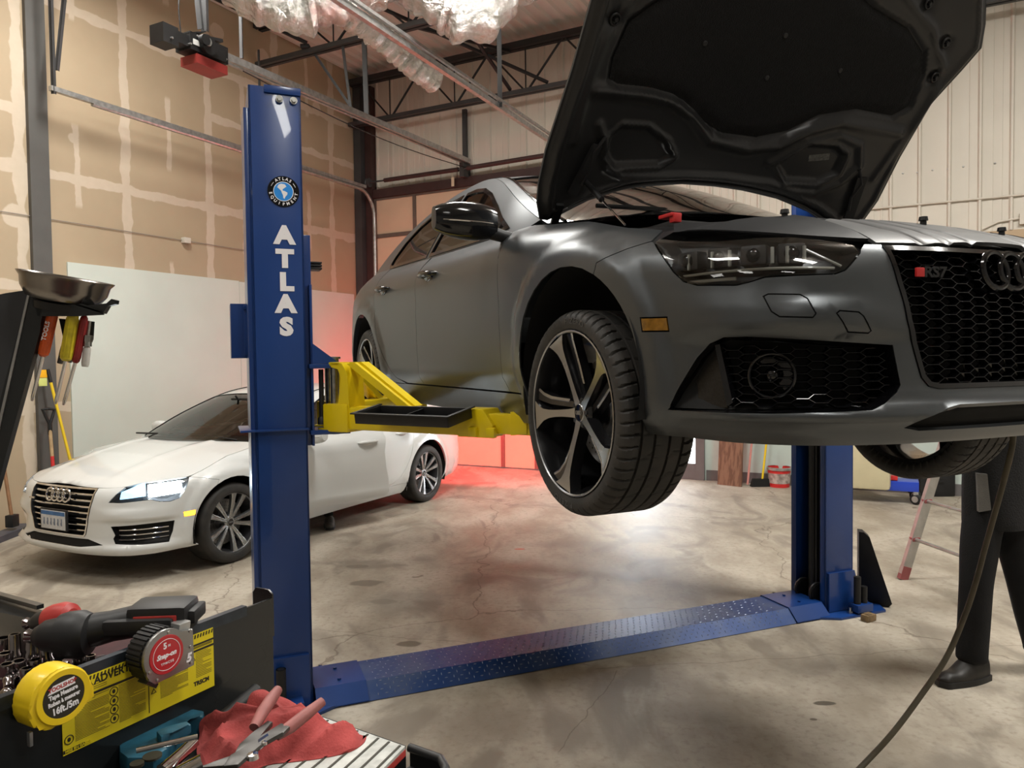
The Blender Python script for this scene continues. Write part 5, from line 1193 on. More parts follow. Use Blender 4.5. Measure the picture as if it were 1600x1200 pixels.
# top block, bolts, letters, emblem of the near column
m = MB(); m.box((.035, FY-.004, CH-.012), (.165, .010, .035), .002); add('top_plate', m, M_BLUE, col1)
for x in (.02, .085): m = MB(); m.cyl((x, FY-.002, CH-.055), (x, FY-.012, CH-.055), .017, n=20); m.cyl((x, FY-.01, CH-.055), (x, FY-.022, CH-.055), .011, n=6); add('column_bolt', m, M_BOLT, col1)
LCX = .030
def hz(py): return 1.68+(564-py)/1170*3.50
for ch, py in zip('ATLAS', (366, 403, 439.5, 474, 510)):
    m = MB(); put_text(m, ch, .110, (LCX+(.0 if ch != 'L' else .004), FY-.0012, hz(py)), (1, 0, 0), (0, 0, 1), 0, .0008, .0072, sx=1.10); add('column_letter', m, M_LET, col1)
m = MB(); c = (LCX, FY-.001, hz(297)); n_ = Vector((0, -1, 0))
m.lathe([(.072, .0), (.072, .002), (.0, .002)], c, n_, 48, 0); 
m.lathe([(.046, .0022), (.0, .0022)], c, n_, 40, 2, cap=False); m.lathe([(.043, .0026), (.0, .0026)], c, n_, 40, 1, cap=False)
AM = [(-.022, .030), (-.010, .036), (.006, .034), (.014, .024), (.004, .016), (-.004, .010), (-.003, .004), (.006, .002), (.018, -.004), (.017, -.014), (.008, -.024), (.004, -.034), (-.001, -.030), (-.003, -.016), (-.008, -.006), (-.010, .002), (-.018, .010), (-.028, .018)]
m.prism(AM, .0027, .0034, 2, (Vector(c), (1, 0, 0), (0, 0, 1), (0, -1, 0)))
def ringtext(txt, rad, a0, da, up, size):
    for k, ch in enumerate(txt):
        a = a0+da*k; rr = rad; o = Vector(c)+Vector((rr*math.cos(a), -.0026, rr*math.sin(a)))
        er = Vector((math.cos(a), 0, math.sin(a))); et = Vector((math.sin(a), 0, -math.cos(a)))
        if up: put_text(m, ch, size, o, et, er, 2, .0005, .0005)
        else: put_text(m, ch, size, o, -et, -er, 2, .0005, .0005)
ringtext('ATLAS', .059, math.radians(122), -math.radians(16), True, .019)
ringtext('EQUIPMENT', .059, math.radians(190), math.radians(20), False, .019)
for sg in (-1, 1): m.tube([Vector(c)+Vector((sg*.059*math.cos(a), -.003, .059*math.sin(a))) for a in np.linspace(math.radians(22), math.radians(42), 6)], .0012, 6, 2)
add('round_badge', m, [M_GBLACK, mat('badge_blue', (.02, .25, .72), .4, var=.05), M_LET], col1)
# small shelf plate, box on the back, foot stiffener
m = MB(); zs = hz(672); m.box((0, FY-.012, zs), (CW+.01, .024, .010), .002); m.box((-CW/2-.035, FY+.13, zs), (.07, .30, .010), .002); add('bracket_plate', m, M_BLUE, col1)
m = MB(); m.box((-CW/2-.045, .04, (hz(557)+hz(470))/2), (.10, .02, .265), .003); m.box((-CW/2-.09, .09, (hz(557)+hz(470))/2), (.012, .11, .265), .003); m.box((-CW/2-.02, .03, hz(513)), (.03, .01, .25), .002)
for dz in (-.11, .11): m.cyl((-CW/2-.03, .03, hz(513)+dz), (-CW/2-.03, .015, hz(513)+dz), .007, n=10)
add('side_box', m, M_BLUE, col1)
def foot(col, mir):
    s = -1 if mir else 1; m = MB(); zt = .27
    m.prism(([(-.10, .02), (.19, .02), (.115, zt), (-.10, zt)] if mir else [(-.11, .02), (.10, .02), (.10, zt), (-.11, zt)]), -.018, 0, 0, (Vector((0, FY, 0)), (1, 0, 0), (0, 0, 1), (0, 1, 0)))
    add('foot_stiffener', m, M_BLUE, col)
    m = MB(); P = [(-.36, -.12), (-.28, -.27), (.10, -.27), (.30, -.16), (.30, .20), (.10, .30), (-.28, .30), (-.36, .14)]
    m.prism([(s*x, y) for x, y in P], 0, .016, 0, bev=.002); add('base_plate', m, M_BLUE, col)
    for (x, y) in ((-.02, -.225), (.20, .23), (-.15, .245), (.24, -.02), (-.30, -.09)):
        m = MB(); m.cyl((s*x, y, .014), (s*x, y, .030), .018, n=6); m.cyl((s*x, y, .03), (s*x, y, .052), .009, n=10); add('anchor_bolt', m, M_BOLT, col)
    m = MB()
    if mir:
        m.box((.10, -.235, .05), (.13, .08, .05), .004); add('adapter_holder', m, M_BLUE, col)
        for x, h in ((.07, .19), (.125, .12)):
            m = MB(); m.cyl((x, -.235, .06), (x, -.235, .06+h), .022, n=20); m.cyl((x, -.235, .06+h), (x, -.235, .062+h), .016, n=16); add('adapter_post', m, M_PLAST, col)
        for y in (-.07, .07):
            m = MB(); m.torus((-.10, y*.9, .12), (0, 1, 0), .060, .009, 28, 8); m.lathe([(.055, -.012), (.055, .012), (.012, .014)], (-.10, y*.9, .12), (0, 1, 0), 24); add('pulley', m, M_PLAST, col)
    else:
        m.box((.0, -.21, .05), (.13, .08, .05), .004); add('adapter_holder', m, M_BLUE, col)
        m = MB(); m.cyl((-.035, -.21, .06), (-.035, -.21, .235), .023, n=20); m.lathe([(.023, .235), (.017, .235), (.017, .20)], (-.035, -.21, 0), (0, 0, 1), 20, cap=False); add('adapter_post', m, M_PLAST, col)
    m = MB(); m.cyl((s*.06, .01, .03), (s*.06, .01, CH-.4), .030, n=18); m.cyl((s*.085, -.045, .10), (s*.085, -.045, CH-.3), .008, n=10); add('hydraulic_cylinder', m, M_PLAST, col)
    m = MB(); m.box((-s*.02, 0, 1.3), (.01, .27, 2.5), 0); add('dark_liner', m, M_PLAST, col)  # black liner sheet added inside the column to make the channel dark
foot(col1, False); foot(col2, True)
# floor cover plate between the columns
m = MB(); x0, x1 = CW/2+.06, SPAN-CW/2-.08
sec = [(-.205, .004), (-.13, .075), (.12, .080), (.205, .004)]
P = [(x, y, z) for x in (x0, x1) for y, z in sec]; m._add(P, [(0, 4, 5, 1), (1, 5, 6, 2), (2, 6, 7, 3), (0, 1, 2, 3), (7, 6, 5, 4), (3, 7, 4, 0)])
def diamond_mat():
    mm = mat('blue_tread_plate', (.02, .07, .25), .42, metal=.2); g = NG(mm); b = g.n['Principled BSDF']; tc = g.n.new('ShaderNodeTexCoord').outputs['Object']
    mp = g.n.new('ShaderNodeMapping'); mp.inputs['Scale'].default_value = (1, 1, .4); g.l.new(tc, mp.inputs[0])
    n = g.noise(tc, 5, 4); c = g.mix(g.step(n, .4, .7), (.012, .045, .17), (.05, .08, .18)); g.l.new(c, b.inputs['Base Color'])
    return mm
cp_ = m.build('floor_plate', diamond_mat(), lift)
m = MB(); k = 0
for i in range(int((x1-x0-.5)/.042)):
    for j in range(11):
        x = x0+.25+i*.042+(.021 if j % 2 else 0)
        if j < 7: y = -.115+j*.0365; z = .0757+(y+.13)/.25*.005; u_ = Vector((0, 0, 1))
        else:
            t = (j-6.6)/4.6; y = -.13-.075*t; z = .075-.071*t; u_ = Vector((0, -.71, .70))
        if j >= 7 and z < .012: continue
        d = Vector((.010, .0, 0)) if (i+j) % 2 else Vector((0, .010, 0)) if j < 7 else Vector((0, .007, .0075))
        e = d.cross(u_).normalized()*.0028; c_ = Vector((x, y, z)); q = [c_-d, c_+e, c_+d, c_-e]; m._add([tuple(p) for p in q]+[tuple(c_+u_*.0022)], [(0, 1, 4), (1, 2, 4), (2, 3, 4), (3, 0, 4)])
o = m.build('tread_pattern', mat('worn_tread', (.28, .32, .42), .3, metal=.6, var=.2), cp_); o['kind'] = 'stuff'
for xa, xb in ((x0-.05, x0+.20), (x1-.20, x1+.07)):
    m = MB(); P = [(x, y*1.03, z+.007) for x in (xa, xb) for y, z in sec]; m._add(P+[(x, y, z-.004) for x, y, z in P], [(0, 4, 5, 1), (1, 5, 6, 2), (2, 6, 7, 3), (8, 9, 13, 12), (9, 10, 14, 13), (10, 11, 15, 14), (4, 12, 13, 5), (5, 13, 14, 6), (6, 14, 15, 7), (0, 1, 9, 8), (1, 2, 10, 9), (2, 3, 11, 10)])
    for yy in (-.08, .06): m.cyl(((xa+xb)/2, yy, .085), ((xa+xb)/2, yy, .093), .010, n=6)
    m.build('end_cover', M_BLUE, cp_)
# carriages
def carriage(mir, x):
    s = -1 if mir else 1
    m = MB(); w = CW/2
    m.box((s*(w+.012), 0, 1.78), (.05, .20, 1.02), .004)
    m.box((s*(w+.03), -.105, 1.62), (.10, .012, .60), .002) if False else None
    m.box((s*(w+.03), 0, 1.66), (.012, .26, .78), .003)
    for z in (1.335, 1.655):
        m.box((s*(w+.11), 0, z), (.19, .30, .022), .004)
    for y in (-.14, .14): m.prism([(0, 0), (s*.13, 0), (s*.0, .10)], y-.006, y+.006, 0, (Vector((s*(w+.03), 0, 1.667)), (1, 0, 0), (0, 0, 1), (0, 1, 0)))
    c = m.build('carriage', M_BLUE, lift); c.location = (x, 0, 0)
    p = MB()
    for k in range(3): p.box((s*(w+.06), -.02, 2.135+k*.014), (.07, .10, .009), .002)
    p.build('door_bumper', M_PLAST, c)
    for y in (-.10, .10):
        p = MB(); p.cyl((s*(w+.14), y, 1.32), (s*(w+.14), y, 1.69), .021, n=18); p.lathe([(.03, 1.69), (.03, 1.70), (.0, 1.702)], (s*(w+.14), y, 0), (0, 0, 1), 18); p.build('arm_pin', M_BOLT, c)
    p = MB(); p.cyl((s*(w+.075), -.10, 1.37), (s*(w+.075), -.10, 1.64), .012, n=12); p.lathe([(.020, 0), (.020, .03), (.012, .04)], (s*(w+.075), -.10, 1.37), (0, 0, 1), 14); p.build('arm_lock_rod', M_PLAST, c)
    return c
ca1 = carriage(False, 0); ca2 = carriage(True, SPAN)
def arm(px_, py_, tip, z0, tray=False):
    """arm in the lift frame from pivot to tip; outer box, inner box, pad"""
    P = Vector((px_, py_, 0)); Tp = Vector(tip); d = (Tp-P); L = d.length; ang = math.atan2(d.y, d.x)
    a = MB(); a.box((L*.36, 0, .055), (L*.56, .11, .11), .012); a.box((.06, 0, .055), (.16, .13, .135), .008)
    a.box((.02, 0, .315), (.13, .11, .018), .004); a.box((.02, 0, -.005), (.16, .12, .018), .004)
    a.prism([(.07, .10), (.145, .10), (.135, .27), (.10, .318), (.03, .324), (.03, .300), (.075, .29), (.092, .25)], -.055, .055, 0, (Vector((0, 0, 0)), (1, 0, 0), (0, 0, 1), (0, -1, 0)))
    for y in (.03,): a.prism([(.12, .315), (.17, .322), (.50, .118), (.44, .112)], y-.010, y+.010, 0, (Vector((0, 0, 0)), (1, 0, 0), (0, 0, 1), (0, -1, 0)))
    a.prism([(.10, .324), (.175, .324), (.50, .120), (.475, .112), (.165, .305), (.10, .308)], -.055, .0, 0, (Vector((0, 0, 0)), (1, 0, 0), (0, 0, 1), (0, -1, 0)))
    o = a.build('swing_arm', M_YEL, lift); o.location = (px_, py_, z0); o.rotation_euler = (0, 0, ang)
    b = MB(); b.box((L*.74, 0, .055), (L*.26, .085, .085), .008, mi=0); b.prism([(L*.60, -.004), (L*.72, -.004), (L*.74, .05), (L*.70, .118), (L*.60, .118)], -.062, .062, 0, (Vector((0, 0, 0)), (1, 0, 0), (0, 0, 1), (0, -1, 0)), bev=.004)
    for q in (.665, .735): b.box((L*q, -.065, .020), (.045, .03, .045), .01, mi=0)
    b.box((L*.90, 0, .055), (L*.16, .06, .06), .006, mi=0); b.prism([(L*.80, .01), (L*.86, .02), (L*.86, .08), (L*.80, .11)], -.05, .05, 0, (Vector((0, 0, 0)), (1, 0, 0), (0, 0, 1), (0, -1, 0)), bev=.003)
    b.build('arm_extension', M_YEL, o)
    p = MB(); p.cyl((L, 0, .02), (L, 0, .10), .045, n=24, mi=0); p.lathe([(.075, .10), (.075, .125), (.0, .125)], (L, 0, 0), (0, 0, 1), 28, 1); p.build('lifting_pad', [M_YEL, M_PLAST], o)
    return o, L, ang
wv = CW/2
def tolift(x, y): v = Vector((x, y, 0))-lift.location; return (v.dot(L1), v.dot(L2))
GC = lambda c: Vector((1.05, 2.92, 0))+Vector((.4115, -.9114, 0))*c[0]+Vector((.9114, .4115, 0))*c[1]
t1 = tolift(*GC((-.42, -.70))[:2]); t2 = tolift(*GC((-2.45, -.70))[:2]); t3 = tolift(*GC((-.42, .70))[:2]); t4 = tolift(*GC((-2.45, .70))[:2])
A1, LL, aa = arm(wv+.14, -.10, (*t1, 0), 1.35)
arm(wv+.14, .10, (*t2, 0), 1.35); arm(SPAN-wv-.14, -.10, (*t3, 0), 1.35); arm(SPAN-wv-.14, .10, (*t4, 0), 1.35)
# magnetic tray on the side of the near arm
tr = thing('parts_tray', 'long black plastic tray hung on the side of the yellow arm', 'tray', lift.matrix_basis @ Vector((0, 0, 0)))
e1 = (L1*math.cos(aa)+L2*math.sin(aa)); e2 = Vector((-e1.y, e1.x, 0)); o0 = Vector(lift.location)+L1*(wv+.14)+L2*(-.10)+e1*(LL*.465)-e2*.150+Vector((0, 0, 1.418))
tr.location = o0; tr.rotation_euler = (math.radians(9), 0, math.atan2(e1.y, e1.x))
m = MB(); A_, B_ = .25, .085; t = .004
for (cx, cy, sx, sy) in ((0, -B_, 2*A_, t), (0, B_, 2*A_, t), (-A_, 0, t, 2*B_), (A_, 0, t, 2*B_)): m.box((cx, cy, .02), (sx+t, sy+t, .045), .001)
m.box((0, 0, 0), (2*A_, 2*B_, .006), .001); m.box((0, -B_-.008, .045), (2*A_+.03, .018, .006), .002); m.box((-A_-.008, 0, .045), (.018, 2*B_+.03, .006), .002); m.box((A_+.008, 0, .045), (.018, 2*B_+.03, .006), .002); m.box((0, 0, .02), (.004, 2*B_, .03), 0)
m.build('tray_body', M_PLAST, tr)
bpy.context.view_layer.update()
# ------------------------------------------------------------------ tool chest in the foreground
M_CHEST = mat('black_enamel_sheet', (.011, .013, .014), .30, coat=.25, var=.3, vscale=6, rvar=.1)
M_RIM = mat('worn_rim_enamel', (.045, .055, .07), .3, metal=.4, var=.5, vscale=30)
M_LBL = mat('yellow_label', (.74, .60, .012), .5, var=.07, vscale=12)
M_INK = mat('label_ink', (.025, .022, .012), .6, var=.1)
M_SOCK = mat('chrome_socket', (.36, .33, .33), .16, metal=1.0, var=.25, vscale=40)
M_TRAYIN = mat('dark_red_foam', (.045, .008, .010), .8, var=.4, vscale=60)
M_RAG = mat('red_shop_rag', (.37, .055, .052), .9, var=.45, vscale=14, bump=.15, bscale=300)
M_HND = mat('faded_red_grip', (.33, .11, .10), .55, var=.35, vscale=25)
M_TOOLST = mat('worn_tool_steel', (.13, .125, .12), .42, metal=1.0, var=.45, vscale=30)
WO = Vector((-.56, .81, 1.314)); WX = Vector((.479, .878, 0)).normalized(); WN = Vector((WX.y, -WX.x, 0)); WZ = Vector((0, 0, 1))
def wall_sh(px, py, off=0.0): p = at_plane(px, py, WO+WN*off, WN)-(WO+WN*off); return p.dot(WX), p.z
def WP(s, h, off=0.0): return WO+WX*s+WZ*h+WN*off
S0, S1 = -.22, .385
chest = thing('tool_chest', 'black tool chest with open tray and yellow warning label, lower left corner', 'tool chest', WP(.1, -1.314, -.1), math.atan2(WX.y, WX.x))
TC = Matrix.Rotation(-math.atan2(WX.y, WX.x), 4, 'Z') @ Matrix.Translation(-Vector(WP(.1, -1.314, -.1)))
def cm(): m = MB(); m.M = TC; return m
def sbox(m, s0, s1, h0, h1, o0, o1, mi=0): return m.hexa([tuple(WP(s, h, o)) for h in (h0, h1) for s, o in ((s0, o0), (s1, o0), (s1, o1), (s0, o1))], mi)
m = cm(); sbox(m, S0, S1, -.30, 0, -.004, 0); m.build('side_panel', M_CHEST, chest)
m = cm(); sbox(m, S0, .335, -.012, .003, -.010, -.004+.0045); m.build('rolled_rim', M_RIM, chest)
m = cm(); Q = [(.0, -.06), (.0, .006), (-.008, .012), (-.035, .012), (-.042, .004), (-.042, -.06)]
m.prism(Q, 0, .003, 0, (WP(S1, 0, 0), WN, WZ, WX)); m.build('end_flange', M_CHEST, chest)
m = cm(); sbox(m, S0, .30, -.058, -.054, -.33, -.004); m.build('tray_floor', M_TRAYIN, chest)
m = cm(); a, b = at_z(-40, 925, 1.322), at_z(98, 962, 1.322); a2, b2 = at_z(-40, 948, 1.318), at_z(98, 978, 1.318)
m.hexa([tuple(Vector(q)+Vector((0, 0, -.11))) for q in (a, a2, b2, b)]+[tuple(q) for q in (a, a2, b2, b)]); m.build('far_edge', M_CHEST, chest)
m = cm(); a3, b3 = at_z(-40, 919, 1.33), at_z(63, 948, 1.33); m.bar(a3, b3, .010, .006); m.build('lid_edge', M_CHEST, chest)
m = cm(); TP = [WP(S0, -.142, .0), WP(.36, -.142, .0)]+[Vector(at_z(x, y, 1.172)) for x, y in ((470, 1108), (506, 1120), (634, 1165), (600, 1200), (560, 1320), (440, 1400))]+[WP(S0, -.142, .25)]; n = len(TP)
m._add([tuple(p+Vector((0, 0, -.12))) for p in TP]+[tuple(p) for p in TP], [tuple(range(n)), tuple(range(2*n-1, n-1, -1))]+[(i, (i+1) % n, n+(i+1) % n, n+i) for i in range(n)]); m.build('work_top', M_CHEST, chest)
m = cm(); sbox(m, S0-.3, .33, -1.27, -.26, -.35, .13, 0); m.build('cabinet', M_CHEST, chest)
# warning label
lb = thing('warning_label', 'yellow ADVERTENCIA warning label on the black side of the tool chest', 'label', WP(.1, -.05, .001))
LT = Matrix.Translation(-Vector(WP(.1, -.05, .001)))
c_tr = wall_sh(332, 980); c_br = wall_sh(332, 1072); c_bl = wall_sh(98, 1183)
s0, s1, h0, h1 = c_bl[0], c_tr[0], c_br[1], c_tr[1]
m = MB(); m.M = LT; sbox(m, s0, s1, h0, h1, .0003, .0010); face = m.build('label_face', M_LBL, lb)
m = MB(); m.M = LT; Wd = s1-s0; Hh = h1-h0
def lr(x0, x1, y0, y1): sbox(m, s0+Wd*x0, s0+Wd*x1, h0+Hh*y0, h0+Hh*y1, .0010, .0013)
for k in range(46):
    x = k/46; q = [(s0+Wd*(x+.004), h1-.0065), (s0+Wd*(x+.014), h1-.0065), (s0+Wd*(x+.020), h1-.0015), (s0+Wd*(x+.010), h1-.0015)]
    m.prism(q, .0010, .0013, 0, (WP(0, 0, 0), WX, WZ, WN))
lr(0, .52, .70, .735); lr(.52, 1, .70, .735); lr(.72, 1, .80, .83); lr(.52, .525, .05, .70); lr(0, .12, .02, .07)
rnd = random.Random(4)
def para(x0, x1, y0, y1, n):
    for k in range(n): y = y1-(y1-y0)*k/n; lr(x0, x0+(x1-x0)*(1 if rnd.random() > .22 else rnd.uniform(.4, .9)), y-.0065, y-.001)
para(.07, .27, .12, .68, 26); para(.33, .50, .10, .68, 28); para(.60, .80, .18, .68, 24); para(.86, .98, .25, .68, 16); para(.75, .99, .75, .79, 3); para(.14, .26, .75, .84, 3)
for (x, y) in ((.30, .62), (.30, .48), (.30, .35), (.30, .21), (.035, .20)):
    c = WP(s0+Wd*x, h0+Hh*y, .0012); m.torus(c, WN, .0052, .0005, 24, 6); m.ball(c, (.0022, .0028, .0003), 10, rot=Euler((math.pi/2, 0, math.atan2(WX.y, WX.x))))
for (x, y) in ((.555, .60), (.555, .48), (.555, .36), (.84, .60), (.16, .88)):
    q = [(s0+Wd*x-.004, h0+Hh*y-.003), (s0+Wd*x+.004, h0+Hh*y-.003), (s0+Wd*x, h0+Hh*y+.004)]; m.prism(q, .0010, .0014, 0, (WP(0, 0, 0), WX, WZ, WN)); qi = inset(q, .001); m.prism(qi, .0014, .0016, 1, (WP(0, 0, 0), WX, WZ, WN))
put_text(m, 'ADVERTENCIA', .0125, WP(s0+Wd*.185, h0+Hh*.885, .0010), WX, WZ, 0, .0003, .0004, align='LEFT')
put_text(m, 'MISE EN GARDE', .0045, WP(s0+Wd*.01, h0+Hh*.045, .0014), WX, WZ, 1, .0003, .0001, align='LEFT')
put_text(m, 'TRSCM', .008, WP(s0+Wd*.90, h0+Hh*.17, .0010), WX, WZ, 0, .0003, .0004)
m.build('label_print', [M_INK, M_LBL], face)
# sockets in the tray
rnd = random.Random(11)
def socket_mb(r, h, drive=True):
    s = MB(); s.lathe([(r*.92, 0), (r, .001), (r, h*.45), (r*.86, h*.5), (r*.86, h*.96), (r*.82, h)], n=20, cap=False); s.lathe([(r*.82, h), (r*.60, h), (r*.58, h*.55), (0, h*.55)], n=20, cap=False); s.lathe([(r*.92, 0), (0, 0)], n=20, cap=False); return s
protos = [socket_mb(r, h).build('socket', [M_SOCK]) for r, h in ((.0075, .026), (.010, .030), (.0085, .050), (.012, .036))]
ups = [(6, 1030, 3), (22, 1005, 1), (2, 1000, 1), (40, 1013, 2), (8, 1048, 1), (24, 1042, 2), (46, 1040, 2), (62, 1036, 2), (30, 1060, 1), (12, 1066, 1), (58, 1060, 1), (75, 1048, 2), (44, 1074, 1), (70, 1068, 1), (123, 1046, 2), (142, 1047, 0), (30, 985, 1), (96, 1068, 1)]
lying = [(8, 1080, .5, 0), (25, 1086, 1.2, 2), (20, 1100, .1, 1), (68, 1033, .3, 0), (84, 1030, -.4, 2), (98, 1037, .2, 2), (108, 1040, -.3, 1), (112, 1048, .1, 0), (142, 1038, .4, 2), (60, 1085, .8, 0), (3, 1092, 1.1, 1), (38, 1095, -.4, 0), (118, 1056, .9, 0), (80, 1058, .5, 0), (50, 1052, -.8, 1), (134, 1034, 1.3, 0), (14, 1058, .3, 0)]
used_s = set(); tt = -1.314+1.260
for k, (px, py, kd) in enumerate(ups):
    p = at_z(px, py+6, 1.262); base = protos[kd]; o = base if kd not in used_s else copy_tree(base); used_s.add(kd)
    o.location = p; o.rotation_euler = (rnd.uniform(-.08, .08), rnd.uniform(-.08, .08), 0); tag(o, ('%s chrome socket standing upright %s in the tray' % (('small', 'medium', 'long narrow', 'wide')[kd], 'at the left edge' if px < 28 else 'behind the yellow tape measure' if px < 80 else 'under the black impact wrench')), 'socket', 'upright sockets in the tray')
for k, (px, py, rz, kd) in enumerate(lying):
    p = Vector(at_z(px, py+2, 1.275)); o = copy_tree(protos[kd]); o.location = p; o.rotation_euler = (math.pi/2+.15, .1, rz*2); tag(o, ('%s chrome socket lying %s in the tray' % (('small', 'medium', 'long narrow', 'wide')[kd], 'at the left edge' if px < 42 else 'behind the yellow tape measure' if px < 90 else 'near the black rim')), 'socket', 'sockets lying in the tray')
# impact wrenches
def impact(name, label, nose, tail, gripdir, scale, red_top):
    nose = Vector(nose); tail = Vector(tail); d = (tail-nose).normalized(); L = (tail-nose).length; up = Vector((0, 0, 1)); sd = d.cross(up).normalized(); upp = sd.cross(d)
    root = thing(name, label, 'impact wrench', nose+d*L*.5); T = Matrix.Translation(-(nose+d*L*.5)); r = .030*scale
    m = MB(); m.M = T; m.lathe([(.012*scale, .0), (.016*scale, .006), (.021*scale, .012), (.026*scale, .035), (r*1.02, .05), (r*1.05, L*.45), (r, L*.55)], nose+d*.012, d, 28, sm=True); m.build('nose_cone', M_PLAST, root)
    m = MB(); m.M = T; m.box(nose+d*.004, (.009, .009, .016), .001, rot=Euler((.4, .3, math.atan2(d.y, d.x)))); m.cyl(nose, nose+d*.014, .0065); m.build('anvil', M_SOCK, root)
    m = MB(); m.M = T; m.lathe([(r*.98, 0), (r*1.08, .01), (r*1.12, L*.30), (r*.95, L*.42), (r*.55, L*.46)], nose+d*L*.5, d, 28); m.build('motor_housing', M_RED_T if red_top else M_PLAST, root)
    if gripdir is not None:
        g = Vector(gripdir).normalized(); m = MB(); m.M = T; a = nose+d*L*.68+g*r*.5
        m.tube([a, a+g*.035*scale, a+g*.075*scale+d*.006], .022*scale, 14, rs=[.025*scale, .022*scale, .024*scale]); m.build('grip', M_PLAST, root)
        m = MB(); m.M = T; m.tube([a+g*.018*scale-d*.016, a+g*.03*scale-d*.018], .006, 8); m.build('trigger', M_RED_T, root)
        bx = MB(); bx.M = T; c = a+g*.095*scale+d*.008; R = Matrix((d, sd, g)).transposed()
        bx.box(c, (.085*scale, .062*scale, .044*scale), .008, rot=R.to_euler()); bx.box(c-g*.030*scale+d*.006, (.098*scale, .066*scale, .022*scale), .006, rot=R.to_euler()); bx.box(c+g*.018*scale, (.070*scale, .050*scale, .020*scale), .004, rot=R.to_euler()); bx.build('battery', M_PLAST, root)
        bx = MB(); bx.M = T; bx.box(c+sd*(-.0310*scale)*(1 if sd.y > 0 else -1), (.060*scale, .004, .020*scale), .001, rot=R.to_euler()); bx.build('battery_stripe', M_RED_T, root)
    return root
M_RED_T = mat('tool_red', (.42, .035, .03), .45, var=.2, vscale=30)
impact('impact_wrench', 'black cordless impact wrench with battery, lying across the sockets', at_z(40, 994, 1.325), at_z(150, 990, 1.325), tuple((at_z(218, 972, 1.330)-at_z(128, 992, 1.322)).normalized()), .92, False)
impact('impact_wrench', 'red topped impact wrench lying behind the black one', at_z(40, 975, 1.322), at_z(118, 962, 1.340), None, .62, True)
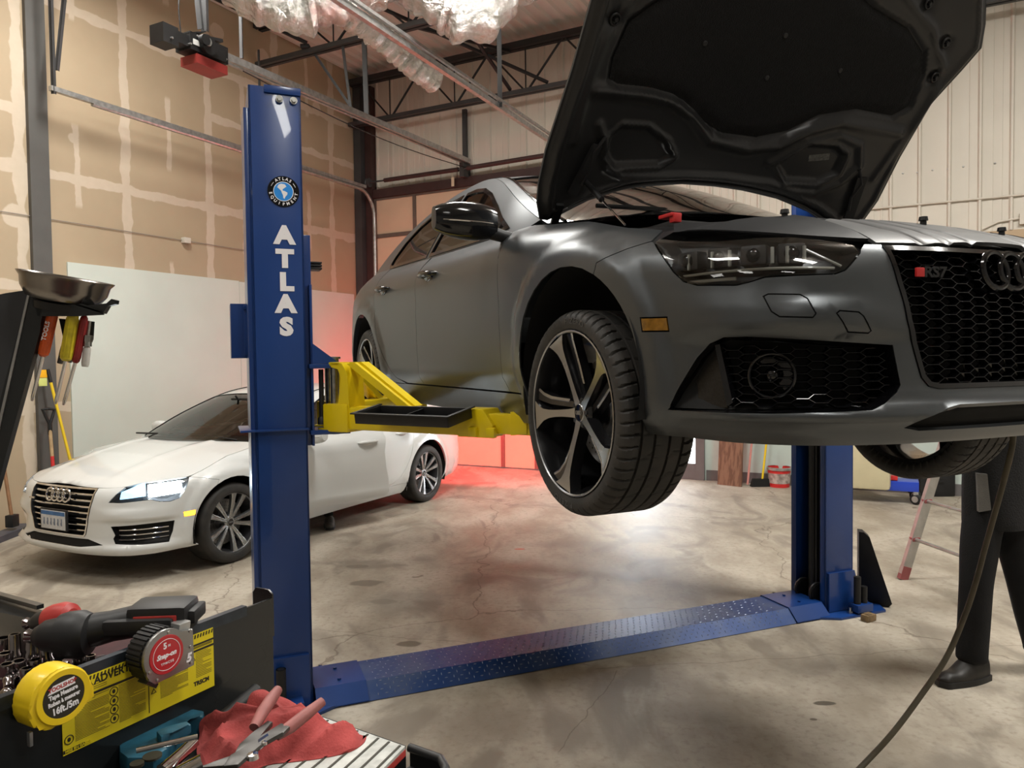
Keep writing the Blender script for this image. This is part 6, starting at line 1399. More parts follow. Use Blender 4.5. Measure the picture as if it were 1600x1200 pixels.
# tape measures hooked over the rim
def tape(name, label, cpx, cpy, W_, Hh_, off, kind, tilt):
    s, h = wall_sh(cpx, cpy, off); root = thing(name, label, 'tape measure', WP(s, h, off)); T = Matrix.Translation(-Vector(WP(s, h, off)))
    ex = WX*math.cos(tilt)+WZ*math.sin(tilt); ez = -WX*math.sin(tilt)+WZ*math.cos(tilt); fr = (WP(s, h, off), ex, ez, WN); m = MB(); m.M = T
    w = W_/2; hh = Hh_/2; P = []
    if kind == 'y':
        P = [(w, -hh*.62), (w*.98, -hh*.2)]+[(w*.93*math.cos(a), hh*.0+hh*math.sin(a)) for a in np.linspace(.25, math.pi, 14)]+[(-w*.97, -hh*.30), (-w*.88, -hh*.66), (-w*.66, -hh*.70), (-w*.62, -hh*.92), (-w*.4, -hh), (w*.55, -hh*.82)]
        m.prism(P, -.017, .017, 0, fr, bev=.005); b = m.build('case', mat('yellow_tape_case', (.80, .56, .01), .38, coat=.2, var=.08, vscale=20), root)
        m = MB(); m.M = T; c = Vector(fr[0])+ex*(.002)+ez*(-.001)
        m.lathe([(.0315, .0165), (.0300, .0188), (.0235, .0186), (.023, .0178), (0, .0178)], c, WN, 48, 0, cap=False); m.build('face_ring', MATS['yellow_tape_case'], b)
        m = MB(); m.M = T; m.lathe([(.0232, .0178), (.0232, .0184), (0, .0184)], c, WN, 48, 0, cap=False)
        c2 = c+WN*.0184; m.prism([(-.017, .009), (.014, .009), (.014, .017), (-.010, .017)], 0, .0004, 1, (c2, ex, ez, WN)); put_text(m, 'TOOLSHOP', .0060, c2+ez*.013+WN*.0004, ex, ez, 2, .0002, .0002)
        put_text(m, 'Tape Measure', .0070, c2+ez*.0045, ex, ez, 1, .0003, .0003, sx=.8); put_text(m, 'Ruban à mesurer', .0066, c2+ez*-.003, ex, ez, 1, .0003, .0003, sx=.78); put_text(m, "16ft./5m", .0105, c2+ez*-.0125, ex, ez, 1, .0003, .0004, sx=.85)
        m.build('round_sticker', [M_INK, M_LET, M_RED_T], b)
        m = MB(); m.M = T; m.box(Vector(fr[0])+ex*(-w*.80)+ez*(-hh-.006), (.004, .006, .016), .001, rot=Euler((0, 0, math.atan2(WX.y, WX.x)))); m.build('end_hook', M_GALV, b)
    else:
        P = [(w*.98, -hh*.92), (w, hh*.62), (w*.62, hh*.62)]+[(-w*.08+w*.84*math.cos(a), hh*.02+hh*math.sin(a)) for a in np.linspace(.72, math.pi*1.18, 16)]+[(-w*.78, -hh*.72), (-w*.55, -hh*.98)]
        m.prism(P, .013, .018, 0, fr, bev=.0015); b = m.build('case', mat('brushed_silver_case', (.34, .34, .335), .34, metal=.9, var=.12, vscale=14), root)
        m = MB(); m.M = T; m.prism(inset(P, .001), -.018, .0128, 0, fr, bev=.004)
        for k in range(13):
            a = math.radians(62+k*11); q = Vector(fr[0])+ex*(-w*.08+w*.84*math.cos(a))+ez*(hh*.02+hh*math.sin(a)); m.bar(q-WN*.016, q+WN*.011, .0035, .0022, up=tuple(ex*math.cos(a)+ez*math.sin(a)))
        m.build('rubber_grip', M_PLAST, b)
        m = MB(); m.M = T; c = Vector(fr[0])+ex*(-w*.08)+ez*(hh*.02); m.lathe([(.0245, .018), (.0240, .0190), (0, .0190)], c, WN, 48, 0, cap=False); c2 = c+WN*.0190
        m.torus(c2, WN, .0195, .0004, 48, 6, 1); put_text(m, '5', .0105, c2+ez*.0115-ex*.002, ex, ez, 1, .0003, .0004); put_text(m, 'M', .0045, c2+ez*.0105+ex*.004, ex, ez, 1, .0003, .0001)
        put_text(m, 'Snap-on', .0086, c2-ez*.0005, ex, ez, 1, .0003, .0004, fn=lambda v: (v[0]+v[1]*.3, v[1], v[2])); put_text(m, 'TPMC5E', .0042, c2-ez*.0105, ex, ez, 1, .0003, .0001, spacing=1.3)
        m.build('round_sticker', [mat('red_disc', (.45, .012, .02), .35, coat=.4, var=.05), M_LET], b)
        m = MB(); m.M = T; put_text(m, '5', .015, Vector(fr[0])+ex*w*.78+ez*(-hh*.52)+WN*.0182, ex, ez, 0, .0004, .0006, fn=lambda v: (v[0]+v[1]*.25, v[1], v[2]))
        m.build('size_mark', M_LET, b); m = MB(); m.M = T
        for (a, c_) in ((.05, .93), (.93, .62), (-.78, -.45), (-.5, -.9), (.9, -.80), (.92, -.1)):
            m = MB(); m.M = T; q = Vector(fr[0])+ex*w*a*.93+ez*hh*c_*.93+WN*.018; m.lathe([(.0022, 0), (.0018, .0012), (0, .0014)], q, WN, 12); m.build('rivet', M_BOLT, b)
        m = MB(); m.M = T; m.prism([(w*.55, hh*.58), (w*.60, hh*.90), (w*1.05, hh*.90), (w*1.0, hh*.55)], -.010, .012, 0, fr, bev=.001); m.build('lock_lever', M_GALV, b)
        m = MB(); m.M = T; m.bar(Vector(fr[0])+ex*(-w*.75)+ez*(-hh*.78)+WN*.006, Vector(fr[0])+ex*(-w*.42)+ez*(-hh*1.12)+WN*.006, .018, .006); m.build('tape_mouth', M_CHEST, b)
    return root
tape('tape_measure', 'yellow tape measure with a black round sticker, hung on the tray edge', 82, 1083, .0740, .0640, .022, 'y', .10)
tape('tape_measure', 'silver and red tape measure hung on the rim above the yellow label', 249, 1018, .0760, .0640, .022, 's', .03)
# ------------------------------------------------------------------ things on the work top
ZT = 1.314-.142
mt = thing('grooved_mat', 'white grooved mat with a red edge at the bottom edge of the photo', 'mat', at_z(480, 1180, ZT))
c4 = [at_z(*q, ZT+.012) for q in ((505, 1121), (633, 1166), (540, 1260), (395, 1200))]; T = Matrix.Translation(-Vector(at_z(480, 1180, ZT)))
def bil(a, b, z=0): p = c4[0].lerp(c4[1], a).lerp(c4[3].lerp(c4[2], a), b); return Vector((p.x, p.y, p.z+z))
m = MB(); m.M = T; m.hexa([tuple(bil(a, b, -.004)) for a, b in ((0, 0), (1, 0), (1, 1), (0, 1))]+[tuple(bil(a, b, 0)) for a, b in ((0, 0), (1, 0), (1, 1), (0, 1))]); top_o = m.build('mat_top', mat('dirty_white_plastic', (.52, .53, .50), .5, var=.35, vscale=45), mt)
m = MB(); m.M = T; m.hexa([tuple(bil(a, b, -.012)) for a, b in ((0, 0), (1.006, 0), (1.006, 1), (0, 1))]+[tuple(bil(a, b, -.0042)) for a, b in ((0, 0), (1.006, 0), (1.006, 1), (0, 1))]); m.build('red_edge', M_RED_T, mt)
m = MB(); m.M = T
for k in range(8): a = .08+.125*k; m.bar(bil(a, .02, .0006), bil(a, .98, .0006), .0030, .0008)
m.build('groove', M_INK, top_o)
bt = MB(); q = [at_z(*p, ZT-.03) for p in ((640, 1168), (688, 1185), (696, 1200), (690, 1300), (560, 1300), (600, 1190))]; o0 = Vector(q[0]); bt.M = Matrix.Translation(-o0)
bt.tube(q[:4], .006, 10); bt._add([tuple(Vector(p)+Vector((0, 0, -.03))) for p in q]+[tuple(Vector(p)+Vector((0, 0, -.026))) for p in q], [(5, 4, 3, 2, 1, 0), (6, 7, 8, 9, 10, 11)])
for i in range(5): bt._add([tuple(Vector(q[i])+Vector((0, 0, dz))) for dz in (-.03, 0)]+[tuple(Vector(q[i+1])+Vector((0, 0, dz))) for dz in (-.03, 0)], [(0, 2, 3, 1)])
o = bt.build('rubber_tray', M_PLAST); o.location = o0; tag(o, 'black rubber tray with a rounded corner at the bottom edge, right of the mat', 'tray')
# red rag: a crumpled cloth laid as a height field
rag_out = [(312, 1122), (330, 1108), (352, 1112), (376, 1118), (392, 1082), (410, 1072), (424, 1078), (440, 1086), (462, 1098), (480, 1112), (500, 1120), (520, 1128), (548, 1150), (562, 1158), (572, 1150), (568, 1162), (545, 1176), (500, 1186), (452, 1192), (420, 1196), (372, 1212), (330, 1204), (308, 1180), (312, 1150)]
BASE = Vector(at_z(430, 1150, ZT)); 
def rag_pt(a, b):      # a, b in 0..1 across the bounding box in the photo's direction; back edge lies higher because the cloth is heaped
    return None
rg = MB(); NU, NV = 90, 60
pts2 = [Vector(at_z(x, y, ZT+.012+.055*max(0, 1-(y-1072)/75.0))) for x, y in rag_out]
cen = Vector((sum(p.x for p in pts2)/len(pts2), sum(p.y for p in pts2)/len(pts2), ZT+.035))
NR = 26; ring0 = [pts2[0].lerp(pts2[0], 0)]
dense = []
for i in range(len(pts2)):
    p0, p1, p2, p3 = pts2[i-1], pts2[i], pts2[(i+1) % len(pts2)], pts2[(i+2) % len(pts2)]
    for k in range(6): t = k/6; dense.append(.5*((2*p1)+(p2-p0)*t+(2*p0-5*p1+4*p2-p3)*t*t+(3*p1-p0-3*p2+p3)*t**3))
N_ = len(dense); vs = []
for j in range(NR+1):
    f = j/NR
    for i, p in enumerate(dense):
        q = cen.lerp(p, f); hgt = .022*(1-f**3); ang_ = math.atan2(q.y-cen.y, q.x-cen.x)
        u1 = q.x*52+q.y*26+math.sin(q.y*34+q.x*14)*1.5; u2 = q.x*-26+q.y*50+math.sin(q.x*38)*1.4; w1 = (1-2*abs(math.sin(u1))**.7)*.55+(1-2*abs(math.sin(u2))**.8)*.45+math.sin(ang_*3+f*3)*.25; w2 = math.sin(q.x*110+q.y*80)*.4
        z = q.z+hgt+(.0125*w1+.0035*w2)*min(1, f*2.5)*(1-.55*f**6)
        vs.append(Vector((q.x, q.y, max(z, ZT+.013))))
rg.M = Matrix.Translation(-BASE)
rg._add([tuple(v) for v in vs], [(j*N_+i, j*N_+(i+1) % N_, (j+1)*N_+(i+1) % N_, (j+1)*N_+i) for j in range(NR) for i in range(N_)], 0, True)
low_ = [tuple(Vector((p.x, p.y, max(min(p.z-.012, p.z), ZT+.004)))) for p in dense]
rg._add([tuple(v) for v in vs[-N_:]]+low_, [(i, (i+1) % N_, N_+(i+1) % N_, N_+i) for i in range(N_)], 0, True)
rg._add(low_, [tuple(range(N_-1, -1, -1))], 0)
o = rg.build('shop_rag', M_RAG, ang=80); o.location = BASE; tag(o, 'crumpled red shop rag beneath the slip joint pliers', 'rag')
# pliers on the rag
pl = thing('slip_joint_pliers', 'slip joint pliers with faded red grips lying open on the red rag', 'pliers', at_z(400, 1170, ZT+.06))
T = Matrix.Translation(-Vector(at_z(400, 1170, ZT+.06))); PT = lambda x, y, z: Vector(at_z(x, y, ZT+z))
m = MB(); m.M = T; m.tube([PT(397, 1137, .065), PT(410, 1113, .072), PT(424, 1092, .078), PT(434, 1078, .08)], .0075, 12, rs=[.0062, .0078, .0078, .0062]); m.build('handle', M_HND, pl)
m = MB(); m.M = T; m.tube([PT(432, 1150, .062), PT(455, 1135, .066), PT(480, 1115, .07), PT(504, 1096, .076)], .0075, 12, rs=[.006, .0078, .0075, .0058]); m.build('handle', M_HND, pl)
m = MB(); m.M = T; o_ = PT(400, 1170, .06); ex = (PT(420, 1170, .06)-o_).normalized(); ey = (PT(400, 1150, .06)-o_); ey = (ey-ex*ey.dot(ex)).normalized(); sc_x = (PT(500, 1170, .06)-o_).length/100; sc_y = (PT(400, 1120, .06)-o_).length/50
F2 = lambda pts: [((x-400)*sc_x, (1170-y)*sc_y) for x, y in pts]; fr = (o_, ex, ey, Vector((0, 0, 1)))
m.prism(F2([(392, 1136), (402, 1138), (399, 1152), (398, 1163), (392, 1178), (378, 1186), (374, 1170), (381, 1155)]), .0, .006, 0, fr, bev=.0012); m.prism(F2([(376, 1183), (392, 1178), (392, 1190), (372, 1197), (345, 1199), (342, 1197), (362, 1190)]), -.001, .005, 0, fr, bev=.001)
m.build('jaw', M_TOOLST, pl)
m = MB(); m.M = T; m.prism(F2([(422, 1146), (440, 1151), (436, 1160), (414, 1174), (406, 1190), (400, 1202), (380, 1204), (378, 1190), (396, 1178), (404, 1164)]), .006, .011, 0, fr, bev=.0012); m.prism(F2([(405, 1172), (413, 1163), (417, 1166), (409, 1176)]), .011, .0125, 1, fr); m.build('jaw', [M_TOOLST, M_CHR], pl)
m = MB(); m.M = T; c = PT(395, 1182, .071); m.lathe([(.007, -.002), (.006, .003), (0, .0035)], c, (0, 0, 1), 20); m.lathe([(.0035, 0), (.003, .003), (0, .0032)], PT(413, 1163, .072), (0, 0, 1), 14); m.build('pivot_bolt', M_CHR, pl)
# blue tube cutter like tool, chrome bars
bc = thing('pipe_clamp', 'blue painted steel clamp tool lying against the black chest side', 'clamp', at_z(240, 1180, ZT+.02)); T = Matrix.Translation(-Vector(at_z(240, 1180, ZT+.02)))
M_TEAL = mat('worn_teal_paint', (.02, .12, .19), .42, var=.6, vscale=30)
def plate(m, pts, z0, z1, mi=0, bev=.002):
    P = [PT(x, y, z0) for x, y in pts]; o = P[0]; m.prism([(p.x-o.x, p.y-o.y) for p in P], 0, z1-z0, mi, (o, (1, 0, 0), (0, 1, 0), (0, 0, 1)), bev=bev)
m = MB(); m.M = T; plate(m, [(186, 1188), (196, 1176), (214, 1172), (222, 1158), (238, 1152), (256, 1154), (262, 1146), (274, 1136), (300, 1134), (320, 1138), (318, 1148), (296, 1150), (284, 1160), (276, 1180), (262, 1200), (240, 1215), (200, 1215), (188, 1205)], .005, .030, 0, .004)
plate(m, [(244, 1156), (262, 1148), (292, 1140), (300, 1146), (268, 1158), (252, 1166)], .030, .042, 0, .003); m.build('clamp_body', M_TEAL, bc)
m = MB(); m.M = T; c = PT(238, 1182, .030); m.lathe([(.011, -.001), (.011, .0015), (.0, .0015)], c, (0, 0, 1), 24); c = PT(214, 1195, .030); m.lathe([(.008, -.001), (.008, .0025), (0, .003)], c, (0, 0, 1), 20); m.build('hole', M_INK, bc)
def rod(name, a, b, r, label, mt_, cat, rs=None):
    m = MB(); a = Vector(a); b = Vector(b); m.M = Matrix.Translation(-a); m.tube([a, a.lerp(b, .5), b], r, 16, rs=rs); o = m.build(name, mt_); o.location = a; return tag(o, label, cat)
rod('steel_pin', PT(213, 1173, .050), PT(309, 1151, .052), .0032, 'thin bright steel pin lying across the blue clamp', M_CHR, 'pin')
rod('ratchet_handle', PT(255, 1206, .016), PT(304, 1158, .030), .0085, 'polished steel handle beside the blue clamp, left of the rag', M_CHR, 'handle', [.0105, .0085, .0075])
rod('socket_extension', PT(280, 1210, .012), PT(318, 1190, .022), .0105, 'polished steel extension below the ratchet handle at the bottom edge', M_CHR, 'extension')
gh_ = MB(); a = PT(350, 1122, .02); b_ = PT(402, 1078, .035); gh_.M = Matrix.Translation(-a); gh_.tube([a, a.lerp(b_, .5), b_], .0105, 16); o = gh_.build('black_hose_end', M_PLAST); o.location = a; tag(o, 'dark rubber hose piece behind the red rag', 'hose')
# ------------------------------------------------------------------ tool holder at the left edge
th_ = thing('tool_holder', 'black folded steel tool holder leaning in from the left edge', 'tool holder', at_y(60, 560, 1.3)); T = Matrix.Translation(-Vector(at_y(60, 560, 1.3)))
Y_ = lambda x, y, d=0.0: Vector(at_y(x, y, 1.3))+Vector((0, d, 0))
def qprism(m, pts, d0, d1, mi=0):
    n = len(pts); vs = [tuple(Y_(x, y, d)) for d in (d0, d1) for x, y in pts]; m._add(vs, [tuple(range(n)), tuple(range(2*n-1, n-1, -1))]+[(i, n+i, n+(i+1) % n, (i+1) % n) for i in range(n)], mi); return m
m = MB(); m.M = T; qprism(m, [(46, 450), (66, 486), (62, 520), (-2, 752), (-60, 960), (-100, 960), (-30, 740)], .0, .012); m.build('post', M_CHEST, th_)
m = MB(); m.M = T; qprism(m, [(-60, 470), (0, 457), (46, 450), (-2, 670), (-60, 890)], .014, .018); m.build('side_plate', mat('grey_hammered_steel', (.045, .047, .052), .45, var=.3, vscale=10), th_)
m = MB(); m.M = T; qprism(m, [(46, 450), (49, 452), (0, 672), (-60, 900), (-64, 900), (-4, 670)], -.002, .014); m.build('bright_edge', M_GALV, th_)
def shelf_pt(x, y, z=0): return Vector((x, y, 1.812+z))
m = MB(); m.M = T
A0 = Y_(48, 452); A1_ = Y_(160, 487, .0); bd = Vector((-.045, .06, 0))
m.hexa([tuple(p) for p in (A0+Vector((0, 0, -.003)), A1_+Vector((0, 0, -.003)), A1_+bd+Vector((0, 0, .004)), A0+bd+Vector((0, 0, .004)))]+[tuple(p+Vector((0, 0, .003))) for p in (A0, A1_, A1_+bd+Vector((0, 0, .007)), A0+bd+Vector((0, 0, .007)))])
qprism(m, [(48, 452), (160, 487), (162, 492), (120, 494), (58, 494)], .0, .003); qprism(m, [(138, 477), (166, 474), (174, 467), (181, 469), (180, 475), (168, 478), (161, 490)], .0, .012); m.build('shelf', M_CHEST, th_)
m = MB(); m.M = T; qprism(m, [(62, 495), (118, 500), (116, 530), (70, 532)], .055, .060); m.build('back_plate', M_CHEST, th_)
bw_ = MB(); c = Y_(84, 457, .030); ax = Vector((.19, -.03, .98)).normalized(); bw_.M = Matrix.Translation(-c)
bw_.lathe([(.040, -.016), (.058, -.010), (.068, .006), (.071, .022), (.0765, .029), (.0765, .0305), (.070, .026), (.064, .008), (.054, -.005), (0, -.010)], c, ax, 56, cap=False); bw_.lathe([(.040, -.016), (0, -.016)], c, ax, 56, cap=False)
o = bw_.build('parts_bowl', mat('brushed_stainless', (.26, .24, .22), .22, metal=1.0, var=.35, vscale=9, rvar=.08)); o.location = c; tag(o, 'tilted stainless steel magnetic bowl on the black tool holder', 'bowl')
m = MB(); m.M = Matrix.Translation(-c); m.lathe([(.0, -.030), (.044, -.030), (.046, -.017), (.03, -.0165)], c, ax, 40); 
o = m.build('bowl_magnet', M_PLAST); o.location = (0, 0, 0); o.parent = bpy.data.objects['parts_bowl']; o.matrix_parent_inverse = Matrix.Identity(4)
def driver(label, hx0, hy0, hx1, hy1, bx, by, r, d, mt_, txt=None, cat='screwdriver', blade=.0032):
    a = Y_(hx0, hy0, d); b = Y_(hx1, hy1, d); e = Y_(bx, by, d); root = thing('screwdriver', label, cat, a); T = Matrix.Translation(-a)
    m = MB(); m.M = T; L = (b-a).length; u = (b-a).normalized(); m.lathe([(r*.55, 0), (r*.9, .004), (r, .010), (r*.92, L*.5), (r, L*.75), (r*1.02, L-.004), (r*.6, L)], a, u, 24)
    for k in range(6): ang_ = k*math.pi/3; x_, y_, _z = _basis(u); m.tube([a+u*.012+(x_*math.cos(ang_)+y_*math.sin(ang_))*r*.93, a+u*(L-.008)+(x_*math.cos(ang_)+y_*math.sin(ang_))*r*.96], r*.16, 6)
    if txt: ex_t = u; ey_t = Vector((u.z, 0, -u.x)); put_text(m, txt, r*1.3, (a+b)/2+Vector((0, -r*1.03, 0)), ex_t*-1, ey_t, 1, .0004, .0003)
    m.build('handle', [mt_, M_LET], root)
    m = MB(); m.M = T; m.tube([b, b.lerp(e, .9), e], blade, 10, rs=[blade, blade, blade*.6]); m.build('blade', M_CHR, root)
    m = MB(); m.M = T; m.cyl(a-u*.012, a, .0028, n=8); m.build('hanging_pin', M_BOLT, root); return root
driver('orange handled screwdriver hanging leftmost on the tool holder', 79, 477, 60, 557, 43, 627, .0082, .012, mat('orange_plastic', (.68, .10, .015), .35, coat=.3, var=.35, vscale=30), 'TOOLS')
driver('worn yellow handled screwdriver hanging in the middle of the tool holder', 109, 486, 96, 564, 80, 632, .0092, .012, mat('dirty_yellow_plastic', (.62, .50, .02), .4, coat=.2, var=.3, vscale=60))
driver('dark red handled screwdriver hanging just behind the yellow one', 121, 492, 106, 567, 87, 634, .0066, .022, mat('dark_red_plastic', (.30, .02, .02), .35, coat=.3, var=.3, vscale=30))
for (x0, y0, x1, y1, r_, lab) in ((78, 530, 66, 568, .0065, 'grey metal tool end hanging behind the orange screwdriver'), (90, 532, 81, 566, .0065, 'dark cylindrical tool end hanging between the orange and yellow screwdrivers')):
    rod('hanging_punch', Y_(x0, y0, .05), Y_(x1, y1, .05), r_, lab, M_TOOLST, 'punch', [r_, r_*.95, r_*.7])
sp_ = thing('spark_plug', 'white ceramic spark plug hanging rightmost on the tool holder', 'spark plug', Y_(124, 495, .03)); T = Matrix.Translation(-Y_(124, 495, .03)); u = (Y_(117, 575, .03)-Y_(123, 520, .03)).normalized()
m = MB(); m.M = T; m.lathe([(.0045, 0), (.0065, .004), (.0065, .030), (.0052, .036)], Y_(121, 541, .03), u, 20); m.build('insulator', mat('white_ceramic', (.62, .60, .56), .3, var=.2, vscale=40), sp_)
m = MB(); m.M = T; m.cyl(Y_(122, 523, .03), Y_(121, 533, .03), .0088, n=6); m.cyl(Y_(121, 533, .03), Y_(121, 541, .03), .0072, n=18); m.cyl(Y_(125, 500, .03), Y_(122, 523, .03), .003, n=10); m.build('hex_body', M_BOLT, sp_)
# ------------------------------------------------------------------ things around the shop
def lean(name, label, cat, mats_parts, loc):
    root = thing(name, label, cat, loc); return root
# left wall: shovel, yellow handle, far stick, paper notes
def lw(px, py, off): return at_plane(px, py, CORNER+D2*off, D2)
p0 = lw(86, 720, .30); sh = thing('shovel', 'short shovel with black D grip leaning on the left steel column', 'shovel', p0); T = Matrix.Translation(-Vector(p0))
a = lw(78, 668, .22); b_ = lw(84, 745, .30); u = (b_-a).normalized()
m = MB(); m.M = T; m.cyl(a, a+u*1.0, .017, n=14); m.build('wooden_shaft', mat('ash_wood', (.50, .34, .18), .6, var=.3, vscale=9), sh)
m = MB(); m.M = T; g0 = lw(78, 664, .22); gl = lw(66, 640, .22); gr_ = lw(85, 640, .22); m.tube([g0, g0.lerp(gl, .6)+Vector((0, 0, .0)), gl, gl.lerp(gr_, .5)+Vector((0, 0, .01)), gr_, g0.lerp(gr_, .6), g0], .016, 10); m.cyl(g0+Vector((0, 0, .02)), g0-Vector((0, 0, .10)), .022, n=12); m.build('d_grip', M_PLAST, sh)
m = MB(); m.M = T; m.cyl(a+u*.30, a+u*.46, .0178, n=14); m.build('red_sticker', M_RED, sh)
e = a+u*1.0; m = MB(); m.M = T; m._add([tuple(e+Vector((dx, 0, dz))) for dx, dz in ((-.02, .05), (.02, .05), (.12, -.0), (.11, -.26), (0, -.34), (-.11, -.26), (-.12, 0))]+[tuple(e+Vector((dx, -.012, dz))) for dx, dz in ((-.02, .05), (.02, .05), (.12, -.0), (.11, -.26), (0, -.34), (-.11, -.26), (-.12, 0))], [tuple(range(7)), tuple(range(13, 6, -1))]+[(i, 7+i, 7+(i+1) % 7, (i+1) % 7) for i in range(7)]); m.build('blade', M_STEEL, sh)
a = lw(75, 580, .16); b_ = lw(107, 708, .30); yb = thing('broom', 'yellow broom handle with black tip leaning on the left wall behind the white car', 'broom', a); T = Matrix.Translation(-Vector(a)); u = (b_-a).normalized(); Lb = min((b_-a).length*1.0+.85, (a.z-.08)/-u.z)
m = MB(); m.M = T; m.cyl(a+u*.11, a+u*Lb, .015, n=14); m.build('handle', mat('yellow_handle', (.78, .55, .02), .4, coat=.2, var=.06), yb)
m = MB(); m.M = T; m.cyl(a-u*.02, a+u*.12, .019, n=14); m.build('black_grip', M_PLAST, yb)
m = MB(); m.M = T; e = a+u*Lb; m.box(e, (.30, .07, .10), .01, Euler((0, 0, .9))); m.build('broom_head', M_PLAST, yb)
a = lw(-12, 610, .06); b_ = lw(19, 812, .30); o0 = Vector(b_); st = thing('wooden_stick', 'thin brown stick handle leaning on the wall at the far left edge', 'stick', o0)
m = MB(); m.M = Matrix.Translation(-o0); m.cyl(a, b_, .016, n=12); m.build('shaft', mat('brown_wood', (.30, .15, .07), .6, var=.3, vscale=9), st)
m = MB(); m.M = Matrix.Translation(-o0); m.box(Vector(b_)+Vector((0, 0, -.01)), (.08, .10, .12), .01); m.build('socket_foot', M_PLAST, st)
for (px, py, c, lb_) in ((67, 584, (.90, .45, .01), 'orange square note stuck on the left steel column'), (67, 597, (.62, .66, .20), 'yellow green square note stuck just below the orange one')):
    q = at_plane(px, py, CORNER+D2*.162, D2); m = MB(); m.box((0, 0, 0), (.004, .085, .082), .0005, Euler((0, 0, math.radians(-27.2)))); o = m.build('sticky_note', mat('note_'+str(py), c, .7, var=.05)); o.location = q; tag(o, lb_, 'note')
# grey beam on the floor at the left edge
a = at_z(-60, 862, .03); b_ = at_z(44, 822, .03); m = MB(); o0 = (a+b_)/2; m.M = Matrix.Translation(-o0); m.bar(a, b_, .16, .06); o = m.build('floor_beam', mat('blue_grey_beam', (.07, .075, .10), .4, var=.3)); o.location = o0; tag(o, 'low blue grey steel beam on the floor at the left edge, by the white car', 'beam')
# back wall: laminate board, pink stick, broom, bucket
def bwp(b, a, z): return wallpos(a, b, z)
q0 = at_z(1139, 759, 0); M_LAM = mat('striped_laminate', (.21, .12, .075), .45, col2=(.125, .065, .04), vscale=3, lo=.42, hi=.58, vdetail=2)
nt = M_LAM.node_tree; mp = nt.nodes.new('ShaderNodeMapping'); mp.inputs['Scale'].default_value = (9, 9, .9); tcn = [n for n in nt.nodes if n.type == 'TEX_COORD'][0]; nz = [n for n in nt.nodes if n.type == 'TEX_NOISE'][0]; nt.links.new(tcn.outputs['Object'], mp.inputs[0]); nt.links.new(mp.outputs[0], nz.inputs['Vector'])
def edge_pts(px, py): return at_z(px, py, 0)
A_ = edge_pts(1121, 757); B_ = edge_pts(1158, 761); ln_ = (B_-A_).normalized(); bk = Vector((-ln_.y, ln_.x, 0)); 
m = MB(); m.M = Matrix.Translation(-A_); H_ = 1.55; t_ = ln_.cross(Vector((0, 0, 1)))*.03; lean_ = D1*-.30
m.hexa([tuple(p) for p in (A_, B_, B_-t_, A_-t_)]+[tuple(p+lean_+Vector((0, 0, H_))) for p in (A_, B_, B_-t_, A_-t_)]); o = m.build('laminate_board', M_LAM); o.location = A_; tag(o, 'reddish brown laminate board leaning on the pale green wall', 'board')
a = at_z(1168, 757, 0.02); pk = MB(); pk.M = Matrix.Translation(-a); tp = Vector(wallpos(.05, 6.42, 1.35)); pk.cyl(a, tp, .014, n=12); o = pk.build('pink_handle', mat('pink_paint', (.62, .25, .22), .5, var=.08)); o.location = a; tag(o, 'thin pink pole leaning between the board and the broom', 'pole')
a = at_z(1191, 760, 0); br = thing('broom', 'yellow handled push broom with black bristles standing at the back wall', 'broom', a); tp = Vector(wallpos(.05, 6.62, 1.45))-a
m = MB(); m.cyl((0, 0, .08), tp, .014, n=12); m.build('handle', MATS['yellow_handle'], br)
m = MB(); mid = Vector((0, 0, .08)).lerp(tp, .42); m.cyl(mid, mid+tp.normalized()*.08, .018, n=12); m.build('joint', M_PLAST, br)
m = MB(); m.hexa([(-.15, -.04, 0), (.15, -.04, 0), (.15, .04, 0), (-.15, .04, 0), (-.12, -.03, .10), (.12, -.03, .10), (.12, .03, .10), (-.12, .03, .10)]); m.build('bristles', M_SEAL, br)
a = at_z(1220, 757, 0)+D1*.16; bk_ = thing('bucket', 'small red bucket with grey rim near the back wall', 'bucket', a)
m = MB(); m.lathe([(.125, 0), (.145, .25), (.136, .25), (.12, .01), (0, .01)], n=32); m.build('pail', M_RED, bk_)
m = MB(); m.lathe([(.145, .215), (.156, .22), (.156, .245), (.142, .255)], n=32, cap=False); m.build('rim', M_GALV, bk_)
m = MB(); m.lathe([(.1315, .05), (.1405, .18)], n=32, cap=False); m.build('paper_label', mat('white_red_label', (.5, .42, .38), .6, var=.6, vscale=18), bk_)
# cream tank on a blue wheeled frame
q0 = at_z(1375, 782, 0); tk_ = thing('fluid_tank_cart', 'cream plastic tank on a blue wheeled frame behind the far lift column', 'tank cart', q0, math.radians(-27))
m = MB(); m.box((-.19, 0, .46), (.60, .45, .62), .05); m.build('tank', mat('cream_polyethylene', (.58, .52, .34), .4, var=.08), tk_)
m = MB(); m.box((.18, 0, .20), (.42, .30, .11), .01); m.build('frame', mat('bright_blue_paint', (.02, .06, .48), .35, coat=.3, var=.05), tk_)
m = MB(); m.box((.12, -.08, .285), (.12, .1, .05), .01); m.build('red_bracket', M_RED, tk_)
for (x, y) in ((.36, -.12), (.36, .14), (-.4, -.2), (-.4, .2)):
    m = MB(); m.lathe([(.0, -.022), (.05, -.022), (.062, -.014), (.062, .014), (.05, .022), (0, .022)], (x, y, .062), (.5, .86, 0), 24); m.build('caster_wheel', M_PLAST, tk_)
    m = MB(); m.lathe([(0, .024), (.035, .023), (.036, -.023), (0, -.024)], (x, y, .062), (.5, .86, 0), 20); m.bar((x, y, .11), (x, y, .15), .05, .05); m.build('caster_hub', M_GALV, tk_)
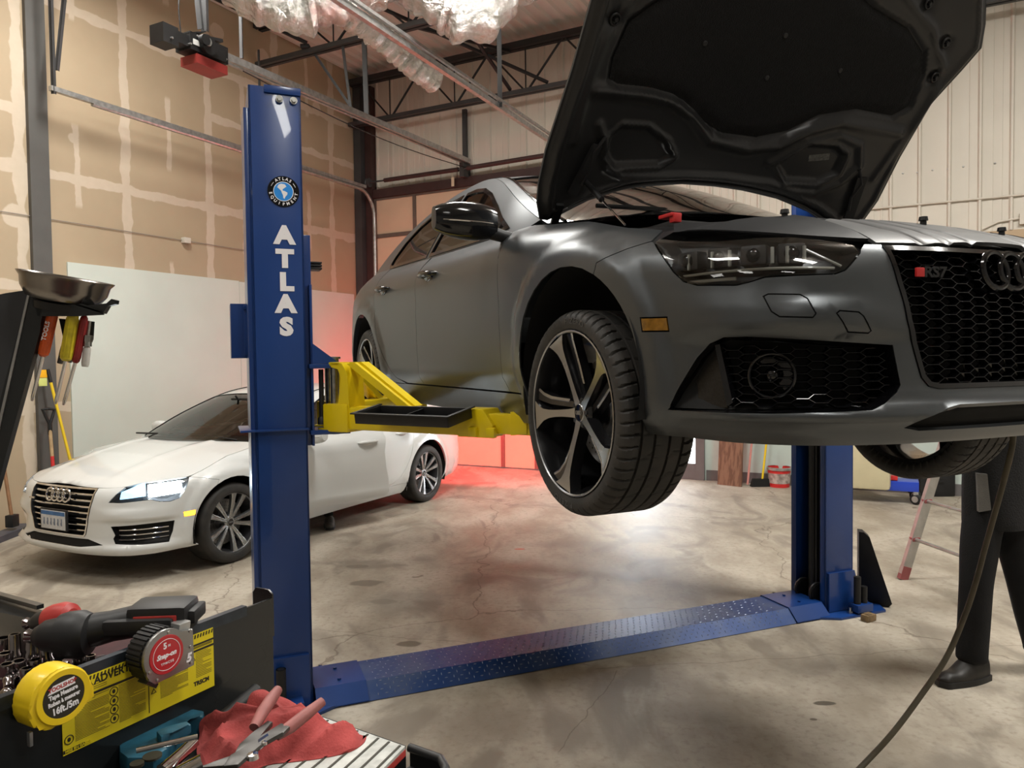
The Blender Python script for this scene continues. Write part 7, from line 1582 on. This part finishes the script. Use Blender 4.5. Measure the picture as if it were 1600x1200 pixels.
q0 = at_z(1452, 772, 0); m = MB(); m.box((0, 0, .13), (.42, .36, .26), .02); m.box((0, 0, .27), (.44, .38, .03), .01); m.box((0, -.19, .18), (.12, .02, .03), .005); o = m.build('storage_crate', M_PLAST); o.location = q0; tag(o, 'black storage crate on the floor behind the ladder', 'crate')
# rubber ramp leaning on the far column
P = [at_y(x, y, Y) for x, y, Y in ((1342, 938, 5.02), (1386, 951, 4.92), (1394, 944, 4.90), (1359, 840, 4.86), (1350, 832, 4.88), (1342, 831, 4.92))]
m = MB(); o0 = Vector(P[1]); m.M = Matrix.Translation(-o0); th2 = Vector((.03, .09, 0)); n = len(P)
m._add([tuple(p) for p in P]+[tuple(p+th2) for p in P], [tuple(range(n)), tuple(range(2*n-1, n-1, -1))]+[(i, n+i, n+(i+1) % n, (i+1) % n) for i in range(n)]); o = m.build('rubber_ramp', mat('black_rubber', (.018, .018, .019), .6, var=.4, vscale=8)); o.location = o0; tag(o, 'black rubber ramp slab leaning against the far blue column', 'ramp')
a = at_z(1357, 970, 0); m = MB(); m.box((0, 0, .022), (.085, .055, .044), .008, Euler((0, 0, .5))); m.box((.0, 0, .044), (.05, .04, .01), .004, Euler((0, 0, .5))); o = m.build('wood_block', mat('oiled_wood_block', (.24, .16, .08), .6, var=.5, vscale=25)); o.location = a; tag(o, 'small brown wooden block in front of the far lift base plate', 'block')
# aluminium ladder
f0 = Vector(at_z(1410, 905, 0)); ax = Vector((.12, -.99, 0)).normalized(); wd = .66; sx = Vector((.30, 0, 1)).normalized()
ld = thing('folding_ladder', 'aluminium telescopic ladder with red joints behind the person', 'ladder', f0); M_AL = mat('ladder_aluminium', (.50, .49, .47), .38, metal=.8, var=.2, vscale=12)
top_z = 1.62; Lh = top_z/sx.z
for side_, lx in ((0, 0), (wd, 0)):
    b0 = ax*side_
    m = MB(); m.bar(b0+sx*.04, b0+sx*Lh, .068, .034, up=tuple(ax)); m.build('stile', M_AL, ld)
    m = MB(); m.bar(b0+Vector((0, 0, .0)), b0+sx*.10, .066, .040, up=tuple(ax)); m.build('red_foot', mat('dull_red_plastic', (.32, .09, .09), .5, var=.2), ld)
    sx2 = Vector((-.30, 0, 1)).normalized(); b1 = b0+Vector((2*Lh*sx.x, 0, 0)); m = MB(); m.bar(b1+sx2*.04, b1+sx2*Lh, .05, .028, up=tuple(ax)); m.build('stile', M_AL, ld)
    m = MB(); c = b0+sx*Lh; m.cyl(c-ax*.025, c+ax*.025, .05, n=20); m.build('hinge', M_STEEL, ld)
for k in range(5):
    z = .30+.285*k; p = sx*(z/sx.z)
    m = MB(); m.cyl(p, p+ax*wd, .013, n=12); m.build('rung', M_AL, ld)
    for e in (0, wd): m = MB(); m.box(p+ax*e, (.07, .042, .035), .01); m.build('red_joint', MATS['dull_red_plastic'], ld)
    sx2 = Vector((-.30, 0, 1)).normalized(); p2 = Vector((2*Lh*sx.x, 0, 0))+sx2*(z/sx2.z); m = MB(); m.cyl(p2, p2+ax*wd, .013, n=12); m.build('rung', M_AL, ld)
# air hose: hangs in front of the person and trails on the floor
hp = [(1584, 672, 2.96), (1580, 705, 2.96), (1566, 760, 2.98), (1552, 810, 3.0), (1538, 860, 3.02), (1526, 905, 3.02), (1508, 960, 3.02), (1480, 1025, 3.0), (1440, 1085, 2.97), (1395, 1145, 2.93), (1348, 1196, 2.90)]
P = [at_y(*q) for q in hp];  P[-1].z = max(P[-1].z, .012); P += [Vector((P[-1].x-.25, P[-1].y-.20, .012)), Vector((P[-1].x-.9, P[-1].y-.9, .012))]
Q = []
for i in range(len(P)-1):
    p0_, p1_, p2_, p3_ = P[max(i-1, 0)], P[i], P[i+1], P[min(i+2, len(P)-1)]
    for k in range(6): t = k/6; Q.append(.5*((2*p1_)+(p2_-p0_)*t+(2*p0_-5*p1_+4*p2_-p3_)*t*t+(3*p1_-p0_-3*p2_+p3_)*t**3))
Q.append(P[-1]); Q = [Vector((q.x, q.y, max(q.z, .011))) for q in Q]
m = MB(); m.tube(Q, .0115, 10); o = m.build('air_hose', mat('grimy_olive_hose', (.10, .085, .055), .6, var=.35, vscale=10)); tag(o, 'olive brown air hose hanging from under the car past the person to the floor', 'hose')
# oil drip pool and rag litter on the floor
q = at_z(640, 1007, .001)
# ------------------------------------------------------------------ people
def skin(name, verts, edges, radii, mt_, parent, sub=2, root_i=0):
    me = bpy.data.meshes.new(name); me.from_pydata(verts, edges, []); me.materials.append(mt_); o = bpy.data.objects.new(name, me); C.objects.link(o)
    if parent: o.parent = parent
    md = o.modifiers.new('skin', 'SKIN'); md.use_smooth_shade = True
    for i, r in enumerate(radii):
        v = me.skin_vertices[0].data[i]; v.radius = r if isinstance(r, tuple) else (r, r); v.use_root = (i == root_i)
    sb = o.modifiers.new('sub', 'SUBSURF'); sb.levels = sb.render_levels = sub
    return o
M_CLOTH = mat('black_work_trousers', (.006, .006, .007), .9, var=.4, vscale=9, bump=.15, bscale=120)
M_JKT = mat('black_jacket', (.008, .008, .009), .85, var=.3, vscale=9, bump=.3, bscale=120)
M_GREYC = mat('grey_hoodie', (.17, .165, .155), .9, var=.15, bump=.3, bscale=160)
M_SKIN = mat('skin', (.48, .28, .19), .5, var=.08)
M_SHOE = mat('worn_black_leather', (.020, .017, .014), .5, var=.5, vscale=18)
FT = Vector(at_z(1518, 1062, 0)); face = Vector((-.80, -.60, 0)).normalized(); lt = Vector((-face.y, face.x, 0))     # faces left and towards the camera
pr = thing('person', 'person in black trousers and jacket standing behind the raised car, right edge', 'person', FT)
# right foot is the one in view; the other stands to the right, past the edge of the photo
hipc = lt*-.0
rf = Vector((0, 0, 0)); lf_ = Vector((.42, .10, 0)); hc = Vector((.17, .08, .91))
def leg_pts(f, hx): 
    hip = hc+hx; knee = Vector(((f.x+hip.x)/2-.02, (f.y+hip.y)/2-.02, .50)); return hip, knee
hR, kR = leg_pts(rf, Vector((-.085, -.03, -.02))); hL, kL = leg_pts(lf_, Vector((.085, .04, -.02)))
V = [hc, hR, kR.lerp(hR, .5), kR, kR.lerp(rf+Vector((0, 0, .1)), .5), rf+Vector((0, 0, .13)), rf+Vector((0, 0, .085)), hL, kL.lerp(hL, .5), kL, kL.lerp(lf_+Vector((0, 0, .1)), .5), lf_+Vector((0, 0, .13)), lf_+Vector((0, 0, .085)), hc+Vector((0, 0, .12))]
skin('trousers', [tuple(v) for v in V], [(0, 1), (1, 2), (2, 3), (3, 4), (4, 5), (5, 6), (0, 7), (7, 8), (8, 9), (9, 10), (10, 11), (11, 12), (0, 13)], [(.13, .12), .105, .098, .082, .080, .078, .080, .105, .098, .082, .080, .078, .080, (.10, .08)], M_CLOTH, pr)
# torso, arms, neck
ch = hc+Vector((0, 0, .42)); nk = hc+Vector((0, 0, .60))
shR = nk+Vector((-.17, -.06, -.06)); shL = nk+Vector((.17, .06, -.06)); elR = shR+Vector((-.06, -.05, -.27)); wrR = elR+face*.10+lt*.0+Vector((.12, 0, .22)); elL = shL+Vector((.06, .02, -.28)); wrL = elL+face*.14+Vector((0, 0, .20))
m = MB(); TS = [(-.13, .178, .140), (-.10, .180, .142), (.05, .176, .138), (.22, .172, .130), (.40, .190, .130), (.50, .185, .115), (.56, .13, .09), (.60, .075, .07), (.63, .062, .06)]; wx = Vector((.95, .31, 0)).normalized(); wy = Vector((-wx.y, wx.x, 0))
def torso(a, b):
    k = b*(len(TS)-1); i = min(int(k), len(TS)-2); f = k-i; z, rx, ry = [TS[i][q]+(TS[i+1][q]-TS[i][q])*f for q in range(3)]; t = 2*math.pi*a; fo = 1+.025*math.sin(t*5+z*9)*(1 if z < .3 else .3)
    return tuple(hc+wx*(rx*fo*math.cos(t))+wy*(ry*fo*math.sin(t))+Vector((0, 0, z)))
m.grid(torso, 40, 32); m._add([torso(k/40, 0) for k in range(40)], [tuple(range(39, -1, -1))]); jk = m.build('jacket', M_JKT, pr, ang=80)
for A_, B_, C_ in ((shR, elR, wrR), (shL, elL, wrL)):
    V = [A_.lerp(ch, .35), A_, A_.lerp(B_, .5), B_, B_.lerp(C_, .5), C_]
    skin('sleeve', [tuple(v) for v in V], [(i, i+1) for i in range(5)], [.07, .072, .062, .056, .05, .042], M_JKT, pr)
m = MB(); m._add([tuple(hc+Vector(q)) for q in ((-.165, -.10, .16), (-.13, -.13, .16), (-.115, -.14, -.02), (-.16, -.115, -.035), (-.15, -.06, .16), (-.12, -.09, .16), (-.10, -.10, -.02), (-.15, -.075, -.035))], [(0, 1, 2, 3), (7, 6, 5, 4), (0, 4, 5, 1), (1, 5, 6, 2), (2, 6, 7, 3), (3, 7, 4, 0)]); m.build('grey_hem', M_GREYC, pr)
# head with face
hd = nk+Vector((0, 0, .17)); m = MB(); Rf = Matrix.Rotation(math.atan2(face.y, face.x), 3, 'Z')
def hp_(x, y, z): return hd+Rf @ Vector((x, y, z))
def headfn(a, b):
    th_a = 2*math.pi*a; ph = math.pi*b; z = .118*math.cos(ph); r = .078*math.sin(ph)**.8; f = math.cos(th_a); x = r*f*(1.18 if f > 0 else 1.15); y = r*math.sin(th_a)*.93
    if z < -.03: x += .012*(1 if f > 0 else 0)*sstep(-.03, -.1, z)*f; y *= 1-.25*sstep(-.02, -.11, z)
    if f > .85 and -.03 < z < .03: x += .018*((f-.85)/.15)*(1-abs(z+.005)/.035)      # nose
    if f > .6 and .02 < z < .045: x -= .006
    return tuple(hp_(x, y, z))
m.grid(headfn, 40, 32); m.cyl(nk-Vector((0, 0, .03)), hd-Vector((0, 0, .06)), .055, .052, 20)
for s in (1, -1): m.ball(hp_(-.005, .075*s, -.005), (.018, .010, .030), 12); m.ball(hp_(.081, .031*s, .018), (.010, .013, .009), 12, mi=1)
m.ball(hp_(.088, 0, -.050), (.010, .024, .006), 12, mi=2); m.build('head', [M_SKIN, M_LET, mat('lips', (.34, .13, .11), .5, var=.05)], pr, ang=80)
m = MB(); m.ball(hd+Vector((0, 0, .02))+Rf @ Vector((-.012, 0, 0)), (.10, .084, .108), 24); m.build('hair', mat('dark_hair', (.02, .014, .01), .7, var=.4, vscale=60), pr)
for nm, wr_, dr_ in (('hand', wrR, (wrR-elR).normalized()), ('hand', wrL, (wrL-elL).normalized())):
    sd = dr_.cross(Vector((0, 0, 1))).normalized(); nn_ = sd.cross(dr_); V = [wr_, wr_+dr_*.05, wr_+dr_*.09]; E = [(0, 1), (1, 2)]; Rr = [(.028, .022), (.038, .018), (.040, .016)]
    for k, (ofs, L_) in enumerate(((-.030, .062), (-.010, .075), (.010, .070), (.030, .055))):
        b_ = len(V); V += [wr_+dr_*.095+sd*ofs, wr_+dr_*(.095+L_*.5)+sd*ofs*1.05-nn_*.008, wr_+dr_*(.095+L_*.8)+sd*ofs*1.05-nn_*.026, wr_+dr_*(.095+L_*.95)+sd*ofs-nn_*.042]; E += [(2, b_), (b_, b_+1), (b_+1, b_+2), (b_+2, b_+3)]; Rr += [.010, .009, .0085, .0075]
    b_ = len(V); V += [wr_+dr_*.035-sd*.035, wr_+dr_*.065-sd*.055-nn_*.01, wr_+dr_*.09-sd*.058-nn_*.02]; E += [(1, b_), (b_, b_+1), (b_+1, b_+2)]; Rr += [.013, .011, .009]
    skin(nm, [tuple(v) for v in V], E, Rr, M_SKIN, pr, 1)
def shoe(f, dirv, par, mt_=None, sc=1.0, nm='shoe'):
    sd = Vector((-dirv.y, dirv.x, 0)); m = MB()
    def fn(a, b):
        t = a; x = -.085+.285*t; w = (.036+.016*math.sin(math.pi*min(t*1.15, 1)))*(1 if t < .9 else math.sqrt(max(1-((t-.9)/.1)**2, 0))) ; h = (.098-.02*t) if t < .34 else .095-.055*sstep(.34, .72, t)-.022*sstep(.85, 1, t)
        if t < .06: w *= math.sqrt(max(1-((.06-t)/.06)**2, .0))+.02
        th_ = math.pi*b; y = w*math.cos(th_)*(1.0); z = .022+h*math.sin(th_)**.7*(1 if True else 0)
        return tuple(f+(dirv*x+sd*y)*sc+Vector((0, 0, z*sc)))
    m.grid(fn, 26, 16, 0)
    def sole(a, b): t = a; w = (.041+.016*math.sin(math.pi*min(t*1.15, 1)))*(1 if t < .9 else math.sqrt(max(1-((t-.9)/.1)**2, 0)))*(1 if t > .06 else math.sqrt(max(1-((.06-t)/.06)**2, 0))+.02); x = -.09+.295*t; return (x, w*(2*b-1))
    top_ = [sole(a, 1) for a in np.linspace(0, 1, 22)]+[sole(a, 0) for a in np.linspace(1, 0, 22)]; n = len(top_)
    vs = [tuple(f+(dirv*x+sd*y)*sc+Vector((0, 0, z))) for z in (.0, .026*sc) for x, y in top_]; m._add(vs, [tuple(range(n-1, -1, -1)), tuple(range(n, 2*n))]+[(i, (i+1) % n, n+(i+1) % n, n+i) for i in range(n)], 1)
    return m.build(nm, [mt_ or M_SHOE, M_PLAST], par, ang=60)
shoe(rf, Vector((-.93, -.36, 0)).normalized(), pr, None, 1.12); shoe(lf_, Vector((-.60, -.8, 0)).normalized(), pr)
# the driver whose foot shows under the open door of the white car
f2 = Vector(at_z(515, 822, 0)); dv = thing('person', 'person behind the open door of the white car, only a dark shoe shows', 'person', f2)
tow = Vector((-.884, .467, 0)); s_ = 1
shoe(Vector((0, 0, 0)), Vector((.25, -.97, 0)).normalized(), dv, mat('grey_dirty_shoe', (.10, .095, .085), .7, var=.4, vscale=20))
sit = tow*.52+Vector((0, 0, .50)); kn = tow*.10+Vector((0, 0, .50)); 
V = [sit, sit.lerp(kn, .5), kn, kn.lerp(Vector((0, 0, .1)), .5), Vector((0, 0, .085)), sit+Vector((0, 0, .08))]
skin('trousers', [tuple(v) for v in V], [(0, 1), (1, 2), (2, 3), (3, 4), (0, 5)], [.11, .085, .068, .06, .05, .14], M_CLOTH, dv)
V = [sit+Vector((0, 0, .12)), sit+Vector((0, 0, .32)), sit+Vector((0, 0, .50)), sit+Vector((0, 0, .56))]
skin('jacket', [tuple(v) for v in V], [(0, 1), (1, 2), (2, 3)], [(.15, .12), (.17, .12), (.09, .08), .05], M_JKT, dv)
m = MB(); m.ball(sit+Vector((0, 0, .70)), (.08, .08, .11), 20); m.ball(sit+Vector((.02, -.085, .69)), (.012, .016, .016), 10); m.build('head', M_SKIN, dv)
